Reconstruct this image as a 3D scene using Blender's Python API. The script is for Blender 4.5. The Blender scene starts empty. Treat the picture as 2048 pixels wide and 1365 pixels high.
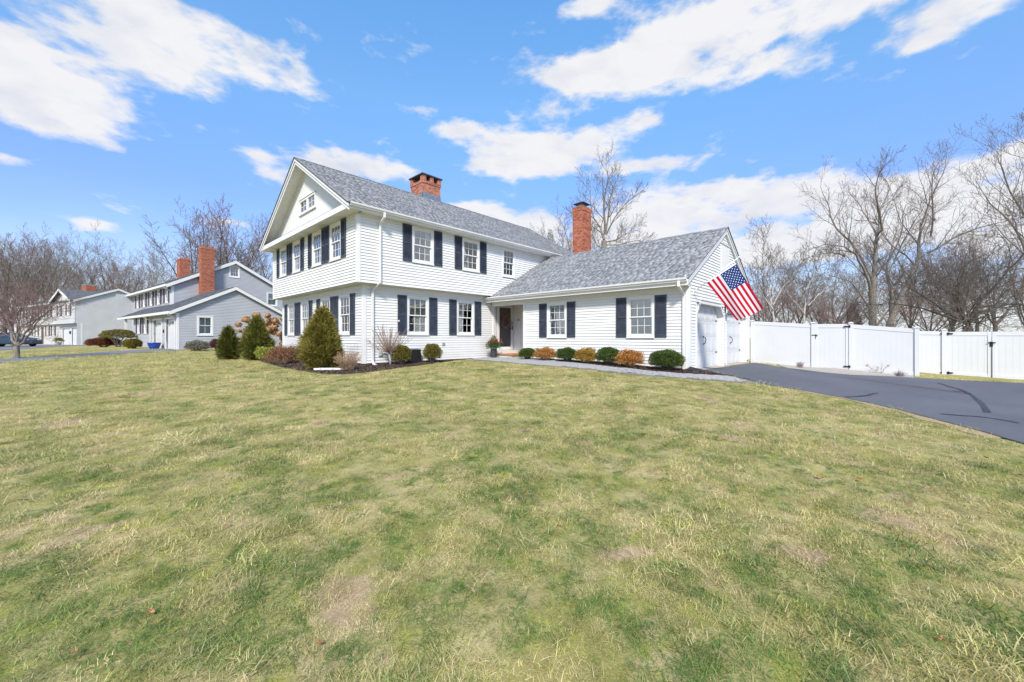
import bpy, bmesh, math, random
import numpy as np
from mathutils import Vector, Matrix

# ------------------------------------------------------------------ camera, world, sun
scene = bpy.context.scene
COL = scene.collection
TH = math.radians(43.24); FPX = 792.0; HY = 675.5      # heading and focal length (pixels of the 2048 px photo)
cam = bpy.data.cameras.new('camera'); camo = bpy.data.objects.new('camera', cam); COL.objects.link(camo)
cam.sensor_width = 36.0; cam.lens = 36.0 * FPX / 2048.0
cam.shift_y = (HY - 682.5) / 2048.0
cam.clip_start = 0.05; cam.clip_end = 4000
camo.location = (0, 0, 0)                              # z = 0 is the eye level; the lawn lies 1 to 1.5 m below
camo.rotation_euler = (math.pi / 2, 0, TH - math.pi / 2)
scene.camera = camo
vs = scene.view_settings
vs.view_transform = 'Standard'; vs.look = 'None'; vs.gamma = 1.0; vs.use_curve_mapping = False
vs.exposure = 1.05

SUN_AZ = math.radians(221.0)                           # direction TO the sun in the house axes
SUN_EL = math.radians(42.0)
SUN_DIR = Vector((math.cos(SUN_AZ) * math.cos(SUN_EL), math.sin(SUN_AZ) * math.cos(SUN_EL), math.sin(SUN_EL)))
sl = bpy.data.lights.new('sun', 'SUN'); sl.energy = 2.6; sl.angle = math.radians(8.0); sl.color = (1.0, 0.93, 0.82)
so = bpy.data.objects.new('sun', sl); COL.objects.link(so)
so.rotation_euler = SUN_DIR.to_track_quat('Z', 'Y').to_euler(); so.location = (-20, -10, 30)

def ray(x, y):
    dx = (x - 1024.0) / FPX
    return (dx * math.sin(TH) + math.cos(TH), -dx * math.cos(TH) + math.sin(TH), (HY - y) / FPX)
def onX(x, y, c):
    a, b, z = ray(x, y); t = c / a; return Vector((c, b * t, z * t))
def onY(x, y, c):
    a, b, z = ray(x, y); t = c / b; return Vector((a * t, c, z * t))
def atT(x, y, t):
    a, b, z = ray(x, y); return Vector((a * t, b * t, z * t))

world = bpy.data.worlds.new('World'); scene.world = world; world.use_nodes = True
def build_world():
    nt = world.node_tree; N = nt.nodes; L = nt.links
    N.clear()
    out = N.new('ShaderNodeOutputWorld'); bg = N.new('ShaderNodeBackground'); L.new(bg.outputs[0], out.inputs[0])
    sky = N.new('ShaderNodeTexSky'); sky.sky_type = 'NISHITA'; sky.sun_disc = False
    sky.sun_elevation = SUN_EL; sky.sun_rotation = math.atan2(SUN_DIR.x, SUN_DIR.y)
    sky.altitude = 60; sky.air_density = 1.0; sky.dust_density = 0.25; sky.ozone_density = 2.2
    tc = N.new('ShaderNodeTexCoord')
    def m(op, a, b=None, c=None, clamp=False):
        n = N.new('ShaderNodeMath'); n.operation = op; n.use_clamp = clamp
        for i, q in enumerate((a, b, c)):
            if q is None: continue
            if isinstance(q, (int, float)): n.inputs[i].default_value = q
            else: L.new(q, n.inputs[i])
        return n.outputs[0]
    sep = N.new('ShaderNodeSeparateXYZ'); L.new(tc.outputs['Generated'], sep.inputs[0])
    X, Y, Z = sep.outputs
    # turn azimuth so that it is measured from the camera heading (world angle, no wrap in the usual sky)
    ca, sa = math.cos(TH), math.sin(TH)
    fx = m('ADD', m('MULTIPLY', X, ca), m('MULTIPLY', Y, sa)); rx = m('SUBTRACT', m('MULTIPLY', X, sa), m('MULTIPLY', Y, ca))
    az = m('ARCTAN2', rx, fx); el = m('ARCSINE', Z)
    def ang(px, py):
        return math.atan2(px - 1024, FPX), math.atan2(HY - py, math.hypot(FPX, px - 1024))
    # billow coordinates: azimuth/elevation on a flattened dome
    comb = N.new('ShaderNodeMapping'); comb.inputs['Scale'].default_value = (1, 1, 2.3); L.new(tc.outputs['Generated'], comb.inputs[0])
    def noise(scale, detail, rough, dist=0.0, off=None):
        n = N.new('ShaderNodeTexNoise'); n.inputs['Scale'].default_value = scale; n.inputs['Detail'].default_value = detail
        n.inputs['Roughness'].default_value = rough; n.inputs['Distortion'].default_value = dist
        v = comb.outputs[0]
        if off:
            ad = N.new('ShaderNodeVectorMath'); ad.operation = 'ADD'; L.new(v, ad.inputs[0]); ad.inputs[1].default_value = off; v = ad.outputs[0]
        L.new(v, n.inputs['Vector']); return n.outputs['Fac']
    clouds = [  # px centre, half sizes, strength
        (100, 180, 190, 72, 1.0), (350, 35, 180, 52, .9), (60, 95, 110, 55, .7), (500, 118, 150, 46, 1.0), (300, 118, 170, 62, .9), (100, 238, 130, 26, .8), (70, 5, 110, 30, .6),
        (1180, 155, 110, 34, .75), (1310, 115, 150, 55, .95), (1480, 50, 220, 62, 1.0), (1470, 146, 110, 26, .85), (1190, 15, 100, 30, .6), (1700, 10, 130, 40, .7),
        (1880, 28, 160, 42, .9), (1850, 86, 60, 18, .7), (930, 268, 55, 30, .75), (1130, 292, 150, 42, .95), (1030, 335, 120, 22, .7), (1290, 332, 110, 18, .8), (1010, 300, 80, 30, .6),
        (700, 332, 190, 32, .9), (560, 352, 70, 20, .6), (825, 218, 48, 15, .7), (1110, 222, 80, 18, .6), (1290, 240, 50, 22, .45),
        (1330, 400, 90, 34, .8), (1480, 425, 190, 62, 1.0), (1620, 400, 130, 40, .9), (1560, 490, 240, 50, .85), (1240, 470, 150, 55, .8), (1880, 410, 180, 70, .95), (2030, 350, 120, 60, .8), (1760, 440, 150, 50, .8), (2010, 470, 200, 60, .8),
        (430, 443, 130, 24, .62), (900, 420, 90, 18, .6), (1080, 450, 100, 40, .75), (980, 425, 60, 18, .6), (240, 296, 40, 10, .4), (10, 315, 40, 14, .6), (520, 315, 40, 14, .4), (1650, 163, 28, 10, .4), (1790, 150, 34, 14, .42), (200, 450, 60, 14, .42)]
    tot = None
    for px, py, hw, hh, amp in clouds:
        a0, e0 = ang(px, py); wa = abs(ang(px + hw, py)[0] - ang(px - hw, py)[0]) / 2; we = abs(ang(px, py + hh)[1] - ang(px, py - hh)[1]) / 2
        u = m('MULTIPLY', m('SUBTRACT', az, a0), 1 / wa); v = m('MULTIPLY', m('SUBTRACT', el, e0), 1 / we)
        q = m('ADD', m('MULTIPLY', u, u), m('MULTIPLY', v, v))
        g = m('MULTIPLY', m('POWER', 2.718, m('MULTIPLY', q, -0.9)), amp)
        tot = g if tot is None else m('MAXIMUM', tot, g) if False else m('ADD', tot, g)
    tot = m('MINIMUM', tot, .88)
    # the rest of the dome: same kind of scattered cumulus
    aaz = m('ABSOLUTE', az)
    away = m('MULTIPLY', m('SUBTRACT', aaz, 0.98), 6.0, clamp=True)
    up = m('MULTIPLY', m('SUBTRACT', el, 0.75), 6.0, clamp=True)
    rest = m('MAXIMUM', away, up)
    big = noise(2.6, 2, .5, 0, (3.1, 1.7, 5.0))
    restc = m('MULTIPLY', m('MULTIPLY', m('SUBTRACT', big, 0.44), 6.0, clamp=True), rest)
    tot = m('ADD', tot, restc)
    n1 = noise(6.5, 10, .56, .15); n2 = noise(21.0, 7, .58, .1, (7, 2, 1))
    bil = m('SUBTRACT', 1.0, m('ABSOLUTE', m('MULTIPLY', m('SUBTRACT', noise(11.0, 4, .5, .0, (2, 9, 4)), .5), 4.0)))     # rounded puffs
    det = m('ADD', m('ADD', m('MULTIPLY', m('SUBTRACT', n1, .5), 2.0), m('MULTIPLY', m('SUBTRACT', n2, .5), .75)), m('MULTIPLY', m('SUBTRACT', bil, .5), .30))
    dens = m('ADD', tot, det)
    dens = m('SUBTRACT', dens, 0.36)
    mr = N.new('ShaderNodeMapRange'); mr.interpolation_type = 'SMOOTHSTEP'; L.new(dens, mr.inputs[0])
    mr.inputs[1].default_value = 0.0; mr.inputs[2].default_value = 0.56
    mask = mr.outputs[0]
    # thin veil low over the horizon
    veil = m('ADD', m('MULTIPLY', m('POWER', 2.718, m('MULTIPLY', m('MULTIPLY', el, el), -70.0)), .62), m('MULTIPLY', m('POWER', 2.718, m('MULTIPLY', m('MULTIPLY', el, el), -12.0)), .16))
    mask = m('MAXIMUM', m('MULTIPLY', mask, 0.96), veil)
    # grey undersides: thicker cloud, seen against its own lower rim
    n1b = noise(6.5, 5, .55, .15, (0.0, 0.0, .16))
    under = m('MULTIPLY', m('SUBTRACT', n1b, n1), 2.2, clamp=True)
    core = m('MULTIPLY', m('SUBTRACT', noise(8.5, 6, .55, .2, (4, 4, 9)), .47), 4.5, clamp=True)
    grey = m('ADD', m('MULTIPLY', under, .8), m('MULTIPLY', core, .42), clamp=True)
    cr = N.new('ShaderNodeMixRGB'); L.new(grey, cr.inputs[0]); cr.inputs[1].default_value = (4.75, 4.7, 4.75, 1); cr.inputs[2].default_value = (3.2, 3.45, 4.0, 1)
    tint = N.new('ShaderNodeMixRGB'); tint.blend_type = 'MULTIPLY'; tint.inputs[0].default_value = 1; L.new(sky.outputs[0], tint.inputs[1]); 
    tw = N.new('ShaderNodeValToRGB'); L.new(el, tw.inputs[0]); er = tw.color_ramp.elements      # hazier, paler air low down, clearer blue overhead
    for e, (p, c) in zip([er[0], er.new(.29), er.new(.55), er[-1]], [(.05, (.66, .74, .92)), (.29, (.74, .90, 1.22)), (.52, (1.04, 1.40, 1.52)), (1.0, (.92, 1.72, 2.10))]): e.position = p; e.color = (*c, 1)
    L.new(tw.outputs[0], tint.inputs[2])
    mx = N.new('ShaderNodeMixRGB'); L.new(mask, mx.inputs[0]); L.new(tint.outputs[0], mx.inputs[1]); L.new(cr.outputs[0], mx.inputs[2])
    L.new(mx.outputs[0], bg.inputs[0]); bg.inputs[1].default_value = 0.095
build_world()
scene.render.film_transparent = False

# ------------------------------------------------------------------ materials
MATS = {}
def new_mat(name):
    m = bpy.data.materials.new(name); m.use_nodes = True
    return m, m.node_tree.nodes, m.node_tree.links, m.node_tree.nodes['Principled BSDF']
def mat(name, col, rough=.6, var=.12, scale=4.0, bump=0.0, bscale=60.0, island=0.0, spec=.35, metal=0.0, col2=None, stretch=None):
    if name in MATS: return MATS[name]
    m, N, L, b = new_mat(name)
    b.inputs['Roughness'].default_value = rough; b.inputs['Metallic'].default_value = metal
    b.inputs['Specular IOR Level'].default_value = spec
    tc = N.new('ShaderNodeTexCoord')
    vec = tc.outputs['Object']
    if stretch:
        mp = N.new('ShaderNodeMapping'); mp.inputs['Scale'].default_value = stretch; L.new(vec, mp.inputs[0]); vec = mp.outputs[0]
    n = N.new('ShaderNodeTexNoise'); n.inputs['Scale'].default_value = scale; n.inputs['Detail'].default_value = 6; L.new(vec, n.inputs['Vector'])
    c2 = col2 if col2 else tuple(c * (1 - var) for c in col)
    c1 = col if col2 else tuple(min(1, c * (1 + var * .6)) for c in col)
    mr = N.new('ShaderNodeMapRange'); mr.inputs[1].default_value = .32; mr.inputs[2].default_value = .68; L.new(n.outputs['Fac'], mr.inputs[0])
    mx = N.new('ShaderNodeMixRGB'); L.new(mr.outputs[0], mx.inputs[0]); mx.inputs[1].default_value = (*c2, 1); mx.inputs[2].default_value = (*c1, 1)
    outc = mx.outputs[0]
    if island:
        g = N.new('ShaderNodeNewGeometry'); hs = N.new('ShaderNodeHueSaturation')
        r2 = N.new('ShaderNodeMapRange'); r2.inputs[3].default_value = 1 - island; r2.inputs[4].default_value = 1 + island
        L.new(g.outputs['Random Per Island'], r2.inputs[0]); L.new(r2.outputs[0], hs.inputs['Value'])
        L.new(outc, hs.inputs['Color']); outc = hs.outputs[0]
    L.new(outc, b.inputs['Base Color'])
    if bump:
        n2 = N.new('ShaderNodeTexNoise'); n2.inputs['Scale'].default_value = bscale; n2.inputs['Detail'].default_value = 5; L.new(vec, n2.inputs['Vector'])
        bp = N.new('ShaderNodeBump'); bp.inputs['Strength'].default_value = bump; bp.inputs['Distance'].default_value = .02
        L.new(n2.outputs['Fac'], bp.inputs['Height']); L.new(bp.outputs[0], b.inputs['Normal'])
    MATS[name] = m
    return m
def leafmat(name, stops, rough=.55, trans=.25):
    """leaf colours: each leaf (mesh island) takes its own tone from the ramp"""
    if name in MATS: return MATS[name]
    m, N, L, b = new_mat(name)
    g = N.new('ShaderNodeNewGeometry'); oi = N.new('ShaderNodeObjectInfo')
    r = N.new('ShaderNodeValToRGB'); cr = r.color_ramp
    while len(cr.elements) < len(stops): cr.elements.new(.5)
    for e, (p, c) in zip(cr.elements, stops): e.position = p; e.color = (*c, 1)
    L.new(g.outputs['Random Per Island'], r.inputs[0])
    hs = N.new('ShaderNodeHueSaturation'); mr = N.new('ShaderNodeMapRange'); mr.inputs[3].default_value = .88; mr.inputs[4].default_value = 1.12
    L.new(oi.outputs['Random'], mr.inputs[0]); L.new(mr.outputs[0], hs.inputs['Value']); L.new(r.outputs[0], hs.inputs['Color'])
    L.new(hs.outputs[0], b.inputs['Base Color']); b.inputs['Roughness'].default_value = rough; b.inputs['Specular IOR Level'].default_value = .25
    if trans:
        tr = N.new('ShaderNodeBsdfTranslucent'); L.new(hs.outputs[0], tr.inputs[0])
        mx = N.new('ShaderNodeMixShader'); mx.inputs[0].default_value = trans; L.new(b.outputs[0], mx.inputs[1]); L.new(tr.outputs[0], mx.inputs[2])
        L.new(mx.outputs[0], N['Material Output'].inputs[0])
    MATS[name] = m; return m
def glassmat(name='window_glass', tintc=(.86, .9, .92)):
    if name in MATS: return MATS[name]
    m, N, L, b = new_mat(name)
    N.remove(b)
    fr = N.new('ShaderNodeFresnel'); fr.inputs[0].default_value = 1.52
    ad = N.new('ShaderNodeMath'); ad.operation = 'MULTIPLY_ADD'; ad.inputs[1].default_value = 1.7; ad.inputs[2].default_value = .07; ad.use_clamp = True; L.new(fr.outputs[0], ad.inputs[0])
    gl = N.new('ShaderNodeBsdfGlossy'); gl.inputs['Roughness'].default_value = .015; gl.inputs[0].default_value = (.95, .97, 1, 1)
    tc = N.new('ShaderNodeTexCoord'); n = N.new('ShaderNodeTexNoise'); n.inputs['Scale'].default_value = 2.2; L.new(tc.outputs['Object'], n.inputs[0])
    bp = N.new('ShaderNodeBump'); bp.inputs['Strength'].default_value = .05; bp.inputs['Distance'].default_value = .05; L.new(n.outputs['Fac'], bp.inputs['Height']); L.new(bp.outputs[0], gl.inputs['Normal'])
    t = N.new('ShaderNodeBsdfTransparent'); t.inputs[0].default_value = (*tintc, 1)
    mx = N.new('ShaderNodeMixShader'); L.new(ad.outputs[0], mx.inputs[0]); L.new(t.outputs[0], mx.inputs[1]); L.new(gl.outputs[0], mx.inputs[2])
    L.new(mx.outputs[0], N['Material Output'].inputs[0])
    MATS[name] = m; return m

M_SIDE = mat('white_siding', (.71, .71, .70), .55, .05, 1.2, .06, 40, spec=.3)
M_TRIM = mat('white_trim', (.71, .71, .70), .45, .04, 2.0, spec=.4)
M_SOFF = mat('soffit_white', (.74, .74, .73), .6, .05, 3)
M_SHUT = mat('shutter_slate_blue', (.046, .056, .082), .5, .3, 5, .05, 60)
M_SHING = mat('roof_shingle_grey', (.245, .255, .275), .92, .10, 9.0, .3, 220, island=.30, spec=.15)
M_DECK = mat('roof_edge_dark', (.10, .105, .115), .9, .2, 8)
M_BRICK = mat('brick_red', (.40, .145, .09), .88, .25, 12, .4, 120, island=.28, spec=.15)
M_BRICK2 = mat('brick_pink', (.44, .185, .13), .88, .3, 10, .4, 120, island=.35, spec=.15)
M_MORTAR = mat('mortar', (.42, .36, .31), .95, .15, 20)
M_LEAD = mat('lead_flashing', (.22, .26, .32), .45, .2, 6, metal=.4)
M_SLATE = mat('cap_dark', (.05, .05, .055), .8, .2, 6)
M_STEEL = mat('galvanised_steel', (.35, .37, .40), .4, .2, 8, metal=.7)
M_BLACK = mat('black_iron', (.014, .014, .016), .5, .2, 10)
M_BLKPL = mat('black_plastic', (.02, .02, .022), .55, .25, 8, .1, 60)
M_VINYL = mat('white_vinyl', (.60, .61, .625), .38, .03, 1.5, spec=.45)
M_GLASS = glassmat()
M_BLIND = mat('blind_offwhite', (.66, .65, .60), .7, .08, 3)
M_CURT = mat('curtain_white', (.70, .69, .66), .8, .12, 6, stretch=(12, 12, .5))
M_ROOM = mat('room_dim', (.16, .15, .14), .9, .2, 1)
M_FOUND = mat('foundation_tan', (.42, .36, .29), .9, .15, 8, .3, 60)
M_BARK = mat('bark_grey', (.22, .19, .165), .95, .45, 14, .6, 40, stretch=(1, 1, .3))
M_BARK2 = mat('bark_dark', (.085, .072, .062), .95, .4, 12, .5, 40)
M_BARKB = mat('bark_birch', (.42, .39, .36), .9, .4, 10, .4, 30)
M_TWIG = mat('twig_greybrown', (.20, .17, .15), .9, .3, 6)
M_TWIGD = mat('twig_dark', (.13, .112, .10), .9, .3, 6)
M_TWIGR = mat('twig_reddish', (.23, .155, .145), .9, .3, 6)
M_TAN = mat('stem_tan', (.36, .25, .16), .85, .3, 10)
M_STEMH = mat('stem_greytan', (.33, .235, .18), .85, .3, 10)
M_MULCH = mat('mulch_brown', (.075, .050, .040), .95, .5, 26, 1.0, 70)
M_CHIP = mat('mulch_chip', (.09, .058, .045), .95, .3, 20, island=.55)
M_TERRA = mat('terracotta_tile', (.45, .19, .075), .8, .2, 14)

# ------------------------------------------------------------------ mesh helpers
class MB:
    def __init__(s): s.v = []; s.f = []
    def add(s, vs_, fs):
        o = len(s.v); s.v.extend([tuple(p) for p in vs_]); s.f.extend([tuple(i + o for i in f) for f in fs]); return s
    def hexa(s, p):     # 8 corners: bottom 4 (ccw), top 4
        return s.add(p, [(0, 3, 2, 1), (4, 5, 6, 7), (0, 1, 5, 4), (1, 2, 6, 5), (2, 3, 7, 6), (3, 0, 4, 7)])
    def box(s, x0, x1, y0, y1, z0, z1):
        return s.hexa([(x0, y0, z0), (x1, y0, z0), (x1, y1, z0), (x0, y1, z0), (x0, y0, z1), (x1, y0, z1), (x1, y1, z1), (x0, y1, z1)])
    def prism(s, poly, d):      # poly: list of 3D points, d: extrusion vector
        n = len(poly); d = Vector(d); a = [Vector(p) for p in poly]; b = [p + d for p in a]
        return s.add(a + b, [tuple(range(n - 1, -1, -1)), tuple(range(n, 2 * n))] + [(i, (i + 1) % n, n + (i + 1) % n, n + i) for i in range(n)])
    def tube(s, pts, rad, k=6, cap=True, flat=None):
        pts = [Vector(p) for p in pts]; n = len(pts)
        if not hasattr(rad, '__len__'): rad = [rad] * n
        o = len(s.v); ref = Vector((0.31, 0.17, 0.93))
        t = (pts[1] - pts[0]).normalized()
        if abs(t.dot(ref)) > .9: ref = Vector((1, 0, 0.1))
        a = t.cross(ref).normalized()
        for i, p in enumerate(pts):
            if i: 
                t = (pts[min(i + 1, n - 1)] - pts[i - 1])
                if t.length < 1e-9: t = Vector((0, 0, 1))
                t.normalize()
            a = (a - t * a.dot(t)); a = a.normalized() if a.length > 1e-6 else t.orthogonal().normalized()
            b = t.cross(a)
            for j in range(k):
                an = 2 * math.pi * j / k
                q = p + (a * math.cos(an) + b * math.sin(an)) * rad[i]; s.v.append((q.x, q.y, q.z))
        for i in range(n - 1):
            for j in range(k):
                s.f.append((o + i * k + j, o + i * k + (j + 1) % k, o + (i + 1) * k + (j + 1) % k, o + (i + 1) * k + j))
        if cap:
            s.f.append(tuple(o + j for j in range(k - 1, -1, -1))); s.f.append(tuple(o + (n - 1) * k + j for j in range(k)))
        return s
    def sweep(s, pts, prof, side):   # sweep 2D profile [(a,b)] with a along 'side', b along tangent x side
        pts = [Vector(p) for p in pts]; n = len(pts); k = len(prof); side = Vector(side).normalized(); o = len(s.v)
        for i, p in enumerate(pts):
            t1 = (pts[i] - pts[i - 1]).normalized() if i else (pts[1] - pts[0]).normalized()
            t2 = (pts[i + 1] - pts[i]).normalized() if i < n - 1 else t1
            b1 = t1.cross(side); b2 = t2.cross(side); b = (b1 + b2).normalized(); b = b / max(.3, b.dot(b1))
            for (x, y) in prof:
                q = p + side * x + b * y; s.v.append((q.x, q.y, q.z))
        for i in range(n - 1):
            for j in range(k):
                s.f.append((o + i * k + j, o + i * k + (j + 1) % k, o + (i + 1) * k + (j + 1) % k, o + (i + 1) * k + j))
        s.f.append(tuple(o + j for j in range(k - 1, -1, -1))); s.f.append(tuple(o + (n - 1) * k + j for j in range(k)))
        return s
    def lathe(s, prof, c=(0, 0, 0), k=20):   # prof: (r,z)
        o = len(s.v)
        for r, z in prof:
            for j in range(k):
                an = 2 * math.pi * j / k; s.v.append((c[0] + r * math.cos(an), c[1] + r * math.sin(an), c[2] + z))
        for i in range(len(prof) - 1):
            for j in range(k):
                s.f.append((o + i * k + j, o + i * k + (j + 1) % k, o + (i + 1) * k + (j + 1) % k, o + (i + 1) * k + j))
        s.f.append(tuple(o + j for j in range(k - 1, -1, -1))); s.f.append(tuple(o + (len(prof) - 1) * k + j for j in range(k)))
        return s
    def build(s, name, m, parent=None, bevel=0, smooth=False, recalc=True):
        me = bpy.data.meshes.new(name); me.from_pydata(s.v, [], s.f)
        if recalc and len(s.f) < 20000:
            bm = bmesh.new(); bm.from_mesh(me); bmesh.ops.recalc_face_normals(bm, faces=bm.faces); bm.to_mesh(me); bm.free()
        me.materials.append(m)
        if smooth: me.polygons.foreach_set('use_smooth', [True] * len(me.polygons))
        o = bpy.data.objects.new(name, me); COL.objects.link(o)
        if parent is not None: attach(o, parent)
        if bevel:
            b = o.modifiers.new('bevel', 'BEVEL'); b.width = bevel; b.segments = 2; b.limit_method = 'ANGLE'
        return o
def attach(o, parent):
    o.parent = parent
    if parent.parent is None and parent.type == 'EMPTY':
        o.location = o.location - parent.location
def thing(name, loc, label, cat, group=None):
    e = bpy.data.objects.new(name, None); COL.objects.link(e); e.location = loc; e.empty_display_size = .2
    return tag(e, label, cat, group)
def tag(o, label=None, cat=None, group=None, kind=None):
    if label: o['label'] = label
    if cat: o['category'] = cat
    if group: o['group'] = group
    if kind: o['kind'] = kind
    return o
def np_mesh(name, V, Q, m, parent=None, smooth=False):
    """V (n,3) and quads/tris Q (k,4 or 3) as one mesh object"""
    V = np.asarray(V, np.float32); Q = np.asarray(Q, np.int32); k = Q.shape[1]
    me = bpy.data.meshes.new(name); me.vertices.add(len(V)); me.vertices.foreach_set('co', V.ravel())
    me.loops.add(Q.size); me.loops.foreach_set('vertex_index', Q.ravel())
    me.polygons.add(len(Q)); me.polygons.foreach_set('loop_start', np.arange(0, Q.size, k, dtype=np.int32))
    me.update(calc_edges=True); me.validate()
    if smooth: me.polygons.foreach_set('use_smooth', [True] * len(me.polygons))
    me.materials.append(m)
    o = bpy.data.objects.new(name, me); COL.objects.link(o)
    if parent is not None: attach(o, parent)
    return o
def linked(name, me, parent, loc=(0, 0, 0), rot=(0, 0, 0), sc=(1, 1, 1)):
    o = bpy.data.objects.new(name, me); COL.objects.link(o); o.location = loc; o.rotation_euler = rot; o.scale = sc
    if parent is not None: attach(o, parent)
    return o

# ------------------------------------------------------------------ terrain
CTRL = np.array([(0, 0, -1.50), (1.5, 1.5, -1.49), (-3, 3, -1.48), (3, -3, -1.52), (4, 4, -1.36), (-6, 8, -1.36), (0, 8, -1.32), (7, 7, -1.16), (2, 14, -1.14),
    (6.4, 13.2, -1.0), (6.5, 18, -.98), (6.5, 22, -.96), (4, 24, -.98), (10, 13.2, -.985), (12.7, 13.2, -.93), (12.5, 11.5, -.90), (12.5, 10.2, -.885), (12.4, 9, -.89), (12.4, 7.8, -.91), (12.4, 6.5, -.95), (12.4, 5.4, -1.0), (12.7, 4.3, -1.06), (10.5, 9, -1.0), (9.5, 10, -1.03), (10, 5, -1.16), (9, 1, -1.36),
    (14, 4.3, -1.10), (17, 4.3, -1.11), (20.4, 4.4, -1.135), (20.4, 1.8, -1.26), (20.4, -.8, -1.42), (17, 0, -1.33), (23.4, -1.5, -1.47), (23.4, -4, -1.56), (14, -3, -1.50), (10, -6, -1.58), (24, -10, -1.62), (5, -10, -1.6), (15, -14, -1.66),
    (4, 36, -.86), (10, 38, -.84), (4, 46, -.8), (-6, 36, -.98), (-10, 24, -1.12), (-16, 36, -1.05), (-1, 60, -.92), (-1, 70, -.92), (-14, 60, -1.0), (-30, 50, -1.1), (-20, 16, -1.3), (-14, 4, -1.45),
    (30, 20, -1.1), (40, 0, -1.5), (30, 50, -.9), (60, 30, -1.1), (0, 110, -.9), (-60, 100, -.9), (90, 90, -.9), (100, -20, -1.5), (-80, 20, -1.2), (0, -80, -1.6)])
def zg(x, y):
    x = np.asarray(x, float); y = np.asarray(y, float)
    d2 = (x[..., None] - CTRL[:, 0]) ** 2 + (y[..., None] - CTRL[:, 1]) ** 2
    w = 1.0 / (d2 + 1.2) ** 1.6
    return (w * CTRL[:, 2]).sum(-1) / w.sum(-1)
def zg1(x, y): return float(zg(np.array([x]), np.array([y]))[0])
def ground(px, py):
    """plan point where the sight line of a photo pixel meets the terrain"""
    a, b, c = ray(px, py); t = 1.1 / max(1e-4, -c)
    for _ in range(30):
        t = -zg1(a * t, b * t) / max(1e-4, -c) * .6 + t * .4
    return Vector((a * t, b * t, zg1(a * t, b * t)))
def gat(px, t):
    a, b, c = ray(px, HY); return Vector((a * t, b * t, zg1(a * t, b * t)))

def colornodes_lawn(N, L, vec):
    """straw / green / bare patches over the ground plane; returns colour socket and patch factors"""
    def noise(sc, det=5, ro=.6, off=(0, 0, 0), stretch=(1, 1, 1), dist=.0):
        mp = N.new('ShaderNodeMapping'); mp.inputs['Location'].default_value = off; mp.inputs['Scale'].default_value = stretch; L.new(vec, mp.inputs[0])
        n = N.new('ShaderNodeTexNoise'); n.inputs['Scale'].default_value = sc; n.inputs['Detail'].default_value = det; n.inputs['Roughness'].default_value = ro; n.inputs['Distortion'].default_value = dist
        L.new(mp.outputs[0], n.inputs['Vector']); return n.outputs['Fac']
    def ramp(f, a, b):
        r = N.new('ShaderNodeMapRange'); r.inputs[1].default_value = a; r.inputs[2].default_value = b; L.new(f, r.inputs[0]); return r.outputs[0]
    def mix(f, a, b, blend='MIX'):
        x = N.new('ShaderNodeMixRGB'); x.blend_type = blend
        if isinstance(f, float): x.inputs[0].default_value = f
        else: L.new(f, x.inputs[0])
        for i, q in ((1, a), (2, b)):
            if isinstance(q, tuple): x.inputs[i].default_value = (*q, 1)
            else: L.new(q, x.inputs[i])
        return x.outputs[0]
    big = ramp(noise(.22, 3, .5), .36, .64)
    mid = ramp(noise(2.4, 6, .66, (3, 5, 0), (1, 1, 1), .4), .38, .62)
    fine = ramp(noise(7.0, 5, .65, (1, 9, 0)), .30, .70)
    g1 = mix(big, (.34, .325, .10), (.43, .375, .13))
    c = mix(mid, g1, (.56, .455, .245))
    gd = mix(ramp(noise(4.2, 6, .68, (11, 2, 0), (1, 1, 1), .5), .54, .64), c, (.165, .225, .055))
    gy = mix(ramp(noise(5.0, 5, .64, (31, 7, 0), (1, 1, 1), .5), .56, .66), gd, (.40, .39, .10))
    bare = ramp(noise(1.3, 5, .55, (21, 12, 0), (1, 1, 1), .3), .61, .67)
    c2 = mix(bare, gy, (.58, .42, .28))
    sx = N.new('ShaderNodeSeparateXYZ'); L.new(vec, sx.inputs[0]); sn = N.new('ShaderNodeMath'); sn.operation = 'SINE'; ml = N.new('ShaderNodeMath'); ml.operation = 'MULTIPLY'; L.new(sx.outputs[0], ml.inputs[0]); ml.inputs[1].default_value = 5.2; L.new(ml.outputs[0], sn.inputs[0])
    c2 = mix(ramp(sn.outputs[0], -.5, .5), mix(1.0, c2, (.92, .95, .92), 'MULTIPLY'), c2)     # mown one way and back
    return c2, fine, bare, mix, ramp, noise

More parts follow.
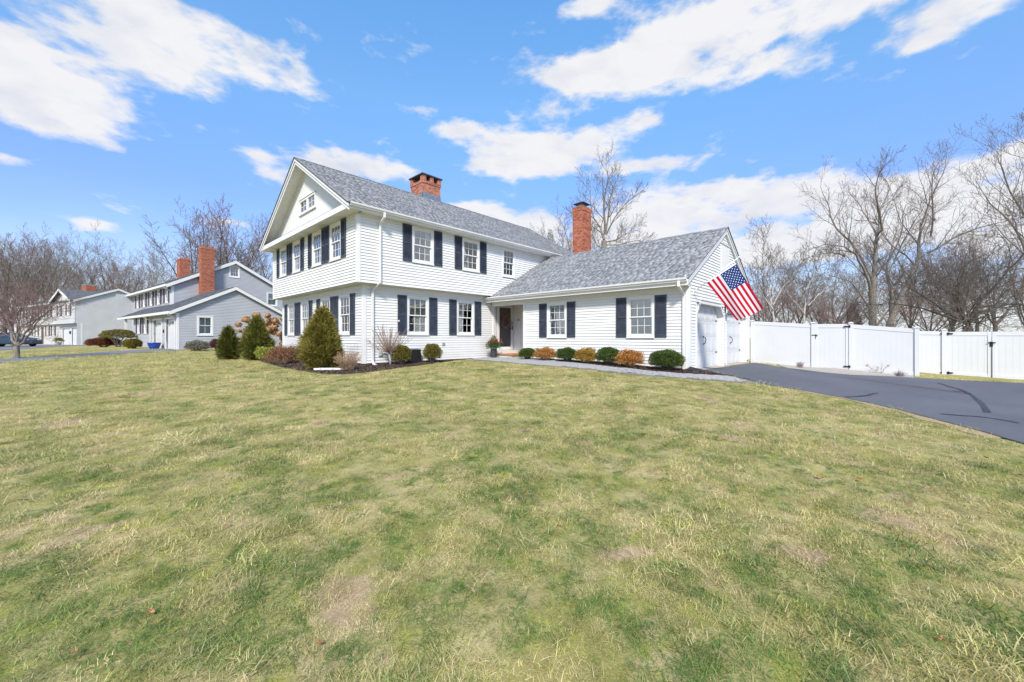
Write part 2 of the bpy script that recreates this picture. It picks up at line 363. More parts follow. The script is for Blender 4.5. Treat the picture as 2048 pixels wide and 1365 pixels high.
def lawn_ground_mat():
    m, N, L, b = new_mat('lawn_ground')
    g = N.new('ShaderNodeNewGeometry')
    c2, fine, bare, mix, ramp, noise = colornodes_lawn(N, L, g.outputs['Position'])
    c3 = mix(fine, mix(1.0, c2, (.68, .68, .63), 'MULTIPLY'), c2)
    ff = ramp(noise(38, 4, .7, (5, 5, 0)), .3, .7)
    c4 = mix(ff, mix(1.0, c3, (.75, .75, .72), 'MULTIPLY'), c3)
    L.new(c4, b.inputs['Base Color']); b.inputs['Roughness'].default_value = .95; b.inputs['Specular IOR Level'].default_value = .1
    bp = N.new('ShaderNodeBump'); bp.inputs['Strength'].default_value = .6; bp.inputs['Distance'].default_value = .03
    L.new(noise(60, 5, .7, (2, 2, 0)), bp.inputs['Height']); L.new(bp.outputs[0], b.inputs['Normal'])
    return m
def blade_mat():
    m, N, L, b = new_mat('grass_blade')
    g = N.new('ShaderNodeNewGeometry')
    c2, fine, bare, mix, ramp, noise = colornodes_lawn(N, L, g.outputs['Position'])
    r = N.new('ShaderNodeValToRGB'); cr = r.color_ramp
    for e, (p, c) in zip([cr.elements[0], cr.elements.new(.35), cr.elements.new(.62), cr.elements[-1]],
                         [(0, (.10, .16, .045)), (.3, (.27, .275, .085)), (.6, (.46, .40, .19)), (1, (.66, .57, .37))]): e.position = p; e.color = (*c, 1)
    L.new(g.outputs['Random Per Island'], r.inputs[0])
    oi = N.new('ShaderNodeObjectInfo'); hs = N.new('ShaderNodeHueSaturation'); mrv = N.new('ShaderNodeMapRange'); mrv.inputs[3].default_value = .76; mrv.inputs[4].default_value = 1.72
    L.new(oi.outputs['Random'], mrv.inputs[0]); L.new(mrv.outputs[0], hs.inputs['Value'])
    c = mix(.48, c2, r.outputs[0])
    at = N.new('ShaderNodeAttribute'); at.attribute_type = 'INSTANCER'; at.attribute_name = 'tone'
    c = mix(ramp(at.outputs['Fac'], .36, .02), c, (.58, .485, .29)); c = mix(ramp(at.outputs['Fac'], .60, 1.0), c, (.105, .185, .045))
    L.new(c, hs.inputs['Color']); c = hs.outputs[0]
    L.new(c, b.inputs['Base Color']); b.inputs['Roughness'].default_value = .6; b.inputs['Specular IOR Level'].default_value = .2
    tr = N.new('ShaderNodeBsdfTranslucent'); L.new(c, tr.inputs[0])
    mx = N.new('ShaderNodeMixShader'); mx.inputs[0].default_value = .35; L.new(b.outputs[0], mx.inputs[1]); L.new(tr.outputs[0], mx.inputs[2]); L.new(mx.outputs[0], N['Material Output'].inputs[0])
    return m

def build_terrain():
    # one sheet: dense square near the houses, rings out to the horizon
    rs = [0.0] + list(np.geomspace(.5, 2500, 150)); na = 168
    V = []; Q = []
    R, A = np.meshgrid(rs[1:], np.linspace(0, 2 * np.pi, na, endpoint=False), indexing='ij')
    X = 4 + R * np.cos(A); Y = 6 + R * np.sin(A); Zz = zg(X, Y)
    far = np.clip((R - 80) / 60, 0, 1); Zz = Zz * (1 - far) + -1.0 * far
    V = np.stack([X, Y, Zz], -1).reshape(-1, 3); nr = len(rs) - 1
    V = np.vstack([V, [[4, 6, zg1(4, 6)]]])
    i, j = np.meshgrid(np.arange(nr - 1), np.arange(na), indexing='ij')
    a = i * na + j; bq = i * na + (j + 1) % na; c = (i + 1) * na + (j + 1) % na; d = (i + 1) * na + j
    Q = np.stack([a, d, c, bq], -1).reshape(-1, 4)
    o = np_mesh('ground', V, Q, lawn_ground_mat(), smooth=True); tag(o, 'lawn ground of straw and green winter grass', None, None, 'structure')
    bm = bmesh.new(); bm.from_mesh(o.data); bm.verts.ensure_lookup_table()
    cidx = len(V) - 1
    for j in range(na): bm.faces.new((bm.verts[cidx], bm.verts[j], bm.verts[(j + 1) % na]))
    bmesh.ops.recalc_face_normals(bm, faces=bm.faces); bm.to_mesh(o.data); bm.free()
build_terrain()

def inpoly(P, poly):
    x, y = P[:, 0], P[:, 1]; r = np.zeros(len(P), bool); n = len(poly)
    for i in range(n):
        x1, y1 = poly[i][0], poly[i][1]; x2, y2 = poly[i - 1][0], poly[i - 1][1]
        with np.errstate(divide='ignore', invalid='ignore'):
            r ^= ((y1 > y) != (y2 > y)) & (x < (x2 - x1) * (y - y1) / (y2 - y1 + 1e-12) + x1)
    return r
def smoothpoly(pts, it=2):
    for _ in range(it):
        q = [pts[0]]
        for a, b in zip(pts[:-1], pts[1:]):
            q += [a * .75 + b * .25, a * .25 + b * .75]
        pts = q + [pts[-1]]
    return pts
def drape(name, poly, lift, m, step=.3, skirt=.05, parent=None):
    """flat region laid over the terrain: polygon triangulated, cut by a grid, lifted, with a skirt"""
    bm = bmesh.new(); vsx = [bm.verts.new((p[0], p[1], 0)) for p in poly]; bm.faces.new(vsx)
    bmesh.ops.triangulate(bm, faces=bm.faces[:])
    xs = [p[0] for p in poly]; ys = [p[1] for p in poly]
    for ax, lo, hi in ((0, min(xs), max(xs)), (1, min(ys), max(ys))):
        st = max(step, (hi - lo) / 60)
        k = lo + st
        while k < hi:
            co = [0, 0, 0]; co[ax] = k; no = [0, 0, 0]; no[ax] = 1
            bmesh.ops.bisect_plane(bm, geom=bm.verts[:] + bm.edges[:] + bm.faces[:], plane_co=co, plane_no=no); k += st
    bmesh.ops.remove_doubles(bm, verts=bm.verts[:], dist=.0005)
    bmesh.ops.recalc_face_normals(bm, faces=bm.faces)
    if sum(f.normal.z for f in bm.faces) < 0: bmesh.ops.reverse_faces(bm, faces=bm.faces)
    be = [e for e in bm.edges if e.is_boundary]
    for v in bm.verts: v.co.z = zg1(v.co.x, v.co.y) + lift
    ex = bmesh.ops.extrude_edge_only(bm, edges=be)
    for v in [g for g in ex['geom'] if isinstance(g, bmesh.types.BMVert)]: v.co.z -= skirt + lift
    me = bpy.data.meshes.new(name); bm.to_mesh(me); bm.free(); me.materials.append(m)
    o = bpy.data.objects.new(name, me); COL.objects.link(o)
    if parent is not None: attach(o, parent)
    return o

# measured planes of the main house (metres, eye level z = 0)
XG2, YF2 = 6.23, 13.09      # upper storey: gable end plane (faces -X) and front plane (faces -Y)
XG1, YF1 = 6.60, 13.41      # lower storey, set back under the overhang
YB2, YB1 = 22.15, 21.95
XR = 20.1                   # far end of the main block
XW, YG = 12.85, 4.46        # wing front plane (faces -X), garage gable plane (faces -Y)
XWB, XRID, ZRID = 20.35, 16.60, 4.20
Z2B, Z2T = 1.90, 4.27

# ------------------------------------------------------------------ building kit
class Fr:
    """wall plane: s runs along the wall, z up, n out of the wall"""
    def __init__(s, o, u, n): s.o = Vector((o[0], o[1], 0)); s.u = Vector((u[0], u[1], 0)); s.n = Vector((n[0], n[1], 0))
    def P(f, s, z, n): return f.o + f.u * s + f.n * n + Vector((0, 0, z))
def FX(x): return Fr((x, 0), (0, 1), (-1, 0))
def FY(y): return Fr((0, y), (1, 0), (0, -1))
def fbox(mb, fr, s0, s1, z0, z1, n0, n1):
    return mb.hexa([fr.P(s0, z0, n1), fr.P(s1, z0, n1), fr.P(s1, z0, n0), fr.P(s0, z0, n0), fr.P(s0, z1, n1), fr.P(s1, z1, n1), fr.P(s1, z1, n0), fr.P(s0, z1, n0)])
def fwedge(mb, fr, s0, s1, z0, z1, nb, nt):     # clapboard: proud at its lower edge
    return mb.hexa([fr.P(s0, z0, nb), fr.P(s1, z0, nb), fr.P(s1, z0, 0), fr.P(s0, z0, 0), fr.P(s0, z1, nt), fr.P(s1, z1, nt), fr.P(s1, z1, 0), fr.P(s0, z1, 0)])
def spans(a, b, cuts):
    segs = [(a, b)]
    for c0, c1 in cuts:
        ns = []
        for x0, x1 in segs:
            if c1 <= x0 or c0 >= x1: ns.append((x0, x1)); continue
            if c0 > x0 + .01: ns.append((x0, c0))
            if c1 < x1 - .01: ns.append((c1, x1))
        segs = ns
    return segs
def clapwall(fr, house, s0, s1, z0, z1, holes, m, expo=.1016, clip=None, each=True, nb=.026, label=None, rng=random.Random(5)):
    """sheathed wall with openings; every clapboard course is a piece of its own"""
    n = max(1, round((z1 - z0) / expo)); h = (z1 - z0) / n
    sh = MB(); courses = []
    for i in range(n):
        a, b = z0 + i * h, z0 + (i + 1) * h
        ca, cb = (s0, s1) if clip is None else clip((a + b) / 2)
        if cb - ca < .05: continue
        cuts = [(w[0], w[1]) for w in holes if w[2] < b - .004 and w[3] > a + .004]
        sg = spans(ca, cb, cuts); courses.append((a, b, sg))
        for x0, x1 in sg: fbox(sh, fr, x0, x1, a, b, -.10, -.001)
    w = sh.build('wall', M_GAPSHADE, house)
    if label: w['label'] = label
    if each:
        for a, b, sg in courses:
            j = rng.uniform(-.0015, .0015)
            for x0, x1 in sg:
                c = fr.P((x0 + x1) / 2, 0, 0); BOARDS.append(((x1 - x0) / math.hypot(c.x, c.y), fr, x0, x1, a, b, nb + j, w, m))
    else:
        mb = MB()
        for a, b, sg in courses:
            for x0, x1 in sg: fwedge(mb, fr, x0 + .002, x1 - .002, a + .016, b + .004, nb, .004)
        tag(mb.build('clapboards', m, w), kind='stuff')
    return w
BOARDS = []
M_GAPSHADE = mat('sheathing_gap_shade', (.22, .22, .22), .9)  # shade painted into the sheathing colour, showing as dark lines between clapboards
def lay_boards(house):
    """the 295 clapboards that show largest are pieces of their own, the short infill lengths one part"""
    BOARDS.sort(key=lambda q: -q[0]); rest = MB()
    for k, (_, fr, x0, x1, a, b, nb, w, m) in enumerate(BOARDS):
        mb = MB() if k < 295 else rest
        fwedge(mb, fr, x0 + .002, x1 - .002, a + .005, b + .004, nb, .004)
        if k < 295: mb.build('clapboard', m, w)
    if rest.v: tag(rest.build('short_clapboards', M_SIDE, house), kind='stuff')
def window(fr, house, s0, s1, z0, z1, grid=(3, 2), blind=.0, curtain=None, simple=False, mtrim=None, cas=.095, single=False, proud=0.0):
    """double-hung window with casing, sashes, muntins, glass and what hangs behind it"""
    mt = mtrim or M_TRIM; P0 = proud
    c = MB()
    fbox(c, fr, s0, s0 + cas, z0 + .05, z1, -.06, .034 + P0); fbox(c, fr, s1 - cas, s1, z0 + .05, z1, -.06, .034 + P0)
    fbox(c, fr, s0 + cas, s1 - cas, z1 - cas, z1, -.06, .032 + P0); fbox(c, fr, s0 + cas, s1 - cas, z0 + .05, z0 + cas + .02, -.06, .030 + P0)
    fbox(c, fr, s0 - .008, s1 + .008, z1, z1 + .022, -.02, .052 + P0)
    i0, i1, k0, k1 = s0 + cas, s1 - cas, z0 + cas + .02, z1 - cas
    for (a, b, q, r) in ((i0, i0 + .02, k0, k1), (i1 - .02, i1, k0, k1)): fbox(c, fr, a, b, q, r, -.15, -.058)
    fbox(c, fr, i0, i1, k0, k0 + .02, -.15, -.062); fbox(c, fr, i0, i1, k1 - .02, k1, -.15, -.062)
    w = c.build('window', mt, house, bevel=0 if simple else .004)
    s = MB(); fbox(s, fr, s0 - .006, s1 + .006, z0, z0 + .05, -.04, .058 + P0); s.build('sill', mt, w, bevel=0 if simple else .005)
    if single:
        rows = [(k0, k1, .004)]
    else:
        zm = (k0 + k1) / 2; rows = [(zm - .018, k1, .012), (k0, zm + .018, -.024)]
    for (q, r, n) in rows:
        sa = MB(); fw = .040
        fbox(sa, fr, i0, i0 + fw, q, r, n - .035, n); fbox(sa, fr, i1 - fw, i1, q, r, n - .035, n)
        fbox(sa, fr, i0 + fw, i1 - fw, r - fw, r, n - .036, n - .001); fbox(sa, fr, i0 + fw, i1 - fw, q, q + fw, n - .036, n - .001)
        sash = sa.build('sash', mt, w)
        g = MB(); fbox(g, fr, i0 + fw - .004, i1 - fw + .004, q + fw - .004, r - fw + .004, n - .022, n - .019); g.build('pane', M_GLASS, w)
        if grid and not simple or (simple and grid):
            mu = MB(); gx, gy = grid
            for k in range(1, gx):
                x = i0 + fw + (i1 - i0 - 2 * fw) * k / gx; fbox(mu, fr, x - .008, x + .008, q + fw, r - fw, n - .0185, n - .009)
            for k in range(1, gy):
                z = q + fw + (r - q - 2 * fw) * k / gy; fbox(mu, fr, i0 + fw, i1 - fw, z - .008, z + .008, n - .018, n - .0095)
            if mu.v: mu.build('muntins', mt, w)
    if blind:
        b = MB(); zz = k1 - .03; zb = k1 - (k1 - k0) * blind
        while zz > zb:
            p = [fr.P(i0 + .03, zz, -.115), fr.P(i1 - .03, zz, -.115), fr.P(i1 - .03, zz - .034, -.099), fr.P(i0 + .03, zz - .034, -.099)]
            b.add(p, [(0, 1, 2, 3)]); zz -= .036
        fbox(b, fr, i0 + .03, i1 - .03, zb - .03, zb, -.115, -.10)
        fbox(b, fr, i0 + .03, i1 - .03, zb, k1, -.124, -.121)
        b.build('blind', M_BLIND, w, recalc=False)
    if curtain:
        cu = MB(); rr = random.Random(int(s0 * 100))
        for side in (0, 1):
            wd = (i1 - i0) * curtain; n = 14; ptsA = []
            for k in range(n + 1):
                x = (i0 + .02 + wd * k / n) if side == 0 else (i1 - .02 - wd * k / n)
                ptsA.append((x, -.16 + .025 * math.sin(k * 1.7 + rr.random())))
            vv = [fr.P(x, k0, nn) for x, nn in ptsA] + [fr.P(x, k1, nn) for x, nn in ptsA]
            cu.add(vv, [(k, k + 1, n + 2 + k, n + 1 + k) for k in range(n)])
        cu.build('curtain', M_CURT, w, smooth=True, recalc=False)
    return w
def shutter(fr, house, s0, s1, z0, z1, m=None, slats=True):
    m = m or M_SHUT
    f = MB(); a = .024; b = .056; st = .05
    fbox(f, fr, s0, s0 + st, z0, z1, a, b); fbox(f, fr, s1 - st, s1, z0, z1, a, b)
    zm = (z0 + z1) / 2
    for q, r in ((z0, z0 + .085), (zm - .03, zm + .03), (z1 - .07, z1)): fbox(f, fr, s0 + st, s1 - st, q, r, a, b - .002)
    fbox(f, fr, s0 + st, s1 - st, z0 + .02, z1 - .02, a, a + .006)
    o = f.build('shutter', m, house, bevel=.003)
    if slats:
        l = MB()
        for q, r in ((z0 + .085, zm - .03), (zm + .03, z1 - .07)):
            n = int((r - q) / .036); h = (r - q) / n
            for i in range(n):
                zb = q + i * h
                l.hexa([fr.P(s0 + st, zb, b - .006), fr.P(s1 - st, zb, b - .006), fr.P(s1 - st, zb + .006, b - .006), fr.P(s0 + st, zb + .006, b - .006),
                        fr.P(s0 + st, zb + h * .8, a + .008), fr.P(s1 - st, zb + h * .8, a + .008), fr.P(s1 - st, zb + h * .8 + .006, a + .008), fr.P(s0 + st, zb + h * .8 + .006, a + .008)])
        tag(l.build('louvres', m, o), kind='stuff')
    return o
def shingles(parent, o, e, up, W, L, m, expo=.128, wmin=.12, wmax=.30, seed=1, thick=.011):
    rng = np.random.default_rng(seed); o = np.array(o); e = np.array(e, float); up = np.array(up, float); e /= np.linalg.norm(e); up /= np.linalg.norm(up)
    n = np.cross(e, up); n = n if n[2] > 0 else -n
    rows = int(math.ceil(L / expo)); V = []; Q = []
    for r in range(rows):
        x = -rng.uniform(0, .25); d0 = r * expo; d1 = min(L, d0 + expo + .012)
        while x < W:
            w = rng.uniform(wmin, wmax); x0 = max(0, x); x1 = min(W, x + w - .004); x += w
            if x1 - x0 < .02: continue
            t = thick * rng.uniform(.75, 1.5); dd = d0 + rng.uniform(-.006, .006)
            k = len(V)
            base = lambda xx, d, h: o + e * xx + up * d + n * h
            V += [base(x0, dd, 0), base(x1, dd, 0), base(x1, dd, t), base(x0, dd, t), base(x1, d1, .002), base(x0, d1, .002), base(x0, d1, 0), base(x1, d1, 0)]
            Q += [(k, k + 1, k + 2, k + 3), (k + 3, k + 2, k + 4, k + 5), (k, k + 3, k + 5, k + 6), (k + 1, k + 7, k + 4, k + 2)]
    return tag(np_mesh('shingles', np.array(V), np.array(Q), m, parent), kind='stuff')
def slab(mb, a, b, c, d, t):     # sloping slab: four top corners, thickness straight down
    pts = [Vector(p) for p in (a, b, c, d)]; dn = Vector((0, 0, -t))
    return mb.hexa([p + dn for p in pts] + pts)
def bricks(parent, x0, x1, y0, y1, z0, z1, m, mm, seed=3, bl=.203, bh=.067, gap=.010, sides='WSEN', core=True, rot=None, org=None):
    """brick shaft: a mortar core and every brick proud of it"""
    rng = random.Random(seed); mb = MB(); dep = .012
    rows = max(1, int(round((z1 - z0) / bh))); h = (z1 - z0) / rows
    for r in range(rows):
        za, zb = z0 + r * h + gap * .5, z0 + (r + 1) * h - gap * .5
        for sd in sides:
            a, b = (x0, x1) if sd in 'SN' else (y0, y1)
            p = a + (bl * .5 if r % 2 else 0); cuts = [a]
            if r % 2: cuts.append(p)
            while p + bl < b - .04: p += bl; cuts.append(p)
            cuts.append(b)
            for q0, q1 in zip(cuts[:-1], cuts[1:]):
                if q1 - q0 < .02: continue
                j = rng.uniform(-.003, .003) + dep; g = gap * .5
                e0 = q0 if q0 == a else q0 + g; e1 = q1 if q1 == b else q1 - g
                if sd == 'S': mb.box(e0, e1, y0 - j, y0 + .01, za, zb)
                elif sd == 'N': mb.box(e0, e1, y1 - .01, y1 + j, za, zb)
                elif sd == 'W': mb.box(x0 - j, x0 + .01, e0, e1, za, zb)
                else: mb.box(x1 - .01, x1 + j, e0, e1, za, zb)
    if rot is not None:
        c, s = math.cos(rot), math.sin(rot)
        mb.v = [(org[0] + x * c - y * s, org[1] + x * s + y * c, z) for x, y, z in mb.v]
    return tag(mb.build('bricks', m, parent), kind='stuff')

# ------------------------------------------------------------------ the white house
house = thing('house', (12.0, 14.0, -1.0), 'white clapboard two storey house with garage wing and slate blue shutters', 'house')
fG2, fF2, fG1, fF1, fW, fGar = FX(XG2), FY(YF2), FX(XG1), FY(YF1), FX(XW), FY(YG)

def win_hole(s0, s1, z0, z1): return (s0 + .05, s1 - .05, z0 + .06, z1 - .05)
WZ2 = (2.85, 4.24); WZ1 = (.08, 1.63); WZW = (-.03, 1.42)
g2 = [(14.32, 15.33), (16.08, 17.08), (18.36, 19.36), (20.12, 21.12)]
f2 = [(8.35, 9.35), (10.80, 11.80), (13.23, 14.12)]
g1 = [(14.40, 15.40), (16.16, 17.16), (18.45, 19.45), (20.21, 21.20)]
f1 = [(8.33, 9.34), (10.76, 11.77)]
wg = [(9.10, 10.09), (5.56, 6.56)]
W = {}
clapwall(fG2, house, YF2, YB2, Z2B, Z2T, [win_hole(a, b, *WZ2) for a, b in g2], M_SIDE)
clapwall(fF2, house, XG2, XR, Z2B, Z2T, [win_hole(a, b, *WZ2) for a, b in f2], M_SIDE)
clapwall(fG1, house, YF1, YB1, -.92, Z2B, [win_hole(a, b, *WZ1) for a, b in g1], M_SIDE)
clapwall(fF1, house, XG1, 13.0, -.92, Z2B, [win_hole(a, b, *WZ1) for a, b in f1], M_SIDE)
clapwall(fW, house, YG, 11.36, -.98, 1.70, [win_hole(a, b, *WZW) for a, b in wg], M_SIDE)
# garage gable: two door openings, the eave line clips the courses
PITCH = .569
def gclip(z):
    if z <= 1.95: return XW, XWB
    h = (ZRID - .12 - z) / PITCH
    return XRID - h, XRID + h
GO = [(13.50, 16.38), (16.82, 19.70)]; GZ0, GZ1 = -1.07, 1.13
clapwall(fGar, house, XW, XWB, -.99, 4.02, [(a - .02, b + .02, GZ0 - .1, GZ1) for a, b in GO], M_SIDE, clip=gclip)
lay_boards(house)
# foundation, floors, hidden walls that close the volume
fd = MB(); fd.box(XG1 + .02, XR, YF1 + .02, YB1, -1.35, -.921); fd.box(XW + .02, XWB - .02, YG + .25, 13.3, -1.35, -1.09)
fd.box(XW + .015, GO[0][0] - .13, YG + .012, YG + .3, -1.35, -.992); fd.box(GO[0][1] + .12, GO[1][0] - .12, YG + .012, YG + .3, -1.35, -.992); fd.box(GO[1][1] + .12, XWB - .015, YG + .012, YG + .3, -1.35, -.992)
fd.box(XW + .014, XW + .3, YG + .305, 11.36, -1.35, -.982)
fd.build('foundation', M_FOUND, house)
fl = MB(); fl.box(XG2 + .02, XR, YF2 + .02, YB2, Z2B - .012, Z2B + .12); fl.build('overhang_floor', M_SOFF, house)
bw = MB(); bw.box(XG2 + .1, XR, YB2 - .1, YB2, Z2B, Z2T); bw.box(XG1 + .1, XR, YB1 - .1, YB1, -1, Z2B); bw.box(XR, XR + .1, YF2, YB2, -1, Z2T + .1); bw.box(XWB, XWB + .1, YG, 13.1, -1.1, 1.75)
bw.prism([(XR, YF2, Z2T), (XR, YB2, Z2T), (XR, 17.6, 7.2)], (.1, 0, 0)); bw.build('rear_wall', M_SIDE, house)
rm = MB(); rm.box(XG1 + 2.5, XG1 + 2.55, YF1 + 2.4, YB1 - .15, -.9, Z2B - .02); rm.box(XG1 + 2.6, 12.8, YF1 + 2.6, YF1 + 2.65, -.9, Z2B - .02); rm.box(XG2 + 2.6, XR - .2, YF2 + 2.5, YF2 + 2.55, Z2B + .13, Z2T - .02); rm.box(XG2 + 2.4, XG2 + 2.45, YF2 + 2.6, YB2 - .2, Z2B + .13, Z2T - .02)
rm.box(XW + 2.2, XW + 2.25, YG + .4, 11.3, -1.05, 1.6)
rm.build('room_partition', M_ROOM, house)
# windows
for i, (a, b) in enumerate(g2): window(fG2, house, a, b, *WZ2, blind=.0 if i else .22, curtain=.22)
for i, (a, b) in enumerate(f2): window(fF2, house, a, b, *WZ2, blind=(.0, .46, .0)[i], curtain=None if i == 1 else .16)
for i, (a, b) in enumerate(g1): window(fG1, house, a, b, *WZ1, blind=(.30, .30, .34, .34)[i], curtain=None)
for i, (a, b) in enumerate(f1): window(fF1, house, a, b, *WZ1, blind=(.20, .26)[i], curtain=None)
for a, b in wg: window(fW, house, a, b, *WZW, blind=.97)
SH = .40
for fr, lst, (z0, z1), pad in ((fG2, g2, (2.87, 4.25), .01), (fG1, g1, (.11, 1.62), .01)):
    for a, b in lst:
        shutter(fr, house, a - SH + .01, a - .012, z0, z1); shutter(fr, house, b + .012, b + SH - .01, z0, z1)
for fr, lst, (z0, z1) in ((fF2, f2[:2], (2.87, 4.25)), (fF1, f1, (.11, 1.62)), (fW, wg, (.01, 1.40))):
    for a, b in lst:
        shutter(fr, house, a - SH, a - .012, z0, z1); shutter(fr, house, b + .012, b + SH, z0, z1)
# corner boards
def corner(x, y, z0, z1, sx, sy, w=.10, p=.030):
    mb = MB(); mb.box(x - p if sx < 0 else x - w, x + w if sx < 0 else x + p, y - p if sy < 0 else y, y if sy < 0 else y + p, z0, z1)
    mb.box(x - p if sx < 0 else x, x if sx < 0 else x + p, y + .0005, y + w, z0, z1)
    mb.build('corner_board', M_TRIM, house, bevel=.004)
corner(XG2, YF2, Z2B - .005, Z2T, -1, -1); corner(XG1, YF1, -.93, Z2B - .012, -1, -1); corner(XW, YG, -.985, 1.70, -1, -1)
cb = MB(); cb.box(XWB - .1, XWB + .03, YG - .03, YG, -.985, 1.85); cb.build('corner_board', M_TRIM, house)
cb = MB(); cb.box(XG2 - .03, XG2, YB2 - .09, YB2 + .03, Z2B, Z2T); cb.build('corner_board', M_TRIM, house)
cb = MB(); cb.box(XG1 - .03, XG1, YB1 - .09, YB1 + .03, -.93, Z2B - .012); cb.build('corner_board', M_TRIM, house)
# frieze under the overhang of the upper storey
fz = MB(); fz.box(XG1 + .1, 13.0, YF1 - .028, YF1, Z2B - .13, Z2B - .013); fz.box(XG1 - .028, XG1, YF1 + .1, YB1 - .1, Z2B - .13, Z2B - .013); fz.build('frieze_board', M_TRIM, house)

# --- main roof
RZ = 7.39; RY = 17.62; XL, XRR = 5.70, 20.50; MP = .601
ze = lambda y: RZ - MP * abs(y - RY)
YE0, YE1 = 12.70, 22.54
dk = MB(); slab(dk, (XL, YE0, ze(YE0)), (XRR, YE0, ze(YE0)), (XRR, RY, RZ), (XL, RY, RZ), .05); slab(dk, (XL, RY + .0005, RZ), (XRR, RY + .0005, RZ), (XRR, YE1, ze(YE1)), (XL, YE1, ze(YE1)), .05)
roof = dk.build('roof', M_DECK, house); roof['label'] = 'grey shingle roof of the two storey block'
nz = Vector((0, -MP, 1)).normalized()
shingles(roof, (XL - .01, YE0 - .02, ze(YE0 - .02) + .002), (1, 0, 0), (0, 1, MP), XRR - XL + .02, math.hypot(RY - YE0 + .02, RZ - ze(YE0 - .02)), M_SHING, seed=11)
shingles(roof, (XL - .01, YE1 + .02, ze(YE1 + .02) + .002), (1, 0, 0), (0, -1, MP), XRR - XL + .02, math.hypot(RY - YE0 + .02, RZ - ze(YE0 - .02)), M_SHING, seed=12, wmin=.5, wmax=1.0)
rc = MB(); x = XL - .01; rr = random.Random(4)
while x < XRR:
    for sgn in (-1, 1):
        rc.add([(x, RY, RZ + .028), (x + .2, RY, RZ + .018), (x + .2, RY + sgn * .15, RZ - .15 * MP + .018), (x, RY + sgn * .15, RZ - .15 * MP + .028)], [(0, 1, 2, 3)])
        rc.add([(x, RY, RZ + .028), (x, RY + sgn * .15, RZ - .15 * MP + .028), (x, RY + sgn * .15, RZ - .15 * MP + .005), (x, RY, RZ + .005)], [(0, 1, 2, 3)])
    x += .14
tag(rc.build('ridge_caps', M_SHING, roof, recalc=False), kind='stuff')
# rakes: two stepped white boards along the gable slope
def rake(x0, x1, y0, z0, y1, z1, drop, top, m=M_TRIM, name='rake_board'):
    mb = MB(); mb.hexa([(x0, y0, z0 - drop), (x1, y0, z0 - drop), (x1, y1, z1 - drop), (x0, y1, z1 - drop), (x0, y0, z0 - top), (x1, y0, z0 - top), (x1, y1, z1 - top), (x0, y1, z1 - top)])
    return mb.build(name, m, house)
for (ya, yb) in ((YE0 - .01, RY), (YE1 + .01, RY + .0006)):
    rake(5.715, 5.745, ya, ze(ya), yb, RZ, .150, .052); rake(5.75, 5.785, ya + (.04 if ya < RY else -.04), ze(ya + (.04 if ya < RY else -.04)), yb, RZ, .275, .052)
    # sloping soffit between the rake and the gable wall
    rake(5.787, 6.19, ya + (.1 if ya < RY else -.1), ze(ya + (.1 if ya < RY else -.1)), yb, RZ, .16, .12, M_SOFF, 'rake_soffit')
for k in range(13):    # grooves of the soffit read as boards: thin battens across the slope
    for sgn in (-1, 1):
        d = .55 + k * .33
        y = RY + sgn * d; z = RZ - MP * d - .1605
        mb = MB(); mb.hexa([(5.79, y, z - .006), (6.185, y, z - .006), (6.185, y + .012, z - .006 - sgn * MP * .012), (5.79, y + .012, z - .006 - sgn * MP * .012), (5.79, y, z), (6.185, y, z), (6.185, y + .012, z - sgn * MP * .012), (5.79, y + .012, z - sgn * MP * .012)])
        mb.build('soffit_batten', M_SOFF, house)
# gable triangle of vertical boards, the boxed return below it
ZT0 = 4.47
zt = lambda y: RZ - MP * abs(y - RY) - .16
tri = MB(); tri.prism([(6.24, 12.9, Z2T), (6.24, 22.3, Z2T), (6.24, 22.3, zt(22.3)), (6.24, RY, zt(RY)), (6.24, 12.9, zt(12.9))], (.06, 0, 0)); gw = tri.build('gable_wall', M_SIDE, house)
AW = (16.67, 18.46, 5.27, 5.89)
y = 13.0; bwid = .203
while y < 22.2:
    y2 = y + bwid
    segs = [(ZT0 - .02, None)]
    ta, tb = zt(y) , zt(y2)
    if RY > y and RY < y2: ta = tb = min(ta, tb)
    parts = []
    if y2 > AW[0] + .05 and y < AW[1] - .05: parts = [(ZT0 - .1, AW[2] + .05, AW[2] + .05), (AW[3] - .05, ta, tb)]
    else: parts = [(ZT0 - .1, ta, tb)]
    mb = MB()
    for b0, ta_, tb_ in parts:
        if min(ta_, tb_) - b0 < .01: continue
        mb.hexa([(6.215, y + .005, b0), (6.239, y + .005, b0), (6.239, y2 - .005, b0), (6.215, y2 - .005, b0), (6.215, y + .005, ta_), (6.239, y + .005, ta_), (6.239, y2 - .005, tb_), (6.215, y2 - .005, tb_)])
    for q in range(0, len(mb.v), 8):
        pc_ = MB(); pc_.hexa(mb.v[q:q + 8]); pc_.build('vertical_board', M_SIDE, gw)
    y = y2
for sgn in (-1, 1):   # frieze along the slopes
    ya = RY + sgn * 4.3; mb = MB(); zz = lambda q: RZ - MP * abs(q - RY) - .16
    mb.hexa([(6.19, ya, zz(ya) - .16), (6.214, ya, zz(ya) - .16), (6.214, RY + sgn * .0006, zz(RY) - .16), (6.19, RY + sgn * .0006, zz(RY) - .16), (6.19, ya, zz(ya)), (6.214, ya, zz(ya)), (6.214, RY + sgn * .0006, zz(RY)), (6.19, RY + sgn * .0006, zz(RY))]); mb.build('gable_frieze', M_TRIM, house)
fA = FX(6.215)
w = MB()
for (a, b, c, d) in ((AW[0], AW[1], AW[3] - .09, AW[3]), (AW[0], AW[1], AW[2], AW[2] + .09), (AW[0], AW[0] + .10, AW[2] + .09, AW[3] - .09), (AW[1] - .10, AW[1], AW[2] + .09, AW[3] - .09), (17.48, 17.65, AW[2] + .09, AW[3] - .09)): fbox(w, fA, a, b, c, d, -.02, .035)
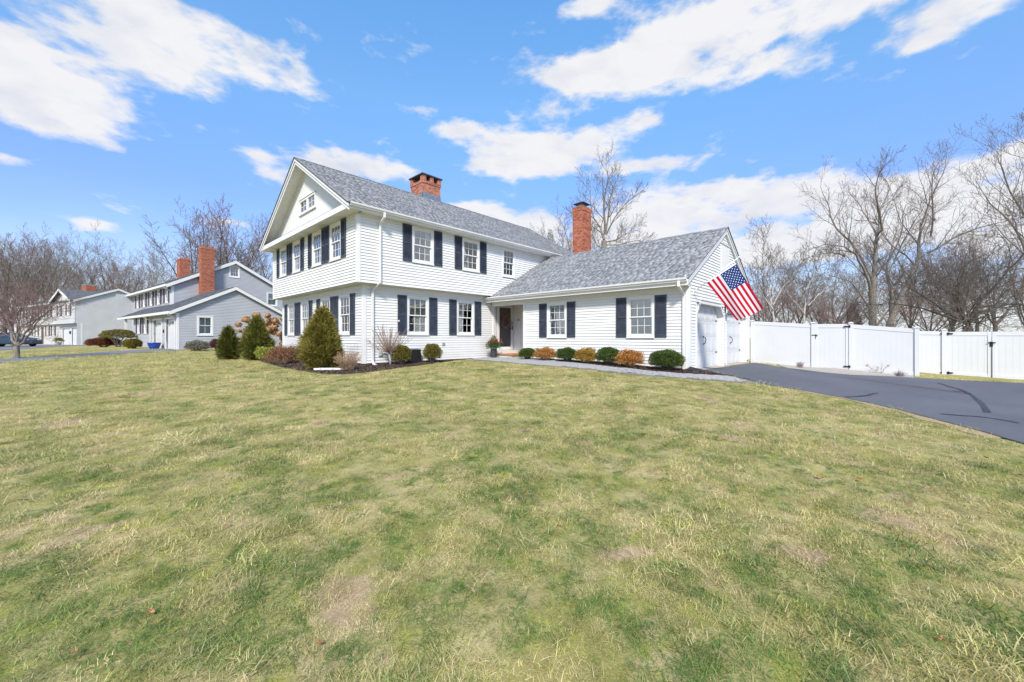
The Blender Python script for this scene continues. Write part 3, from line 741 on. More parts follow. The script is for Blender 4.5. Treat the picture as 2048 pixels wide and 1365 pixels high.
fbox(w, fA, AW[0] - .03, AW[1] + .03, AW[3], AW[3] + .03, -.01, .06); fbox(w, fA, AW[0] - .03, AW[1] + .03, AW[2] - .04, AW[2], -.01, .06)
aw = w.build('attic_window', M_TRIM, house, bevel=.004)
for (a, b) in ((AW[0] + .10, 17.48), (17.65, AW[1] - .10)):
    g = MB(); fbox(g, fA, a, b, AW[2] + .09, AW[3] - .09, -.008, -.004); g.build('pane', M_GLASS, aw)
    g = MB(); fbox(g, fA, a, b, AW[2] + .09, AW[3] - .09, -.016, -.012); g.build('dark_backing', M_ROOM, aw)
    mu = MB(); fbox(mu, fA, (a + b) / 2 - .012, (a + b) / 2 + .012, AW[2] + .09, AW[3] - .09, -.0035, .006); fbox(mu, fA, a, b, (AW[2] + AW[3]) / 2 - .012, (AW[2] + AW[3]) / 2 + .012, -.003, .0055); mu.build('muntins', M_TRIM, aw)
bxr = MB(); bxr.box(5.77, 5.80, 12.77, 22.52, Z2T - .005, ZT0); bxr.build('gable_fascia', M_TRIM, house, bevel=.004)
lg = MB(); lg.hexa([(5.80, 12.8, ZT0 - .03), (6.213, 12.8, ZT0 + .02), (6.213, 22.5, ZT0 + .02), (5.80, 22.5, ZT0 - .03), (5.765, 12.8, ZT0 + .001), (6.213, 12.8, ZT0 + .05), (6.213, 22.5, ZT0 + .05), (5.765, 22.5, ZT0 + .001)]); lg.build('ledge_flashing', M_DECK, house)
sf = MB(); sf.box(5.80, 20.45, 12.80, 22.50, Z2T, Z2T + .03); sof = sf.build('soffit', M_SOFF, house)
for k in range(24):
    mb = MB(); mb.box(5.802, 6.19, 12.85 + k * .4, 12.862 + k * .4, Z2T - .004, Z2T - .0005); mb.build('soffit_batten', M_SOFF, sof)
fa = MB(); fa.box(5.801, 20.45, 12.77, 12.80, Z2T - .005, ze(12.78) - .03); fa.build('fascia', M_TRIM, house, bevel=.004)
# K-style gutter, front eave
def gutter(axis, p, a, b, zt_, sgn, w=.115, h=.115):
    prof = [(0, 0), (0, -h), (w * .55, -h), (w * .70, -h * .62), (w * .95, -h * .42), (w, -.012), (w, 0), (w - .016, 0), (w - .018, -.012), (w - .016, -h * .38), (w * .62, -h * .58), (w * .5, -h + .012), (.012, -h + .012), (.012, 0)]
    mb = MB()
    if axis == 'X': mb.prism([(a, p - sgn * q, zt_ + r) for q, r in prof], (b - a, 0, 0))
    else: mb.prism([(p - sgn * q, a, zt_ + r) for q, r in prof], (0, b - a, 0))
    return mb.build('gutter', M_TRIM, house)
gutter('X', 12.768, 5.80, 20.45, ze(12.72) + .005, 1)
def downspout(pts, side, label=None):
    mb = MB(); mb.sweep(pts, [(-.038, -.026), (.038, -.026), (.038, .026), (-.038, .026)], side); o = mb.build('downspout', M_TRIM, house, bevel=.005)
    return o
XD = 7.02
ds = downspout([(XD, 12.70, 4.36), (XD, 12.70, 4.20), (XD, 13.02, 4.02), (XD, 13.02, 2.02), (XD, 13.03, 1.93), (XD - .12, 13.33, 1.66), (XD - .12, 13.335, 1.55), (XD - .12, 13.335, -.86), (XD - .14, 13.2, -.95), (XD - .14, 13.05, -.97)], (1, 0, 0))
for z in (3.0, .4): 
    mb = MB(); x0 = XD if z > 2 else XD - .12; yy = 13.02 if z > 2 else 13.335; mb.box(x0 - .045, x0 + .045, yy - .032, yy + .06, z, z + .025); mb.build('strap', M_TRIM, ds)
# --- main chimney with arched-less vent openings below a slab
c1 = MB(); CX0, CX1, CY0, CY1 = 11.80, 12.90, 17.45, 18.55; c1.box(CX0, CX1, CY0, CY1, 6.6, 8.18); ch = c1.build('chimney', M_MORTAR, house); ch['label'] = 'wide pinkish brick chimney with open vents under a dark slab'
bricks(ch, CX0, CX1, CY0, CY1, 7.05, 8.06, M_BRICK2, M_MORTAR, 3)
mb = MB(); mb.box(CX0 - .03, CX1 + .03, CY0 - .03, CY1 + .03, 8.06, 8.19); mb.build('mortar_band', M_MORTAR, ch)
bricks(ch, CX0 - .03, CX1 + .03, CY0 - .03, CY1 + .03, 8.06, 8.20, M_BRICK2, M_MORTAR, 4)
def pier(x0, x1, y0, y1, k):
    mb = MB(); mb.box(x0, x1, y0, y1, 8.18, 8.47); p = mb.build('pier', M_MORTAR, ch); bricks(p, x0, x1, y0, y1, 8.20, 8.47, M_BRICK2, M_MORTAR, k)
a0, a1, b0, b1 = CX0 - .03, CX1 + .03, CY0 - .03, CY1 + .03
for k, (x0, x1, y0, y1) in enumerate([(a0, a0 + .21, b0, b0 + .21), (a1 - .21, a1, b0, b0 + .21), (a0, a0 + .21, b1 - .21, b1), (a1 - .21, a1, b1 - .21, b1), ((a0 + a1) / 2 - .1, (a0 + a1) / 2 + .1, b0, b0 + .2), ((a0 + a1) / 2 - .1, (a0 + a1) / 2 + .1, b1 - .2, b1)]): pier(x0, x1, y0, y1, 20 + k)
mb = MB(); mb.box(a0 + .25, a1 - .25, b0 + .25, b1 - .25, 8.18, 8.44); mb.build('flue', M_SLATE, ch)
mb = MB(); mb.box(a0 - .07, a1 + .07, b0 - .07, b1 + .07, 8.472, 8.53); mb.build('cap_slab', M_SLATE, ch, bevel=.008)
mb = MB(); mb.box(CX0 - .028, CX1 + .028, CY0 - .024, CY0 - .014, 7.1, 7.56); mb.box(CX0 - .028, CX0 - .018, CY0 - .024, CY0 + .12, 7.1, 7.60); mb.build('flashing', M_LEAD, ch)

# --- wing roof
XE = 12.42; zw = lambda x: ZRID - PITCH * abs(x - XRID); XE2 = 20.78; YW0, YW1 = YG - .13, 13.08
dk = MB(); slab(dk, (XE, YW0, zw(XE)), (XRID, YW0, ZRID), (XRID, YW1, ZRID), (XE, YW1, zw(XE)), .045); slab(dk, (XRID + .0005, YW0, ZRID), (XE2, YW0, zw(XE2)), (XE2, YW1, zw(XE2)), (XRID + .0005, YW1, ZRID), .045)
wroof = dk.build('wing_roof', M_DECK, house); wroof['label'] = 'grey shingle roof of the garage wing'
LW = math.hypot(XRID - XE, ZRID - zw(XE))
shingles(wroof, (XE - .02, YW0 - .012, zw(XE - .02) + .002), (0, 1, 0), (1, 0, PITCH), YW1 - YW0 + .012, LW + .02, M_SHING, seed=21)
shingles(wroof, (XE2, YW0 - .012, zw(XE2) + .002), (0, 1, 0), (-1, 0, PITCH), YW1 - YW0 + .012, LW, M_SHING, seed=22, wmin=.5, wmax=1.0)
rc = MB(); y = YW0 - .012
while y < YW1 - .2:
    for sgn in (-1, 1):
        rc.add([(XRID, y, ZRID + .026), (XRID, y + .2, ZRID + .017), (XRID + sgn * .15, y + .2, ZRID - .15 * PITCH + .017), (XRID + sgn * .15, y, ZRID - .15 * PITCH + .026)], [(0, 1, 2, 3)])
    y += .14
tag(rc.build('ridge_caps', M_SHING, wroof, recalc=False), kind='stuff')
for sgn in (-1, 1):
    xe = XRID + sgn * 4.16; zr = zw(xe)
    for (ya, yb, dr, tp) in ((YW0 + .012, YW0 + .04, .11, .047), (YW0 + .041, YG - .024, .24, .047)):
        mb = MB(); xi = XRID + sgn * .0004
        mb.hexa([(xe, ya, zr - dr), (xi, ya, ZRID - dr), (xi, yb, ZRID - dr), (xe, yb, zr - dr), (xe, ya, zr - tp), (xi, ya, ZRID - tp), (xi, yb, ZRID - tp), (xe, yb, zr - tp)]); mb.build('rake_board', M_TRIM, house)
fa = MB(); fa.box(12.425, 12.455, YW0 + .02, 13.38, 1.60, 1.785); fa.build('fascia', M_TRIM, house, bevel=.004)
sf = MB(); sf.box(12.456, XW + .02, YG - .02, 13.38, 1.64, 1.66); sf.build('soffit', M_SOFF, house)
er = MB(); er.box(12.46, XW + .02, YG - .03, YG - .003, 1.60, 1.93); er.build('eave_return', M_TRIM, house)
gutter('Y', 12.424, YW0 + .03, 13.36, 1.82, 1)
fz = MB(); fz.box(XW - .028, XW, YG + .1, 11.30, 1.50, 1.638); fz.build('frieze_board', M_TRIM, house)
downspout([(12.35, 4.60, 1.74), (12.35, 4.60, 1.58), (12.78, 4.60, 1.34), (12.785, 4.60, 1.25), (12.785, 4.60, -1.0)], (0, 1, 0))
# --- wing chimney
c2 = MB(); c2.box(16.9, 17.72, 11.05, 11.62, 3.2, 6.42); ch2 = c2.build('chimney', M_MORTAR, house); ch2['label'] = 'tall narrow orange brick chimney with steel cowl behind the wing ridge'
bricks(ch2, 16.9, 17.72, 11.05, 11.62, 3.55, 6.42, M_BRICK, M_MORTAR, 8, gap=.008)
mb = MB(); mb.box(16.88, 17.74, 11.03, 11.64, 6.42, 6.63); cp = mb.build('crown', M_MORTAR, ch2); bricks(cp, 16.88, 17.74, 11.03, 11.64, 6.42, 6.63, M_BRICK, M_MORTAR, 9, gap=.008)
mb = MB(); mb.box(17.12, 17.50, 11.18, 11.49, 6.63, 6.83); mb.build('cowl_mesh', M_STEEL, ch2)
mb = MB()
cxm, cym = 17.31, 11.335; mb.add([(cxm - .36, cym - .33, 6.83), (cxm + .36, cym - .33, 6.83), (cxm + .36, cym + .33, 6.83), (cxm - .36, cym + .33, 6.83), (cxm - .12, cym, 6.97), (cxm + .12, cym, 6.97)], [(0, 1, 5, 4), (1, 2, 5), (2, 3, 4, 5), (3, 0, 4), (3, 2, 1, 0)]); mb.build('cowl_lid', M_SLATE, ch2)

# --- entry recess
XD1 = 14.42
M_GREY = mat('door_grey', (.115, .115, .115), .5, .15, 4)
pn = MB(); pn.box(XD1, XD1 + .06, 11.3, YF1, -.86, 1.64); rp = pn.build('recess_panel', M_SIDE, house)
for k in range(9):
    mb = MB(); mb.box(XD1 - .014, XD1 - .0005, 11.45 + k * .22, 11.665 + k * .22 - .008, -.60, 1.60); mb.build('vertical_board', M_TRIM, rp)
bk = MB(); bk.box(13.0, 13.16, YF1, YF1 + .06, -.9, 1.66); bk.box(14.34, XD1, YF1, YF1 + .06, -.9, 1.66); bk.box(13.16, 14.34, YF1, YF1 + .06, 1.56, 1.66); bk.build('door_wall', M_TRIM, house)
pc = MB(); pc.box(12.86, XD1, 11.36, 13.38, 1.641, 1.66); pc.build('recess_ceiling', M_SOFF, house)
tr = MB(); tr.box(XW - .03, XW + .07, 11.30, 11.40, -.97, 1.638); tr.build('recess_post', M_TRIM, house)
tr = MB(); tr.box(12.92, 13.02, YF1 - .055, YF1 + .0, -.92, 1.638); tr.build('recess_post', M_TRIM, house)
hd = MB(); hd.box(XW - .028, XW + .07, 11.402, YF1 - .06, 1.44, 1.638); hd.build('recess_header', M_TRIM, house)
dr = MB(); dr.box(13.30, 14.26, YF1 + .075, YF1 + .12, -.56, 1.52); door = dr.build('front_door', M_GREY, house); door['label'] = 'dark grey plank front door behind a white storm door'
for k in range(5):
    mb = MB(); mb.box(13.33 + k * .18, 13.50 + k * .18, YF1 + .063, YF1 + .0745, -.50, 1.50); mb.build('plank', M_GREY, door)
sd = MB(); y0, y1 = YF1 - .03, YF1 + .02
sd.box(13.20, 13.36, y0, y1, -.60, 1.56); sd.box(14.17, 14.32, y0, y1, -.60, 1.56); sd.box(13.36, 14.17, y0 + .001, y1 - .001, 1.44, 1.56); sd.box(13.36, 14.17, y0 + .001, y1 - .001, -.60, -.45)
std = sd.build('storm_door', M_TRIM, house, bevel=.004)
mb = MB(); mb.box(13.355, 14.175, YF1 - .008, YF1 - .004, -.455, 1.445); mb.build('pane', M_GLASS, std)
mb = MB(); mb.box(14.21, 14.255, y0 - .02, y0 - .001, .36, .60); mb.tube([(14.22, y0 - .05, .45), (14.12, y0 - .055, .45)], .012, 8); mb.tube([(14.232, y0, .45), (14.232, y0 - .05, .45)], .012, 8); mb.build('door_handle', M_BLACK, std)
mb = MB(); mb.box(14.205, 14.25, y0 - .018, y0 - .001, .66, .76); mb.build('lock', M_BLACK, std)
# number on the recess side wall
def digits(txt, p, h, m, parent):
    cu = bpy.data.curves.new('house_number', 'FONT'); cu.body = txt; cu.size = h; cu.extrude = .004; cu.align_x = 'CENTER'
    tmp = bpy.data.objects.new('tmp', cu); COL.objects.link(tmp); dg = bpy.context.evaluated_depsgraph_get(); me = bpy.data.meshes.new_from_object(tmp.evaluated_get(dg)); bpy.data.objects.remove(tmp)
    me.materials.clear(); me.materials.append(m); o = bpy.data.objects.new('house_number', me); COL.objects.link(o)
    o.location = p; o.rotation_euler = (math.pi / 2, 0, -math.pi / 2); attach(o, parent); return o
digits('16', (XD1 - .016, 13.12, .82), .17, M_BLACK, house)
sp = MB(); sp.box(12.80, XD1, 12.05, YF1 - .06, -.97, -.80); st = sp.build('stoop', M_TRIM, house)
mb = MB(); mb.box(12.76, XD1, 12.0, YF1 - .055, -.799, -.752); mb.build('stoop_tread', M_TERRA, st)
mb = MB(); mb.box(13.1, XD1, 13.0, YF1 - .05, -.751, -.61); mb.build('threshold_step', M_TRIM, st)

# --- garage doors
for gi, (a, b) in enumerate(GO):
    c = .36
    tr = MB(); wd = .115; n0, n1 = -.02, .038
    fbox(tr, fGar, a - wd, a, GZ0, GZ1 - c, n0, n1); fbox(tr, fGar, b, b + wd, GZ0, GZ1 - c, n0, n1); fbox(tr, fGar, a + c, b - c, GZ1, GZ1 + wd, n0, n1)
    for (sa, sg) in ((a, 1), (b, -1)):     # chamfered upper corners, filled above
        P = lambda s, z, n: fGar.P(s, z, n)
        q = [(sa - sg * wd, GZ1 - c), (sa, GZ1 - c), (sa + sg * c, GZ1), (sa + sg * c, GZ1 + wd)]
        tr.prism([P(s, z, n1) for s, z in q], (0, n1 - n0, 0))
        tr.prism([P(s, z, -.18) for s, z in [(sa, GZ1 - c), (sa, GZ1 + .03), (sa + sg * c, GZ1 + .03), (sa + sg * c, GZ1)]], (0, -.155, 0))
        fbox(tr, fGar, min(sa, sa - sg * .05), max(sa, sa - sg * .05), GZ0, GZ1 - c, -.30, -.021)
    fbox(tr, fGar, a + c, b - c, GZ1, GZ1 + .05, -.30, -.021)
    fbox(tr, fGar, a + .0, b - .0, GZ1 - .0, GZ1 + .02, -.36, -.301)
    # moulding over the casing
    fbox(tr, fGar, a + c - .06, b - c + .06, GZ1 + wd, GZ1 + wd + .035, -.01, .065)
    tr.build('garage_casing', M_TRIM, house, bevel=.004)
    d = MB(); fbox(d, fGar, a - .04, b + .04, GZ0, GZ1 + .05, -.30, -.20); gd = d.build('garage_door', M_VINYL, house)
    gd['label'] = 'white panelled garage door nearer the wing corner' if gi == 0 else 'white panelled garage door nearer the vinyl fence'
    sh = (GZ1 - GZ0) / 4
    for r in range(4):
        z0, z1 = GZ0 + r * sh, GZ0 + (r + 1) * sh
        s_ = MB(); fbox(s_, fGar, a - .03, b + .03, z0 + .004, z1 - .004, -.199, -.186); sec = s_.build('door_section', M_VINYL, gd, bevel=.004)
        for k in range(4):
            x0 = a + .09 + k * (b - a - .12) / 4; x1 = x0 + (b - a - .12) / 4 - .08
            if r < 3: rows = ((z0 + .07, z1 - .07),)
            else: rows = ((z0 + .06, z1 - .06),)
            for q0, q1 in rows:
                p = MB(); fr_ = fGar
                fbox(p, fr_, x0, x1, q1 - .014, q1, -.186, -.178); fbox(p, fr_, x0, x1, q0, q0 + .014, -.186, -.178); fbox(p, fr_, x0, x0 + .014, q0 + .014, q1 - .014, -.186, -.178); fbox(p, fr_, x1 - .014, x1, q0 + .014, q1 - .014, -.186, -.178)
                fbox(p, fr_, x0 + .05, x1 - .05, q0 + .045, q1 - .045, -.186, -.179)
                if r == 3:
                    for g in range(1, 4): fbox(p, fr_, x0 + (x1 - x0) * g / 4 - .006, x0 + (x1 - x0) * g / 4 + .006, q0 + .05, q1 - .05, -.179, -.174)
                p.build('panel', M_VINYL, gd)
    for zz in (GZ0 + .52, GZ1 - .50):
        h = MB(); x = b - .03; h.prism([fGar.P(q, zz + w_, -.172) for q, w_ in ((x, -.02), (x - .10, -.013), (x - .20, -.022), (x - .26, 0), (x - .20, .022), (x - .10, .013), (x, .02))], (0, .014, 0)); h.build('strap_hinge', M_BLACK, gd)
    xm = (a + b) / 2 - .18
    h = MB(); h.tube([fGar.P(xm, .02, -.18), fGar.P(xm + .01, .0, -.12), fGar.P(xm + .02, -.1, -.10), fGar.P(xm + .01, -.2, -.12), fGar.P(xm, -.23, -.18)], .013, 8); fbox(h, fGar, xm - .02, xm + .02, -.01, .06, -.186, -.172); fbox(h, fGar, xm - .02, xm + .02, -.27, -.2, -.186, -.172); h.build('door_handle', M_BLACK, gd)
    ap = MB(); ap.box(a - .1, b + .1, YG - .14, YG + .22, -1.3, -1.073); ap.build('door_sill', M_FOUND, house)
# louvre in the garage gable
lv = MB(); fbox(lv, fGar, 16.05, 17.15, 2.40, 3.52, .0, .03); lo = lv.build('gable_louvre', M_TRIM, house)
for k in range(8):
    mb = MB(); fbox(mb, fGar, 16.13 + k * .118, 16.13 + k * .118 + .108, 2.48, 3.42, .0305, .040); mb.build('louvre_board', M_TRIM, lo)
mb = MB(); fbox(mb, fGar, 16.02, 17.18, 3.52, 3.56, .0, .06); mb.build('louvre_cap', M_TRIM, lo)
# lantern between the doors
ln = MB(); xl = 16.60; fbox(ln, fGar, xl - .05, xl + .05, .98, 1.30, .02, .045); lan = ln.build('wall_lantern', M_BLACK, house, bevel=.004)
mb = MB(); mb.tube([fGar.P(xl, 1.25, .04), fGar.P(xl, 1.30, .12), fGar.P(xl, 1.22, .19)], .012, 6); fbox(mb, fGar, xl - .09, xl + .09, 1.16, 1.19, .10, .28); fbox(mb, fGar, xl - .07, xl + .07, .86, .885, .12, .26)
for sx in (-.07, .058):
    for nn in (.12, .248): fbox(mb, fGar, xl + sx, xl + sx + .012, .885, 1.16, nn, nn + .012)
mb.add([fGar.P(xl - .09, 1.19, .10), fGar.P(xl + .09, 1.19, .10), fGar.P(xl + .09, 1.19, .28), fGar.P(xl - .09, 1.19, .28), fGar.P(xl, 1.30, .19)], [(0, 1, 4), (1, 2, 4), (2, 3, 4), (3, 0, 4)]); mb.build('lantern_cage', M_BLACK, lan)
mb = MB(); fbox(mb, fGar, xl - .056, xl + .056, .89, 1.158, .134, .246); mb.build('lantern_glass', M_GLASS, lan)
# small fixtures on the front wall
mb = MB(); fbox(mb, fF1, 10.0, 10.14, -.33, -.22, .018, .045); mb.build('wall_vent', mat('vent_grey', (.28, .28, .28), .6), house, bevel=.004)
mb = MB(); fbox(mb, fF1, 7.14, 7.28, -.66, -.50, .018, .08); mb.build('outlet_box', mat('outlet_white', (.6, .6, .58), .5), house, bevel=.006)
mb = MB(); fbox(mb, fF1, 7.93, 7.99, .60, .66, .018, .07); mb.build('flood_sensor', M_TRIM, house)
mb = MB(); mb.tube([fF1.P(7.36, -.58, .03), fF1.P(7.42, -.60, .10), fF1.P(7.60, -.80, .12), fF1.P(7.85, -.90, .16), fF1.P(8.2, -.93, .2)], .014, 6); mb.build('cable', M_BLKPL, house, smooth=True)

# ------------------------------------------------------------------ driveway, walk, beds
def G2(px, py): p = ground(px, py); return Vector((p.x, p.y))
edge = smoothpoly([G2(*q) for q in ((1532, 770), (1610, 783), (1700, 799), (1790, 819), (1860, 838), (1930, 856), (1990, 873), (2048, 890))], 1)
ex = (edge[-1] - edge[-2]).normalized()
rj = random.Random(77); fine_ = []
for a_, b_ in zip(edge[:-1], edge[1:]):      # crumbling edge
    kq = max(1, int((b_ - a_).length / .14)); fine_ += [a_.lerp(b_, q / kq) + Vector((rj.uniform(-1, 1), rj.uniform(-1, 1))) * .018 for q in range(kq)]
edge_s = edge; edge = fine_ + [edge[-1]]
edge += [edge[-1] + ex * 2.0 + Vector((-.2, -.3)), edge[-1] + ex * 5 + Vector((-.9, -1.2)), edge[-1] + ex * 12 + Vector((-4, -5))]
far = [G2(2048, 768), G2(1940, 763), G2(1838, 757.5)]
fdir = (far[0] - far[1]).normalized()
drive_poly = [Vector((13.34, 4.33))] + edge + [edge[-1] + Vector((9, 1)), far[0] + fdir * 9 + Vector((2, 0)), far[0] + fdir * 4] + far + [G2(1700, 750), G2(1640, 744.5), G2(1560, 735), Vector((20.30, 4.2)), Vector((19.9, 4.33))]
def asphalt_mat():
    m, N, L, b = new_mat('asphalt')
    tc = N.new('ShaderNodeNewGeometry'); n = N.new('ShaderNodeTexNoise'); n.inputs['Scale'].default_value = .55; n.inputs['Detail'].default_value = 5; L.new(tc.outputs['Position'], n.inputs['Vector'])
    n2 = N.new('ShaderNodeTexNoise'); n2.inputs['Scale'].default_value = 90; n2.inputs['Detail'].default_value = 4; n2.inputs['Roughness'].default_value = .8; L.new(tc.outputs['Position'], n2.inputs['Vector'])
    n3 = N.new('ShaderNodeTexNoise'); n3.inputs['Scale'].default_value = 7; n3.inputs['Detail'].default_value = 8; n3.inputs['Roughness'].default_value = .75; L.new(tc.outputs['Position'], n3.inputs['Vector'])
    ma = N.new('ShaderNodeMath'); ma.operation = 'MULTIPLY_ADD'; L.new(n3.outputs['Fac'], ma.inputs[0]); ma.inputs[1].default_value = .9; mb_ = N.new('ShaderNodeMath'); mb_.operation = 'MULTIPLY_ADD'; L.new(n.outputs['Fac'], mb_.inputs[0]); mb_.inputs[1].default_value = 1.3; mb_.inputs[2].default_value = -.6; L.new(mb_.outputs[0], ma.inputs[2]); ma.use_clamp = True
    a = N.new('ShaderNodeMixRGB'); L.new(ma.outputs[0], a.inputs[0]); a.inputs[1].default_value = (.072, .075, .09, 1); a.inputs[2].default_value = (.125, .13, .15, 1)
    c = N.new('ShaderNodeMixRGB'); c.blend_type = 'OVERLAY'; c.inputs[0].default_value = .55; L.new(a.outputs[0], c.inputs[1]); L.new(n2.outputs['Fac'], c.inputs[2])
    L.new(c.outputs[0], b.inputs['Base Color']); b.inputs['Roughness'].default_value = .82; b.inputs['Specular IOR Level'].default_value = .3
    bp = N.new('ShaderNodeBump'); bp.inputs['Strength'].default_value = .55; bp.inputs['Distance'].default_value = .01; L.new(n2.outputs['Fac'], bp.inputs['Height']); L.new(bp.outputs[0], b.inputs['Normal'])
    return m
M_ASPH = asphalt_mat()
drive = tag(drape('driveway', drive_poly, .022, M_ASPH, .45), 'dark asphalt driveway in front of the garage', kind='structure')
M_TAR = mat('tar_seal', (.018, .018, .022), .45, .2, 6)
def ribbon(pts, w, lift, seed):
    rng = random.Random(seed); pts = smoothpoly(pts, 2); V = []; Q = []
    fine = []
    for a, b in zip(pts[:-1], pts[1:]):
        k = max(1, int((b - a).length / .12)); fine += [a.lerp(b, i / k) for i in range(k)]
    fine.append(pts[-1])
    for i, p in enumerate(fine):
        d = (fine[min(i + 1, len(fine) - 1)] - fine[max(0, i - 1)]).normalized(); s = Vector((-d.y, d.x)); ww = w * rng.uniform(.6, 1.35) / 2; p = p + s * rng.uniform(-.012, .012)
        for sg in (-1, 1):
            q = p + s * sg * ww; V.append((q.x, q.y, zg1(q.x, q.y) + lift))
        if i: k = len(V); Q.append((k - 4, k - 3, k - 1, k - 2))
    return V, Q
for k, (line, w) in enumerate([([(1585, 739), (1640, 751), (1700, 758), (1800, 772), (1900, 785), (1935, 790)], .05), ([(1876, 768), (1900, 776), (1930, 784), (1955, 800), (1968, 815), (1974, 828)], .085), ([(1880, 831), (1930, 835), (1975, 838), (2040, 850)], .06), ([(1690, 797), (1730, 795), (1752, 789)], .06), ([(1905, 784), (1928, 786), (1940, 790)], .08)]):
    V, Q = ribbon([G2(*q) for q in line], w, .0265 + .0006 * k, k); np_mesh('tar_seam', V, Q, M_TAR, drive)
# worn brown verge between lawn and asphalt
M_VERGE = mat('dry_verge', (.40, .29, .19), .95, .35, 9, .6, 60, col2=(.29, .23, .125))
vp = [p for p in edge_s[2:14]]
inner = []
for i, p in enumerate(vp):
    d = (vp[min(i + 1, len(vp) - 1)] - vp[max(i - 1, 0)]).normalized(); s = Vector((d.y, -d.x)); s = s if s.dot(-p) > 0 else -s
    inner.append(p + s * (.05 + .16 * min(1, i / 8.0) + .05 * math.sin(i * 2.1)))
tag(drape('dry_verge', vp + inner[::-1], .012, M_VERGE, .3, skirt=.02), 'strip of dry brown grass along the driveway edge', kind='structure')

wn = smoothpoly([G2(*q) for q in ((912, 719.5), (960, 722), (1040, 728.5), (1130, 736), (1230, 746.5), (1330, 755.5), (1430, 763.5), (1533, 771))], 1)
wf = smoothpoly([G2(*q) for q in ((1452, 752.5), (1400, 750), (1330, 745.5), (1250, 737.5), (1170, 729), (1090, 720.5), (1040, 716.5))], 1)
walk_poly = wn + wf + [Vector((12.77, 11.9)), Vector((12.77, 13.36)), Vector((11.6, 13.36))]
M_PAVER_BED = mat('paver_joint_sand', (.17, .16, .15), .95, .2, 20, .3, 90)
M_PAVER = mat('paver_grey', (.34, .335, .335), .85, .22, 5, .3, 80, island=.14)
walk = tag(drape('walkway', walk_poly, .018, M_PAVER_BED, .35), 'grey paver walkway from the driveway to the front step', kind='structure')
def lay_pavers():
    """pavers run along the walk; the nearest ones are pieces of their own, the rest one mesh"""
    d = Vector((0, 1)); rng = random.Random(9); cells = []
    arr = np.array([(p.x, p.y) for p in walk_poly])
    x0, x1, y0, y1 = arr[:, 0].min(), arr[:, 0].max(), arr[:, 1].min(), arr[:, 1].max()
    u = Vector((.17, .985)).normalized(); v = Vector((u.y, -u.x)); c = Vector(((x0 + x1) / 2, (y0 + y1) / 2))
    R = 9; r = 0; a = -R
    while a < R:
        wv = (.15, .21, .15)[r % 3]; b = -R + rng.uniform(0, .15)
        while b < R:
            ln = rng.choice((.15, .21, .30)); p = c + v * (a + wv / 2) + u * (b + ln / 2); cells.append((p.x, p.y, wv - .007, ln - .007)); b += ln
        a += wv; r += 1
    C = np.array(cells); hw, hl = C[:, 2] / 2, C[:, 3] / 2
    ok = np.ones(len(C), bool)
    for sa in (-1, 1):
        for sb in (-1, 1):
            ok &= inpoly(np.stack([C[:, 0] + v.x * sa * hw + u.x * sb * hl, C[:, 1] + v.y * sa * hw + u.y * sb * hl], 1), walk_poly)
    C = C[ok]; C = C[np.argsort(np.hypot(C[:, 0], C[:, 1]))]
    ang = math.atan2(u.y, u.x) - math.pi / 2
    unit = {}
    rest = MB(); z = zg(C[:, 0], C[:, 1])
    for i, (x, y, w, l) in enumerate(C):
        zz = float(z[i]) + .018
        if i < 290:
            key = (round(w, 3), round(l, 3))
            if key not in unit:
                mb = MB(); mb.hexa([(-w / 2, -l / 2, 0), (w / 2, -l / 2, 0), (w / 2, l / 2, 0), (-w / 2, l / 2, 0), (-w / 2 + .005, -l / 2 + .005, .014), (w / 2 - .005, -l / 2 + .005, .014), (w / 2 - .005, l / 2 - .005, .014), (-w / 2 + .005, l / 2 - .005, .014)])
                o = mb.build('paver', M_PAVER, walk); unit[key] = o.data
            else: o = linked('paver', unit[key], walk)
            o.location = (x, y, zz + rng.uniform(-.002, .002)); o.rotation_euler = (rng.uniform(-.006, .006), rng.uniform(-.006, .006), ang)
        else:
            ru, rv = Vector((u.x, u.y, 0)), Vector((v.x, v.y, 0)); p = Vector((x, y, zz)); dz = Vector((0, 0, .014 + rng.uniform(-.002, .002)))
            q = [p - rv * w / 2 - ru * l / 2, p + rv * w / 2 - ru * l / 2, p + rv * w / 2 + ru * l / 2, p - rv * w / 2 + ru * l / 2]
            rest.hexa(q + [k + dz + (p - k) * .06 for k in q])
    if rest.v: tag(rest.build('pavers', M_PAVER, walk), kind='stuff')
lay_pavers()

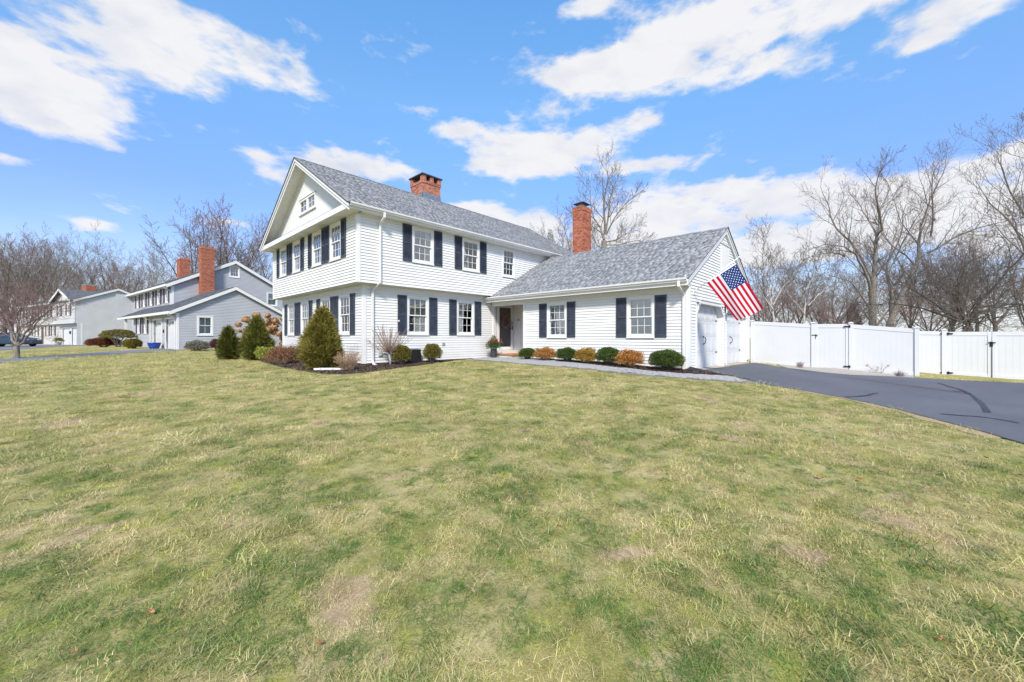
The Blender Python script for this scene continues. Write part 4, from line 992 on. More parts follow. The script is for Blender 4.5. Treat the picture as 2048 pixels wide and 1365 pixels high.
bedA = smoothpoly([G2(*q) for q in ((946, 719), (900, 723), (850, 730), (790, 738), (740, 745), (690, 750), (640, 749), (590, 741), (545, 731), (505, 719), (492, 708))], 2) + [Vector((5.9, 23.2)), Vector((6.62, 23.0)), Vector((6.62, 21.9)), Vector((6.62, 13.43)), Vector((11.6, 13.43))]
bedB = [p.copy() for p in wf][::-1] + [Vector((13.3, 4.25)), Vector((12.9, 4.35)), Vector((12.87, 4.5)), Vector((12.87, 11.8))]
bA = tag(drape('mulch_bed', bedA, .03, M_MULCH, .3), 'dark brown mulch bed along the two storey walls', kind='structure')
bB = tag(drape('mulch_bed', bedB, .028, M_MULCH, .3), 'dark brown mulch bed along the wing wall', kind='structure')
def chips(bed, poly, n, seed, lift):
    rng = np.random.default_rng(seed); a = np.array([(p.x, p.y) for p in poly]); lo, hi = a.min(0), a.max(0)
    P = rng.uniform(lo, hi, (n * 4, 2)); P = P[inpoly(P, poly)][:n]; k = len(P); z = zg(P[:, 0], P[:, 1]) + lift
    an = rng.uniform(0, 2 * np.pi, k); l = rng.uniform(.012, .045, k); w = rng.uniform(.005, .014, k); tl = rng.uniform(-.5, .5, k)
    d = np.stack([np.cos(an), np.sin(an), tl], 1); s = np.stack([-np.sin(an), np.cos(an), rng.uniform(-.6, .6, k)], 1)
    c = np.column_stack([P, z + .006]); V = np.stack([c - d * l[:, None] - s * w[:, None], c + d * l[:, None] - s * w[:, None], c + d * l[:, None] + s * w[:, None], c - d * l[:, None] + s * w[:, None]], 1).reshape(-1, 3)
    tag(np_mesh('mulch_chips', V, np.arange(4 * k).reshape(-1, 4), M_CHIP, bed), kind='stuff')
chips(bA, bedA, 14000, 1, .03); chips(bB, bedB, 9000, 2, .028)
# gravel strip under the fence
gv = [G2(1700, 751), G2(1640, 745.5), G2(1575, 737.5), Vector((20.36, 3.4)), Vector((20.36, -.75)), G2(1828, 757)]
M_GRAVEL = mat('pale_gravel', (.42, .38, .34), .95, .35, 60, .8, 120)
tag(drape('gravel_strip', gv, .030, M_GRAVEL, .3), 'pale gravel strip along the foot of the vinyl fence', kind='structure')
# neighbours' drives on the left
nd = smoothpoly([G2(-60, 723.5), G2(60, 716.5), G2(140, 710), G2(230, 703.5), G2(300, 699.6)], 1) + [G2(348, 698.5), G2(372, 700.5)] + smoothpoly([G2(330, 703), G2(250, 707.5), G2(150, 714.5), G2(60, 722), G2(-60, 731)], 1)
M_ASPH2 = mat('asphalt_pale', (.16, .17, .21), .85, .15, 3, .3, 60)
tag(drape('driveway', nd, .02, M_ASPH2, .6), "pale grey asphalt driveway of the grey house", kind='structure')
nd2 = [G2(-80, 707), G2(40, 699), G2(100, 694.5), G2(170, 691.3), G2(172, 690.4), G2(90, 690.2), G2(-80, 693)]
tag(drape('driveway', nd2, .02, M_ASPH2, .8), 'asphalt driveway of the cream house with the parked car', kind='structure')

# ------------------------------------------------------------------ fence
def fence_run(root, pts, planks=True):
    pass
XF1, XF2 = 20.42, 23.4
def panel(root, p0t, p1t, p0b, p1b, X, rails=True, th=.03):
    """panel between two photo columns on the plane X; tops and bottoms given as pixels"""
    A, B, C, D = onX(*p0t, X), onX(*p1t, X), onX(*p0b, X), onX(*p1b, X)
    y0, y1 = A.y, B.y
    zt_ = lambda y: A.z + (B.z - A.z) * (y - y0) / (y1 - y0)
    zb_ = lambda y: C.z + (D.z - C.z) * (y - y0) / (y1 - y0)
    def rail(h0, h1, f, name):
        mb = MB(); mb.hexa([(X - .028, y0, f(y0) + h0), (X + .028, y0, f(y0) + h0), (X + .028, y1, f(y1) + h0), (X - .028, y1, f(y1) + h0), (X - .028, y0, f(y0) + h1), (X + .028, y0, f(y0) + h1), (X + .028, y1, f(y1) + h1), (X - .028, y1, f(y1) + h1)])
        mb.build(name, M_VINYL, root, bevel=.004)
    rail(-.15, 0, zt_, 'top_rail'); rail(0, .15, zb_, 'bottom_rail')
    n = max(1, round(abs(y1 - y0) / .155)); d = (y1 - y0) / n
    for i in range(n):
        a, b = y0 + i * d, y0 + (i + 1) * d; e = .0016 if b > a else -.0016
        mb = MB(); mb.hexa([(X - .014, a + e, zb_(a) + .149), (X + .014, a + e, zb_(a) + .149), (X + .014, b - e, zb_(b) + .149), (X - .014, b - e, zb_(b) + .149), (X - .014, a + e, zt_(a) - .149), (X + .014, a + e, zt_(a) - .149), (X + .014, b - e, zt_(b) - .149), (X - .014, b - e, zt_(b) - .149)])
        mb.build('plank', M_VINYL, root)
    mb = MB(); mb.hexa([(X - .0105, y0, zb_(y0) + .15), (X + .0105, y0, zb_(y0) + .15), (X + .0105, y1, zb_(y1) + .15), (X - .0105, y1, zb_(y1) + .15), (X - .0105, y0, zt_(y0) - .15), (X + .0105, y0, zt_(y0) - .15), (X + .0105, y1, zt_(y1) - .15), (X - .0105, y1, zt_(y1) - .15)]); mb.build('tongue_web', M_VINYL, root)
def post(root, px, ytop, ybot, X, w=.127, dy=0):
    p = onX(px, ytop, X); q = onX(px, ybot, X); zb = min(q.z, zg1(X, p.y)) - .1
    mb = MB(); mb.box(X - w / 2, X + w / 2, p.y - w / 2 + dy, p.y + w / 2 + dy, zb, p.z - .06); o = mb.build('post', M_VINYL, root, bevel=.006)
    mb = MB(); c = (X, p.y + dy); h = w / 2 + .022
    mb.hexa([(c[0] - h, c[1] - h, p.z - .06), (c[0] + h, c[1] - h, p.z - .06), (c[0] + h, c[1] + h, p.z - .06), (c[0] - h, c[1] + h, p.z - .06), (c[0] - h, c[1] - h, p.z - .03), (c[0] + h, c[1] - h, p.z - .03), (c[0] + h, c[1] + h, p.z - .03), (c[0] - h, c[1] + h, p.z - .03)])
    mb.add([(c[0] - h, c[1] - h, p.z - .03), (c[0] + h, c[1] - h, p.z - .03), (c[0] + h, c[1] + h, p.z - .03), (c[0] - h, c[1] + h, p.z - .03), (c[0], c[1], p.z + .01)], [(0, 1, 4), (1, 2, 4), (2, 3, 4), (3, 0, 4)])
    mb.build('post_cap', M_VINYL, o)
    return p.y
def hinge(root, px, py, X, w=.26):
    p = onX(px, py, X); mb = MB(); mb.box(X - .062, X - .03, p.y - w / 2, p.y + w / 2, p.z - .025, p.z + .025); mb.tube([(X - .055, p.y - .05, p.z - .05), (X - .055, p.y - .05, p.z + .05)], .03, 8); mb.build('gate_hinge', M_BLACK, root, bevel=.006)
def latch(root, px, py, X):
    p = onX(px, py, X); mb = MB(); mb.box(X - .055, X - .03, p.y - .03, p.y + .05, p.z - .13, p.z + .06); mb.box(X - .08, X - .056, p.y - .10, p.y + .10, p.z + .01, p.z + .04); mb.build('gate_latch', M_BLACK, root, bevel=.005)
def gframe(root, a, b, tops, bots, X):   # frame stiles of a gate leaf
    for px, t, u in ((a, tops[0], bots[0]), (b, tops[1], bots[1])):
        p, q = onX(px, t, X), onX(px, u, X); mb = MB(); mb.box(X - .036, X + .036, p.y - .045, p.y + .045, q.z, p.z + .002); mb.build('gate_stile', M_VINYL, root, bevel=.004)
P0 = onX(1560, 730, XF1)
fe = thing('vinyl_fence', (XF1, 2.0, zg1(XF1, 2)), 'white vinyl privacy fence stepping down beside the garage', 'fence')
post(fe, 1505, 640.5, 728, XF1); panel(fe, (1506, 643), (1625, 648.8), (1506, 728.4), (1625, 737.6), XF1); post(fe, 1626.5, 644.5, 739, XF1)
post(fe, 1702, 644.5, 746, XF1); panel(fe, (1706, 649.4), (1828, 657.8), (1706, 743), (1828, 753), XF1); post(fe, 1834, 653, 755.5, XF1)
pq = onX(1834, 660, XF1); mb = MB(); mb.box(XF1 + .06, XF2 - .07, pq.y - .02, pq.y + .02, -1.45, .30); mb.build('return_panel', M_VINYL, fe)
ga = thing('vinyl_gate', (XF1, onX(1662, 700, XF1).y, zg1(XF1, .6)), 'single white vinyl gate with black latch next to the gravel strip', 'gate')
panel(ga, (1630.5, 648.7), (1697.2, 648.4), (1630.5, 739), (1697.2, 742.6), XF1); gframe(ga, 1633.2, 1694.4, (648.6, 648.4), (739.2, 742.4), XF1); hinge(ga, 1696, 653.5, XF1); hinge(ga, 1696, 733.5, XF1); latch(ga, 1630, 672, XF1)
fb = thing('vinyl_fence', (XF2, -1.3, zg1(XF2, -1.3)), 'short white vinyl fence panel set back beyond the grass strip', 'fence')
panel(fb, (1800, 662), (1887, 663.2), (1800, 742), (1887, 749.5), XF2); post(fb, 1888, 658, 750.5, XF2); post(fb, 2088, 658, 762, XF2)
for (a, b, t0, t1, u0, u1, lab, hx) in ((1892.5, 1981.8, 664.3, 663.9, 751.2, 756.6, 'white double gate leaf hung beside the set back fence panel', 1893), (1984.6, 2083, 664, 663.7, 757, 762, 'white double gate leaf farther from the garage', 2083)):
    gq = thing('vinyl_gate', (XF2, onX((a + b) / 2, 700, XF2).y, zg1(XF2, onX((a + b) / 2, 700, XF2).y)), lab, 'gate')
    panel(gq, (a, t0), (b, t1), (a, u0), (b, u1), XF2); gframe(gq, a + 3, b - 3, (t0, t1), (u0, u1), XF2); hinge(gq, hx, t0 + 3.5, XF2, .34); hinge(gq, hx, u0 - 5.5, XF2, .34)
    if a < 1900: latch(gq, 1983, 687, XF2); p = onX(1983.5, 720, XF2); mb = MB(); mb.box(XF2 - .06, XF2 - .04, p.y - .008, p.y + .008, onX(1983.5, 758, XF2).z, onX(1983.5, 690, XF2).z); mb.build('drop_rod', M_BLACK, gq)

# ------------------------------------------------------------------ flag
def flag_mat():
    m, N, L, b = new_mat('flag_cloth')
    uv = N.new('ShaderNodeUVMap'); uv.uv_map = 'UVMap'; sp_ = N.new('ShaderNodeSeparateXYZ'); L.new(uv.outputs[0], sp_.inputs[0])
    def m_(op, a, b_=None):
        n = N.new('ShaderNodeMath'); n.operation = op
        for i, q in enumerate((a, b_)):
            if q is None: continue
            if isinstance(q, (int, float)): n.inputs[i].default_value = q
            else: L.new(q, n.inputs[i])
        return n.outputs[0]
    u, v = sp_.outputs[0], sp_.outputs[1]      # u along the fly, v across (0 bottom, 1 top)
    st = m_('MODULO', m_('FLOOR', m_('MULTIPLY', m_('SUBTRACT', 1.0, v), 13.0)), 2.0)
    mx = N.new('ShaderNodeMixRGB'); L.new(st, mx.inputs[0]); mx.inputs[1].default_value = (.55, .008, .03, 1); mx.inputs[2].default_value = (.78, .76, .78, 1)
    un = m_('MULTIPLY', m_('LESS_THAN', u, .40), m_('GREATER_THAN', v, 6.0 / 13.0))
    mx2 = N.new('ShaderNodeMixRGB'); L.new(un, mx2.inputs[0]); L.new(mx.outputs[0], mx2.inputs[1]); mx2.inputs[2].default_value = (.014, .045, .19, 1)
    L.new(mx2.outputs[0], b.inputs['Base Color']); b.inputs['Roughness'].default_value = .75; b.inputs['Specular IOR Level'].default_value = .15
    tr = N.new('ShaderNodeBsdfTranslucent'); L.new(mx2.outputs[0], tr.inputs[0]); ms = N.new('ShaderNodeMixShader'); ms.inputs[0].default_value = .3; L.new(b.outputs[0], ms.inputs[1]); L.new(tr.outputs[0], ms.inputs[2]); L.new(ms.outputs[0], N['Material Output'].inputs[0])
    return m
FLX = 13.15
fb0, ftip = onX(1385, 584, FLX), onX(1477.5, 515, FLX); fb0.y = YG - .05
fl_ = thing('flag', (FLX, YG - .05, fb0.z), 'stars and stripes flag hanging from a white pole on the garage gable', 'flag')
mb = MB(); mb.tube([fb0, ftip], .014, 8); mb.build('pole', M_TRIM, fl_, smooth=True)
mb = MB(); mb.box(FLX - .035, FLX + .035, YG - .045, YG - .02, fb0.z - .10, fb0.z + .05); mb.tube([fb0 + Vector((0, .02, -.01)), fb0 + (ftip - fb0) * .07], .022, 8); mb.build('bracket', M_TRIM, fl_)
mb = MB(); mb.lathe([(.001, -.03), (.02, -.022), (.028, 0), (.02, .022), (.001, .03)], tuple(ftip), 10); mb.build('finial', M_TRIM, fl_, smooth=True)
H0, H1, F0, F1 = onX(1473, 529, FLX), onX(1414, 566, FLX), onX(1527, 617, FLX), onX(1474, 642, FLX)   # hoist top/bottom, fly top/bottom
def flagP(u, v):
    top = H0.lerp(F0, u); bot = H1.lerp(F1, u); p = bot.lerp(top, v)
    sag = Vector((0, 0, -.03 * math.sin(math.pi * v) * u))
    return p + sag + Vector((-.025 + .045 * u * math.sin(v * 7.5 + u * 2.2) + .02 * math.sin(u * 5 + v * 3), 0, 0))
nu, nv = 40, 26
V = [flagP(i / nu, j / nv) for i in range(nu + 1) for j in range(nv + 1)]
Q = [(i * (nv + 1) + j, (i + 1) * (nv + 1) + j, (i + 1) * (nv + 1) + j + 1, i * (nv + 1) + j + 1) for i in range(nu) for j in range(nv)]
cl = np_mesh('cloth', [tuple(p) for p in V], Q, flag_mat(), fl_, smooth=True)
uvl = cl.data.uv_layers.new(name='UVMap')
for lp in cl.data.loops:
    i, j = divmod(lp.vertex_index, nv + 1); uvl.data[lp.index].uv = (i / nu, j / nv)
sm = MB()
mst = mat('star_white', (.8, .8, .82), .8, .02)
for r in range(9):
    nst = 6 if r % 2 == 0 else 5
    for k in range(nst):
        u = .40 * ((2 * k + 1 + (0 if r % 2 == 0 else 1)) / 12.0); v = 1 - (7.0 / 13.0) * (r + 1) / 10.0
        c = flagP(u, v); eu = (flagP(u + .01, v) - c).normalized(); ev = (flagP(u, v + .01) - c).normalized(); nrm = eu.cross(ev); nrm = nrm if nrm.x < 0 else -nrm
        pts = []
        for q in range(10):
            an = math.pi / 2 + q * math.pi / 5; rad = .022 if q % 2 == 0 else .009
            pts.append(c + nrm * .004 + (eu * math.cos(an) + ev * math.sin(an)) * rad)
        sm.add([c + nrm * .004] + pts, [(0, 1 + q, 1 + (q + 1) % 10) for q in range(10)])
tag(sm.build('stars', mst, cl, recalc=False), kind='stuff')
mb = MB(); mb.v = []; hd = [flagP(0, j / 10) for j in range(11)]; hdir = (H0 - F0).normalized() * .035
mb.add([p + Vector((-.002, 0, 0)) for p in hd] + [p + hdir + Vector((-.002, 0, 0)) for p in hd], [(j, j + 1, 12 + j, 11 + j) for j in range(10)]); mb.build('header_band', mst, fl_, recalc=False)

# ------------------------------------------------------------------ neighbours' houses
M_GSIDE = mat('grey_siding', (.42, .43, .46), .6, .06, 1.2, .05, 30)
M_CSIDE = mat('pale_grey_siding', (.55, .55, .54), .6, .06, 1.2, .05, 30)
M_ROOFD = mat('roof_dark_grey', (.11, .118, .135), .92, .3, 6, .4, 120, island=.3, spec=.12)
M_PURP = mat('shutter_plum', (.075, .06, .095), .6, .2, 4)
M_BROWNSH = mat('shutter_brown', (.10, .075, .08), .6, .2, 4)
def local(px, t, vpx):
    ang = math.atan((1024 - vpx) / FPX)
    f = Vector((math.cos(TH), math.sin(TH))); r = Vector((math.sin(TH), -math.cos(TH)))
    o = r * ((px - 1024) / FPX * t) + f * t; v = r * (-math.sin(ang)) + f * math.cos(ang); u = r * math.cos(ang) + f * math.sin(ang)
    return o, u, v
class Loc:
    def __init__(s, o, u, v): s.o, s.u, s.v = o, u, v
    def P(s, a, b, z): q = s.o + s.u * a + s.v * b; return Vector((q.x, q.y, z))
    def box(s, mb, u0, u1, v0, v1, z0, z1): return mb.hexa([s.P(u0, v0, z0), s.P(u1, v0, z0), s.P(u1, v1, z0), s.P(u0, v1, z0), s.P(u0, v0, z1), s.P(u1, v0, z1), s.P(u1, v1, z1), s.P(u0, v1, z1)])
    def gable(s, off=0.0): q = s.o + s.v * off; return Fr(q, s.u, -s.v)
    def front(s, off=0.0): q = s.o + s.u * off; return Fr(q, s.v, -s.u)
def roofslab(L_, root, u0, z0, u1, z1, v0, v1, name, m, label=None, t=.10, seed=1):
    mb = MB(); slab(mb, L_.P(u0, v0, z0), L_.P(u1, v0, z1), L_.P(u1, v1, z1), L_.P(u0, v1, z0), t); o = mb.build(name, M_DECK, root)
    a, b, c = L_.P(u0, v0, z0), L_.P(u0, v1, z0), L_.P(u1, v0, z1)
    shingles(o, tuple(a + Vector((0, 0, .004))), tuple(b - a), tuple(c - a), (b - a).length, (c - a).length, m, expo=.16, wmin=.3, wmax=.6, seed=seed)
    return o
def rakes(L_, root, u0, z0, u1, z1, v, drop=.26, m=None, out=.02):
    mb = MB(); d = L_.v * -.03; dn = Vector((0, 0, -drop)); up = Vector((0, 0, -.02)); a, b = L_.P(u0, v, z0), L_.P(u1, v, z1); d3 = Vector((d.x, d.y, 0))
    mb.hexa([a + dn, b + dn, b + dn + d3, a + dn + d3, a + up, b + up, b + up + d3, a + up + d3]); mb.build('rake_board', M_TRIM, root)
def lbox(L_, root, name, m, *a, **k):
    mb = MB(); L_.box(mb, *a); return mb.build(name, m, root, **k)

def grey_house():
    o, u, v = local(354, 28.0, -50); Lc = Loc(o, u, v)
    root = thing('house', (*(o + u * 4 + v * 6), -.85), 'grey sided neighbour house with two brick chimneys and attached garage gable', 'house')
    ga = Lc.gable(0); fr = Lc.front(0)
    AZ, EZ, AU, WU = 3.95, 1.86, 3.55, 7.1
    pit = (AZ - EZ) / (AU + .44)
    def clip(z):
        if z < EZ - .1: return 0, WU
        h = (AZ - .14 - z) / pit; return max(0, AU - h), min(WU, AU + h)
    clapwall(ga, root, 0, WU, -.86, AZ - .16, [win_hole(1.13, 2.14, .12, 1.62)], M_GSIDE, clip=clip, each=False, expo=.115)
    window(ga, root, 1.13, 2.14, .12, 1.62, grid=(2, 1), blind=.95, cas=.13)
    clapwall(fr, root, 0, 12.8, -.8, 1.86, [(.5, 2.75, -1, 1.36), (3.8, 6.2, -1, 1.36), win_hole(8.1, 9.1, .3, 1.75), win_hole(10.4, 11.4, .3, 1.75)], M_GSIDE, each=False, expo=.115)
    lbox(Lc, root, 'foundation', M_FOUND, .02, WU - .02, .03, 7, -1.3, -.861)
    for a in (8.1, 10.4):
        window(fr, root, a, a + 1.0, .3, 1.75, grid=None, blind=.3, simple=True); shutter(fr, root, a - .42, a - .01, .33, 1.73, M_PURP, False); shutter(fr, root, a + 1.01, a + 1.42, .33, 1.73, M_PURP, False)
    for a, b in ((.5, 2.75), (3.8, 6.2)):
        mb = MB(); fbox(mb, fr, a - .1, a, -.84, 1.36, -.1, .04); fbox(mb, fr, b, b + .1, -.84, 1.36, -.1, .04); fbox(mb, fr, a - .1, b + .1, 1.36, 1.47, -.1, .04); mb.build('garage_casing', M_TRIM, root)
        mb = MB(); fbox(mb, fr, a, b, -.84, 1.36, -.2, -.12); d = mb.build('garage_door', M_VINYL, root)
        for r in range(3): 
            mb = MB(); fbox(mb, fr, a + .05, b - .05, -.8 + r * .54, -.8 + r * .54 + .5, -.119, -.11); mb.build('panel', M_VINYL, d)
        for k in range(5):
            c_ = a + .35 + k * (b - a - .7) / 4; mb = MB(); zz = .93 + .16 * (1 - ((k - 2) / 2) ** 2); mb.prism([fr.P(c_ + .10 * math.cos(q * math.pi / 4), zz + .10 * math.sin(q * math.pi / 4), -.119) for q in range(8)], -fr.n * .008 * -1); mb.build('fan_light', M_ROOM, d)
    mb = MB(); fbox(mb, fr, 3.1, 3.25, .35, .6, .02, .08); mb.build('letter_box', M_BLACK, root)
    # main block
    MU0, MU1, MV0, MV1, MEZ, MAZ, MAU = 1.35, 10.45, 7.0, 21.0, 4.45, 7.15, 5.9
    gm = Lc.gable(MV0); fm = Lc.front(MU0); mp = (MAZ - MEZ) / (MAU - MU0 + .45)
    def clip2(z):
        if z < MEZ - .1: return MU0, MU1
        h = (MAZ - .14 - z) / mp; return max(MU0, MAU - h), min(MU1, MAU + h)
    clapwall(gm, root, MU0, MU1, -.85, MAZ - .16, [win_hole(5.42, 6.30, 5.55, 6.74), win_hole(8.6, 9.6, 3.1, 4.5)], M_GSIDE, clip=clip2, each=False, expo=.115)
    window(gm, root, 5.42, 6.30, 5.55, 6.74, grid=(3, 3), single=True, blind=.0, cas=.12); window(gm, root, 8.6, 9.6, 3.1, 4.5, grid=None, blind=.9, cas=.12)
    ws = [8.0 + 2.55 * k for k in range(5)]
    clapwall(fm, root, MV0, MV1, 1.9, MEZ - .1, [win_hole(a, a + 1, 2.95, 4.3) for a in ws], M_GSIDE, each=False, expo=.115)
    for a in ws:
        window(fm, root, a, a + 1.0, 2.95, 4.3, grid=None, blind=.3, simple=True); shutter(fm, root, a - .45, a - .01, 2.97, 4.3, M_PURP, False); shutter(fm, root, a + 1.01, a + 1.45, 2.97, 4.3, M_PURP, False)
    lbox(Lc, root, 'rear_wall', M_GSIDE, MU1 - .1, MU1, MV0 + .1, MV1, -.9, MEZ); lbox(Lc, root, 'rear_wall', M_GSIDE, 0.1, MU1, MV1, MV1 + .1, -.9, MEZ); lbox(Lc, root, 'porch_wall', M_GSIDE, 1.30, 1.36, 12.8, MV1, -.9, 1.95); lbox(Lc, root, 'porch_wall', M_GSIDE, 0, 1.36, 12.8, 12.9, -.9, 1.85); lbox(Lc, root, 'rear_wall', M_GSIDE, WU - .1, WU, .1, 7, -.9, 1.86)
    r1 = roofslab(Lc, root, -.44, EZ, AU, AZ, -.2, 7.0, 'garage_roof', M_ROOFD, seed=31); roofslab(Lc, root, 2 * AU + .44, EZ, AU, AZ, -.2, 7.0, 'garage_roof', M_ROOFD, seed=32)
    roofslab(Lc, root, -.44, EZ, MU0, EZ + pit * (MU0 + .44), 7.001, 16.4, 'porch_roof', M_ROOFD, seed=33)
    roofslab(Lc, root, MU0 - .45, MEZ, MAU, MAZ, MV0 - .25, MV1 + .25, 'roof', M_ROOFD, seed=34); roofslab(Lc, root, 2 * MAU - MU0 + .45, MEZ, MAU, MAZ, MV0 - .25, MV1 + .25, 'roof', M_ROOFD, seed=35)
    rakes(Lc, root, -.44, EZ, AU, AZ, -.2); rakes(Lc, root, 2 * AU + .44, EZ, AU + .001, AZ, -.2); rakes(Lc, root, MU0 - .45, MEZ, MAU, MAZ, MV0 - .25, .3); rakes(Lc, root, 2 * MAU - MU0 + .45, MEZ, MAU + .001, MAZ, MV0 - .25, .3)
    lbox(Lc, root, 'fascia', M_TRIM, -.52, -.445, -.2, 16.4, EZ - .2, EZ - .02); lbox(Lc, root, 'fascia', M_TRIM, MU0 - .53, MU0 - .455, MV0 - .25, MV1 + .2, MEZ - .2, MEZ - .02)
    lbox(Lc, root, 'soffit', M_SOFF, -.444, .0, -.17, 16.4, EZ - .16, EZ - .13); lbox(Lc, root, 'soffit', M_SOFF, MU0 - .454, MU0, MV0 - .2, MV1 + .2, MEZ - .17, MEZ - .14); lbox(Lc, root, 'porch_ceiling', M_SOFF, 0, 1.3, 12.9, 16.4, EZ - .15, EZ - .12)
    for (a, b, z0, z1) in ((0, 0, -.85, 1.75), (MU0, MV0, 2.6, MEZ - .15)):
        lbox(Lc, root, 'corner_board', M_TRIM, a - .03, a + .12, b - .035, b - .0, z0, z1); lbox(Lc, root, 'corner_board', M_TRIM, a - .035, a, b + .001, b + .12, z0, z1)
    lbox(Lc, root, 'porch_post', M_TRIM, -.35, -.2, 14.2, 14.35, -.9, EZ - .15)
    for (a, b, zt_, zb) in ((-.40, .25, 1.75, -.85), (-.40, 6.9, 1.75, -.8), (MU0 - .4, MV0 + .3, MEZ - .15, 2.3)):
        p = [Lc.P(a - .05, b, zt_), Lc.P(a - .05, b, zt_ - .15), Lc.P(a + .34, b, zt_ - .35), Lc.P(a + .34, b, zb)]; mb = MB(); mb.sweep(p, [(-.04, -.03), (.04, -.03), (.04, .03), (-.04, .03)], (v.x, v.y, 0)); mb.build('downspout', M_TRIM, root)
    for (a, b, c, d, z0, z1, lab) in ((3.15, 4.10, 6.3, 6.97, 2.6, 7.72, 'tall brick chimney rising through the garage roof'), (4.55, 5.45, 18.2, 19.2, 6.0, 8.35, 'short brick chimney on the far ridge')):
        ch = lbox(Lc, root, 'chimney', M_MORTAR, a, b, c, d, z0, z1); ch['label'] = lab
        bricks(ch, a, b, c, d, z0, z1, M_BRICK, M_MORTAR, 5, rot=math.atan2(u.y, u.x), org=(o.x, o.y))
        cr = lbox(Lc, ch, 'crown', M_BRICK, a - .04, b + .04, c - .04, d + .04, z1, z1 + .14)
        for q in (.28, .72): lbox(Lc, ch, 'flue', M_BRICK, a + (b - a) * q - .11, a + (b - a) * q + .11, c + .2, c + .42, z1 + .14, z1 + .3)
    lbox(Lc, root, 'flashing', M_LEAD, 3.0, 3.9, 6.2, 6.29, 3.3, 3.75)
    return Lc
LG = grey_house()
def cream_house():
    o, u, v = local(154, 47.0, -430); Lc = Loc(o, u, v)
    root = thing('house', (*(o + u * 3 + v * 6), -.9), 'pale neighbour house with a gabled bay over two white garage doors', 'house')
    ga, fr = Lc.gable(0), Lc.front(0); EZ, AZ, AU, WU, LV = 4.45, 6.2, 3.6, 9.4, 24.0
    pitch = (AZ - EZ) / (AU + .4); AU2 = AU
    def clip(z):
        if z < EZ - .1: return 0, 8.2
        h = (AZ - .14 - z) / pitch; return max(0, AU - h), min(8.2, AU + h)
    clapwall(ga, root, 0, 7.6, -.9, AZ - .16, [], M_CSIDE, clip=clip, each=False, expo=.13)
    lbox(Lc, root, 'foundation', M_FOUND, .02, 7.5, .03, LV, -1.3, -.9)
    ws2 = [(1.3, 2.3), (4.6, 5.6)] + [(9.6 + 2.7 * k, 10.6 + 2.7 * k) for k in range(5)]; ws1 = [(9.6, 10.6), (12.0, 13.0), (16.8, 17.8), (19.6, 20.6)]
    fr1 = Lc.front(.35)
    fru = Lc.front(-.25)
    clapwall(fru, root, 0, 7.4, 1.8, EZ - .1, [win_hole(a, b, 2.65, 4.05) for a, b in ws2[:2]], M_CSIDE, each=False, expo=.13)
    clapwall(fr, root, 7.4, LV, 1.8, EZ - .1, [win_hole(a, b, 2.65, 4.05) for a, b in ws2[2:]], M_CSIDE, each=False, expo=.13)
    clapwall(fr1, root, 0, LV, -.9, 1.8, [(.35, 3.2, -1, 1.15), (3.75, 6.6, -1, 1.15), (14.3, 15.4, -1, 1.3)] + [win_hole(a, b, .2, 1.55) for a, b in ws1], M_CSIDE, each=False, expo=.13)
    for a, b in ws2:
        f_ = fru if a < 7 else fr
        window(f_, root, a, b, 2.65, 4.05, grid=(2, 2), blind=.0, curtain=.2, simple=True); shutter(f_, root, a - .45, a - .01, 2.67, 4.05, M_BROWNSH, False); shutter(f_, root, b + .01, b + .45, 2.67, 4.05, M_BROWNSH, False)
    for a, b in ws1:
        window(fr1, root, a, b, .2, 1.55, grid=(2, 2), curtain=.2, simple=True); shutter(fr1, root, a - .45, a - .01, .22, 1.55, M_BROWNSH, False); shutter(fr1, root, b + .01, b + .45, .22, 1.55, M_BROWNSH, False)
    for a, b in ((.35, 3.2), (3.75, 6.6)):
        mb = MB(); fbox(mb, fr1, a, b, -.9, 1.15, -.16, -.08); d = mb.build('garage_door', M_VINYL, root)
        for r in range(3): mb = MB(); fbox(mb, fr1, a + .06, b - .06, -.86 + r * .66, -.86 + r * .66 + .6, -.079, -.07); mb.build('panel', M_VINYL, d)
        mb = MB(); fbox(mb, fr1, a - .12, a, -.9, 1.15, -.1, .03); fbox(mb, fr1, b, b + .12, -.9, 1.15, -.1, .03); fbox(mb, fr1, a - .12, b + .12, 1.15, 1.3, -.1, .03); mb.build('garage_casing', M_TRIM, root)
    mb = MB(); fbox(mb, fr1, 14.3, 15.4, -.9, 1.3, -.1, -.05); mb.build('front_door', mat('door_red_brown', (.12, .05, .04), .5), root)
    mb = MB(); fbox(mb, fr1, 3.42, 3.54, .45, .8, .02, .16); mb.build('wall_lantern', M_BLACK, root)
    lbox(Lc, root, 'overhang_floor', M_SOFF, -.25, .4, 0, 7.4, 1.72, 1.80); lbox(Lc, root, 'overhang_floor', M_SOFF, 0, .4, 7.4, LV, 1.72, 1.80); lbox(Lc, root, 'bay_cheek', M_CSIDE, -.25, 0, 7.3, 7.4, 1.8, EZ); lbox(Lc, root, 'bay_cheek', M_CSIDE, -.25, 0, 0, .1, 1.8, EZ)
    lbox(Lc, root, 'rear_wall', M_CSIDE, 7.5, 7.6, 0, LV, -.9, EZ); lbox(Lc, root, 'rear_wall', M_CSIDE, 0, 7.6, LV, LV + .1, -.9, EZ)
    roofslab(Lc, root, -.4, EZ, AU, AZ, -.2, LV + .2, 'roof', M_ROOFD, seed=41); roofslab(Lc, root, 2 * AU + .8, EZ - .17, AU, AZ, -.2, LV + .2, 'roof', M_ROOFD, seed=42)
    rakes(Lc, root, -.4, EZ, AU, AZ, -.2); rakes(Lc, root, 2 * AU + .8, EZ - .17, AU + .001, AZ, -.2)
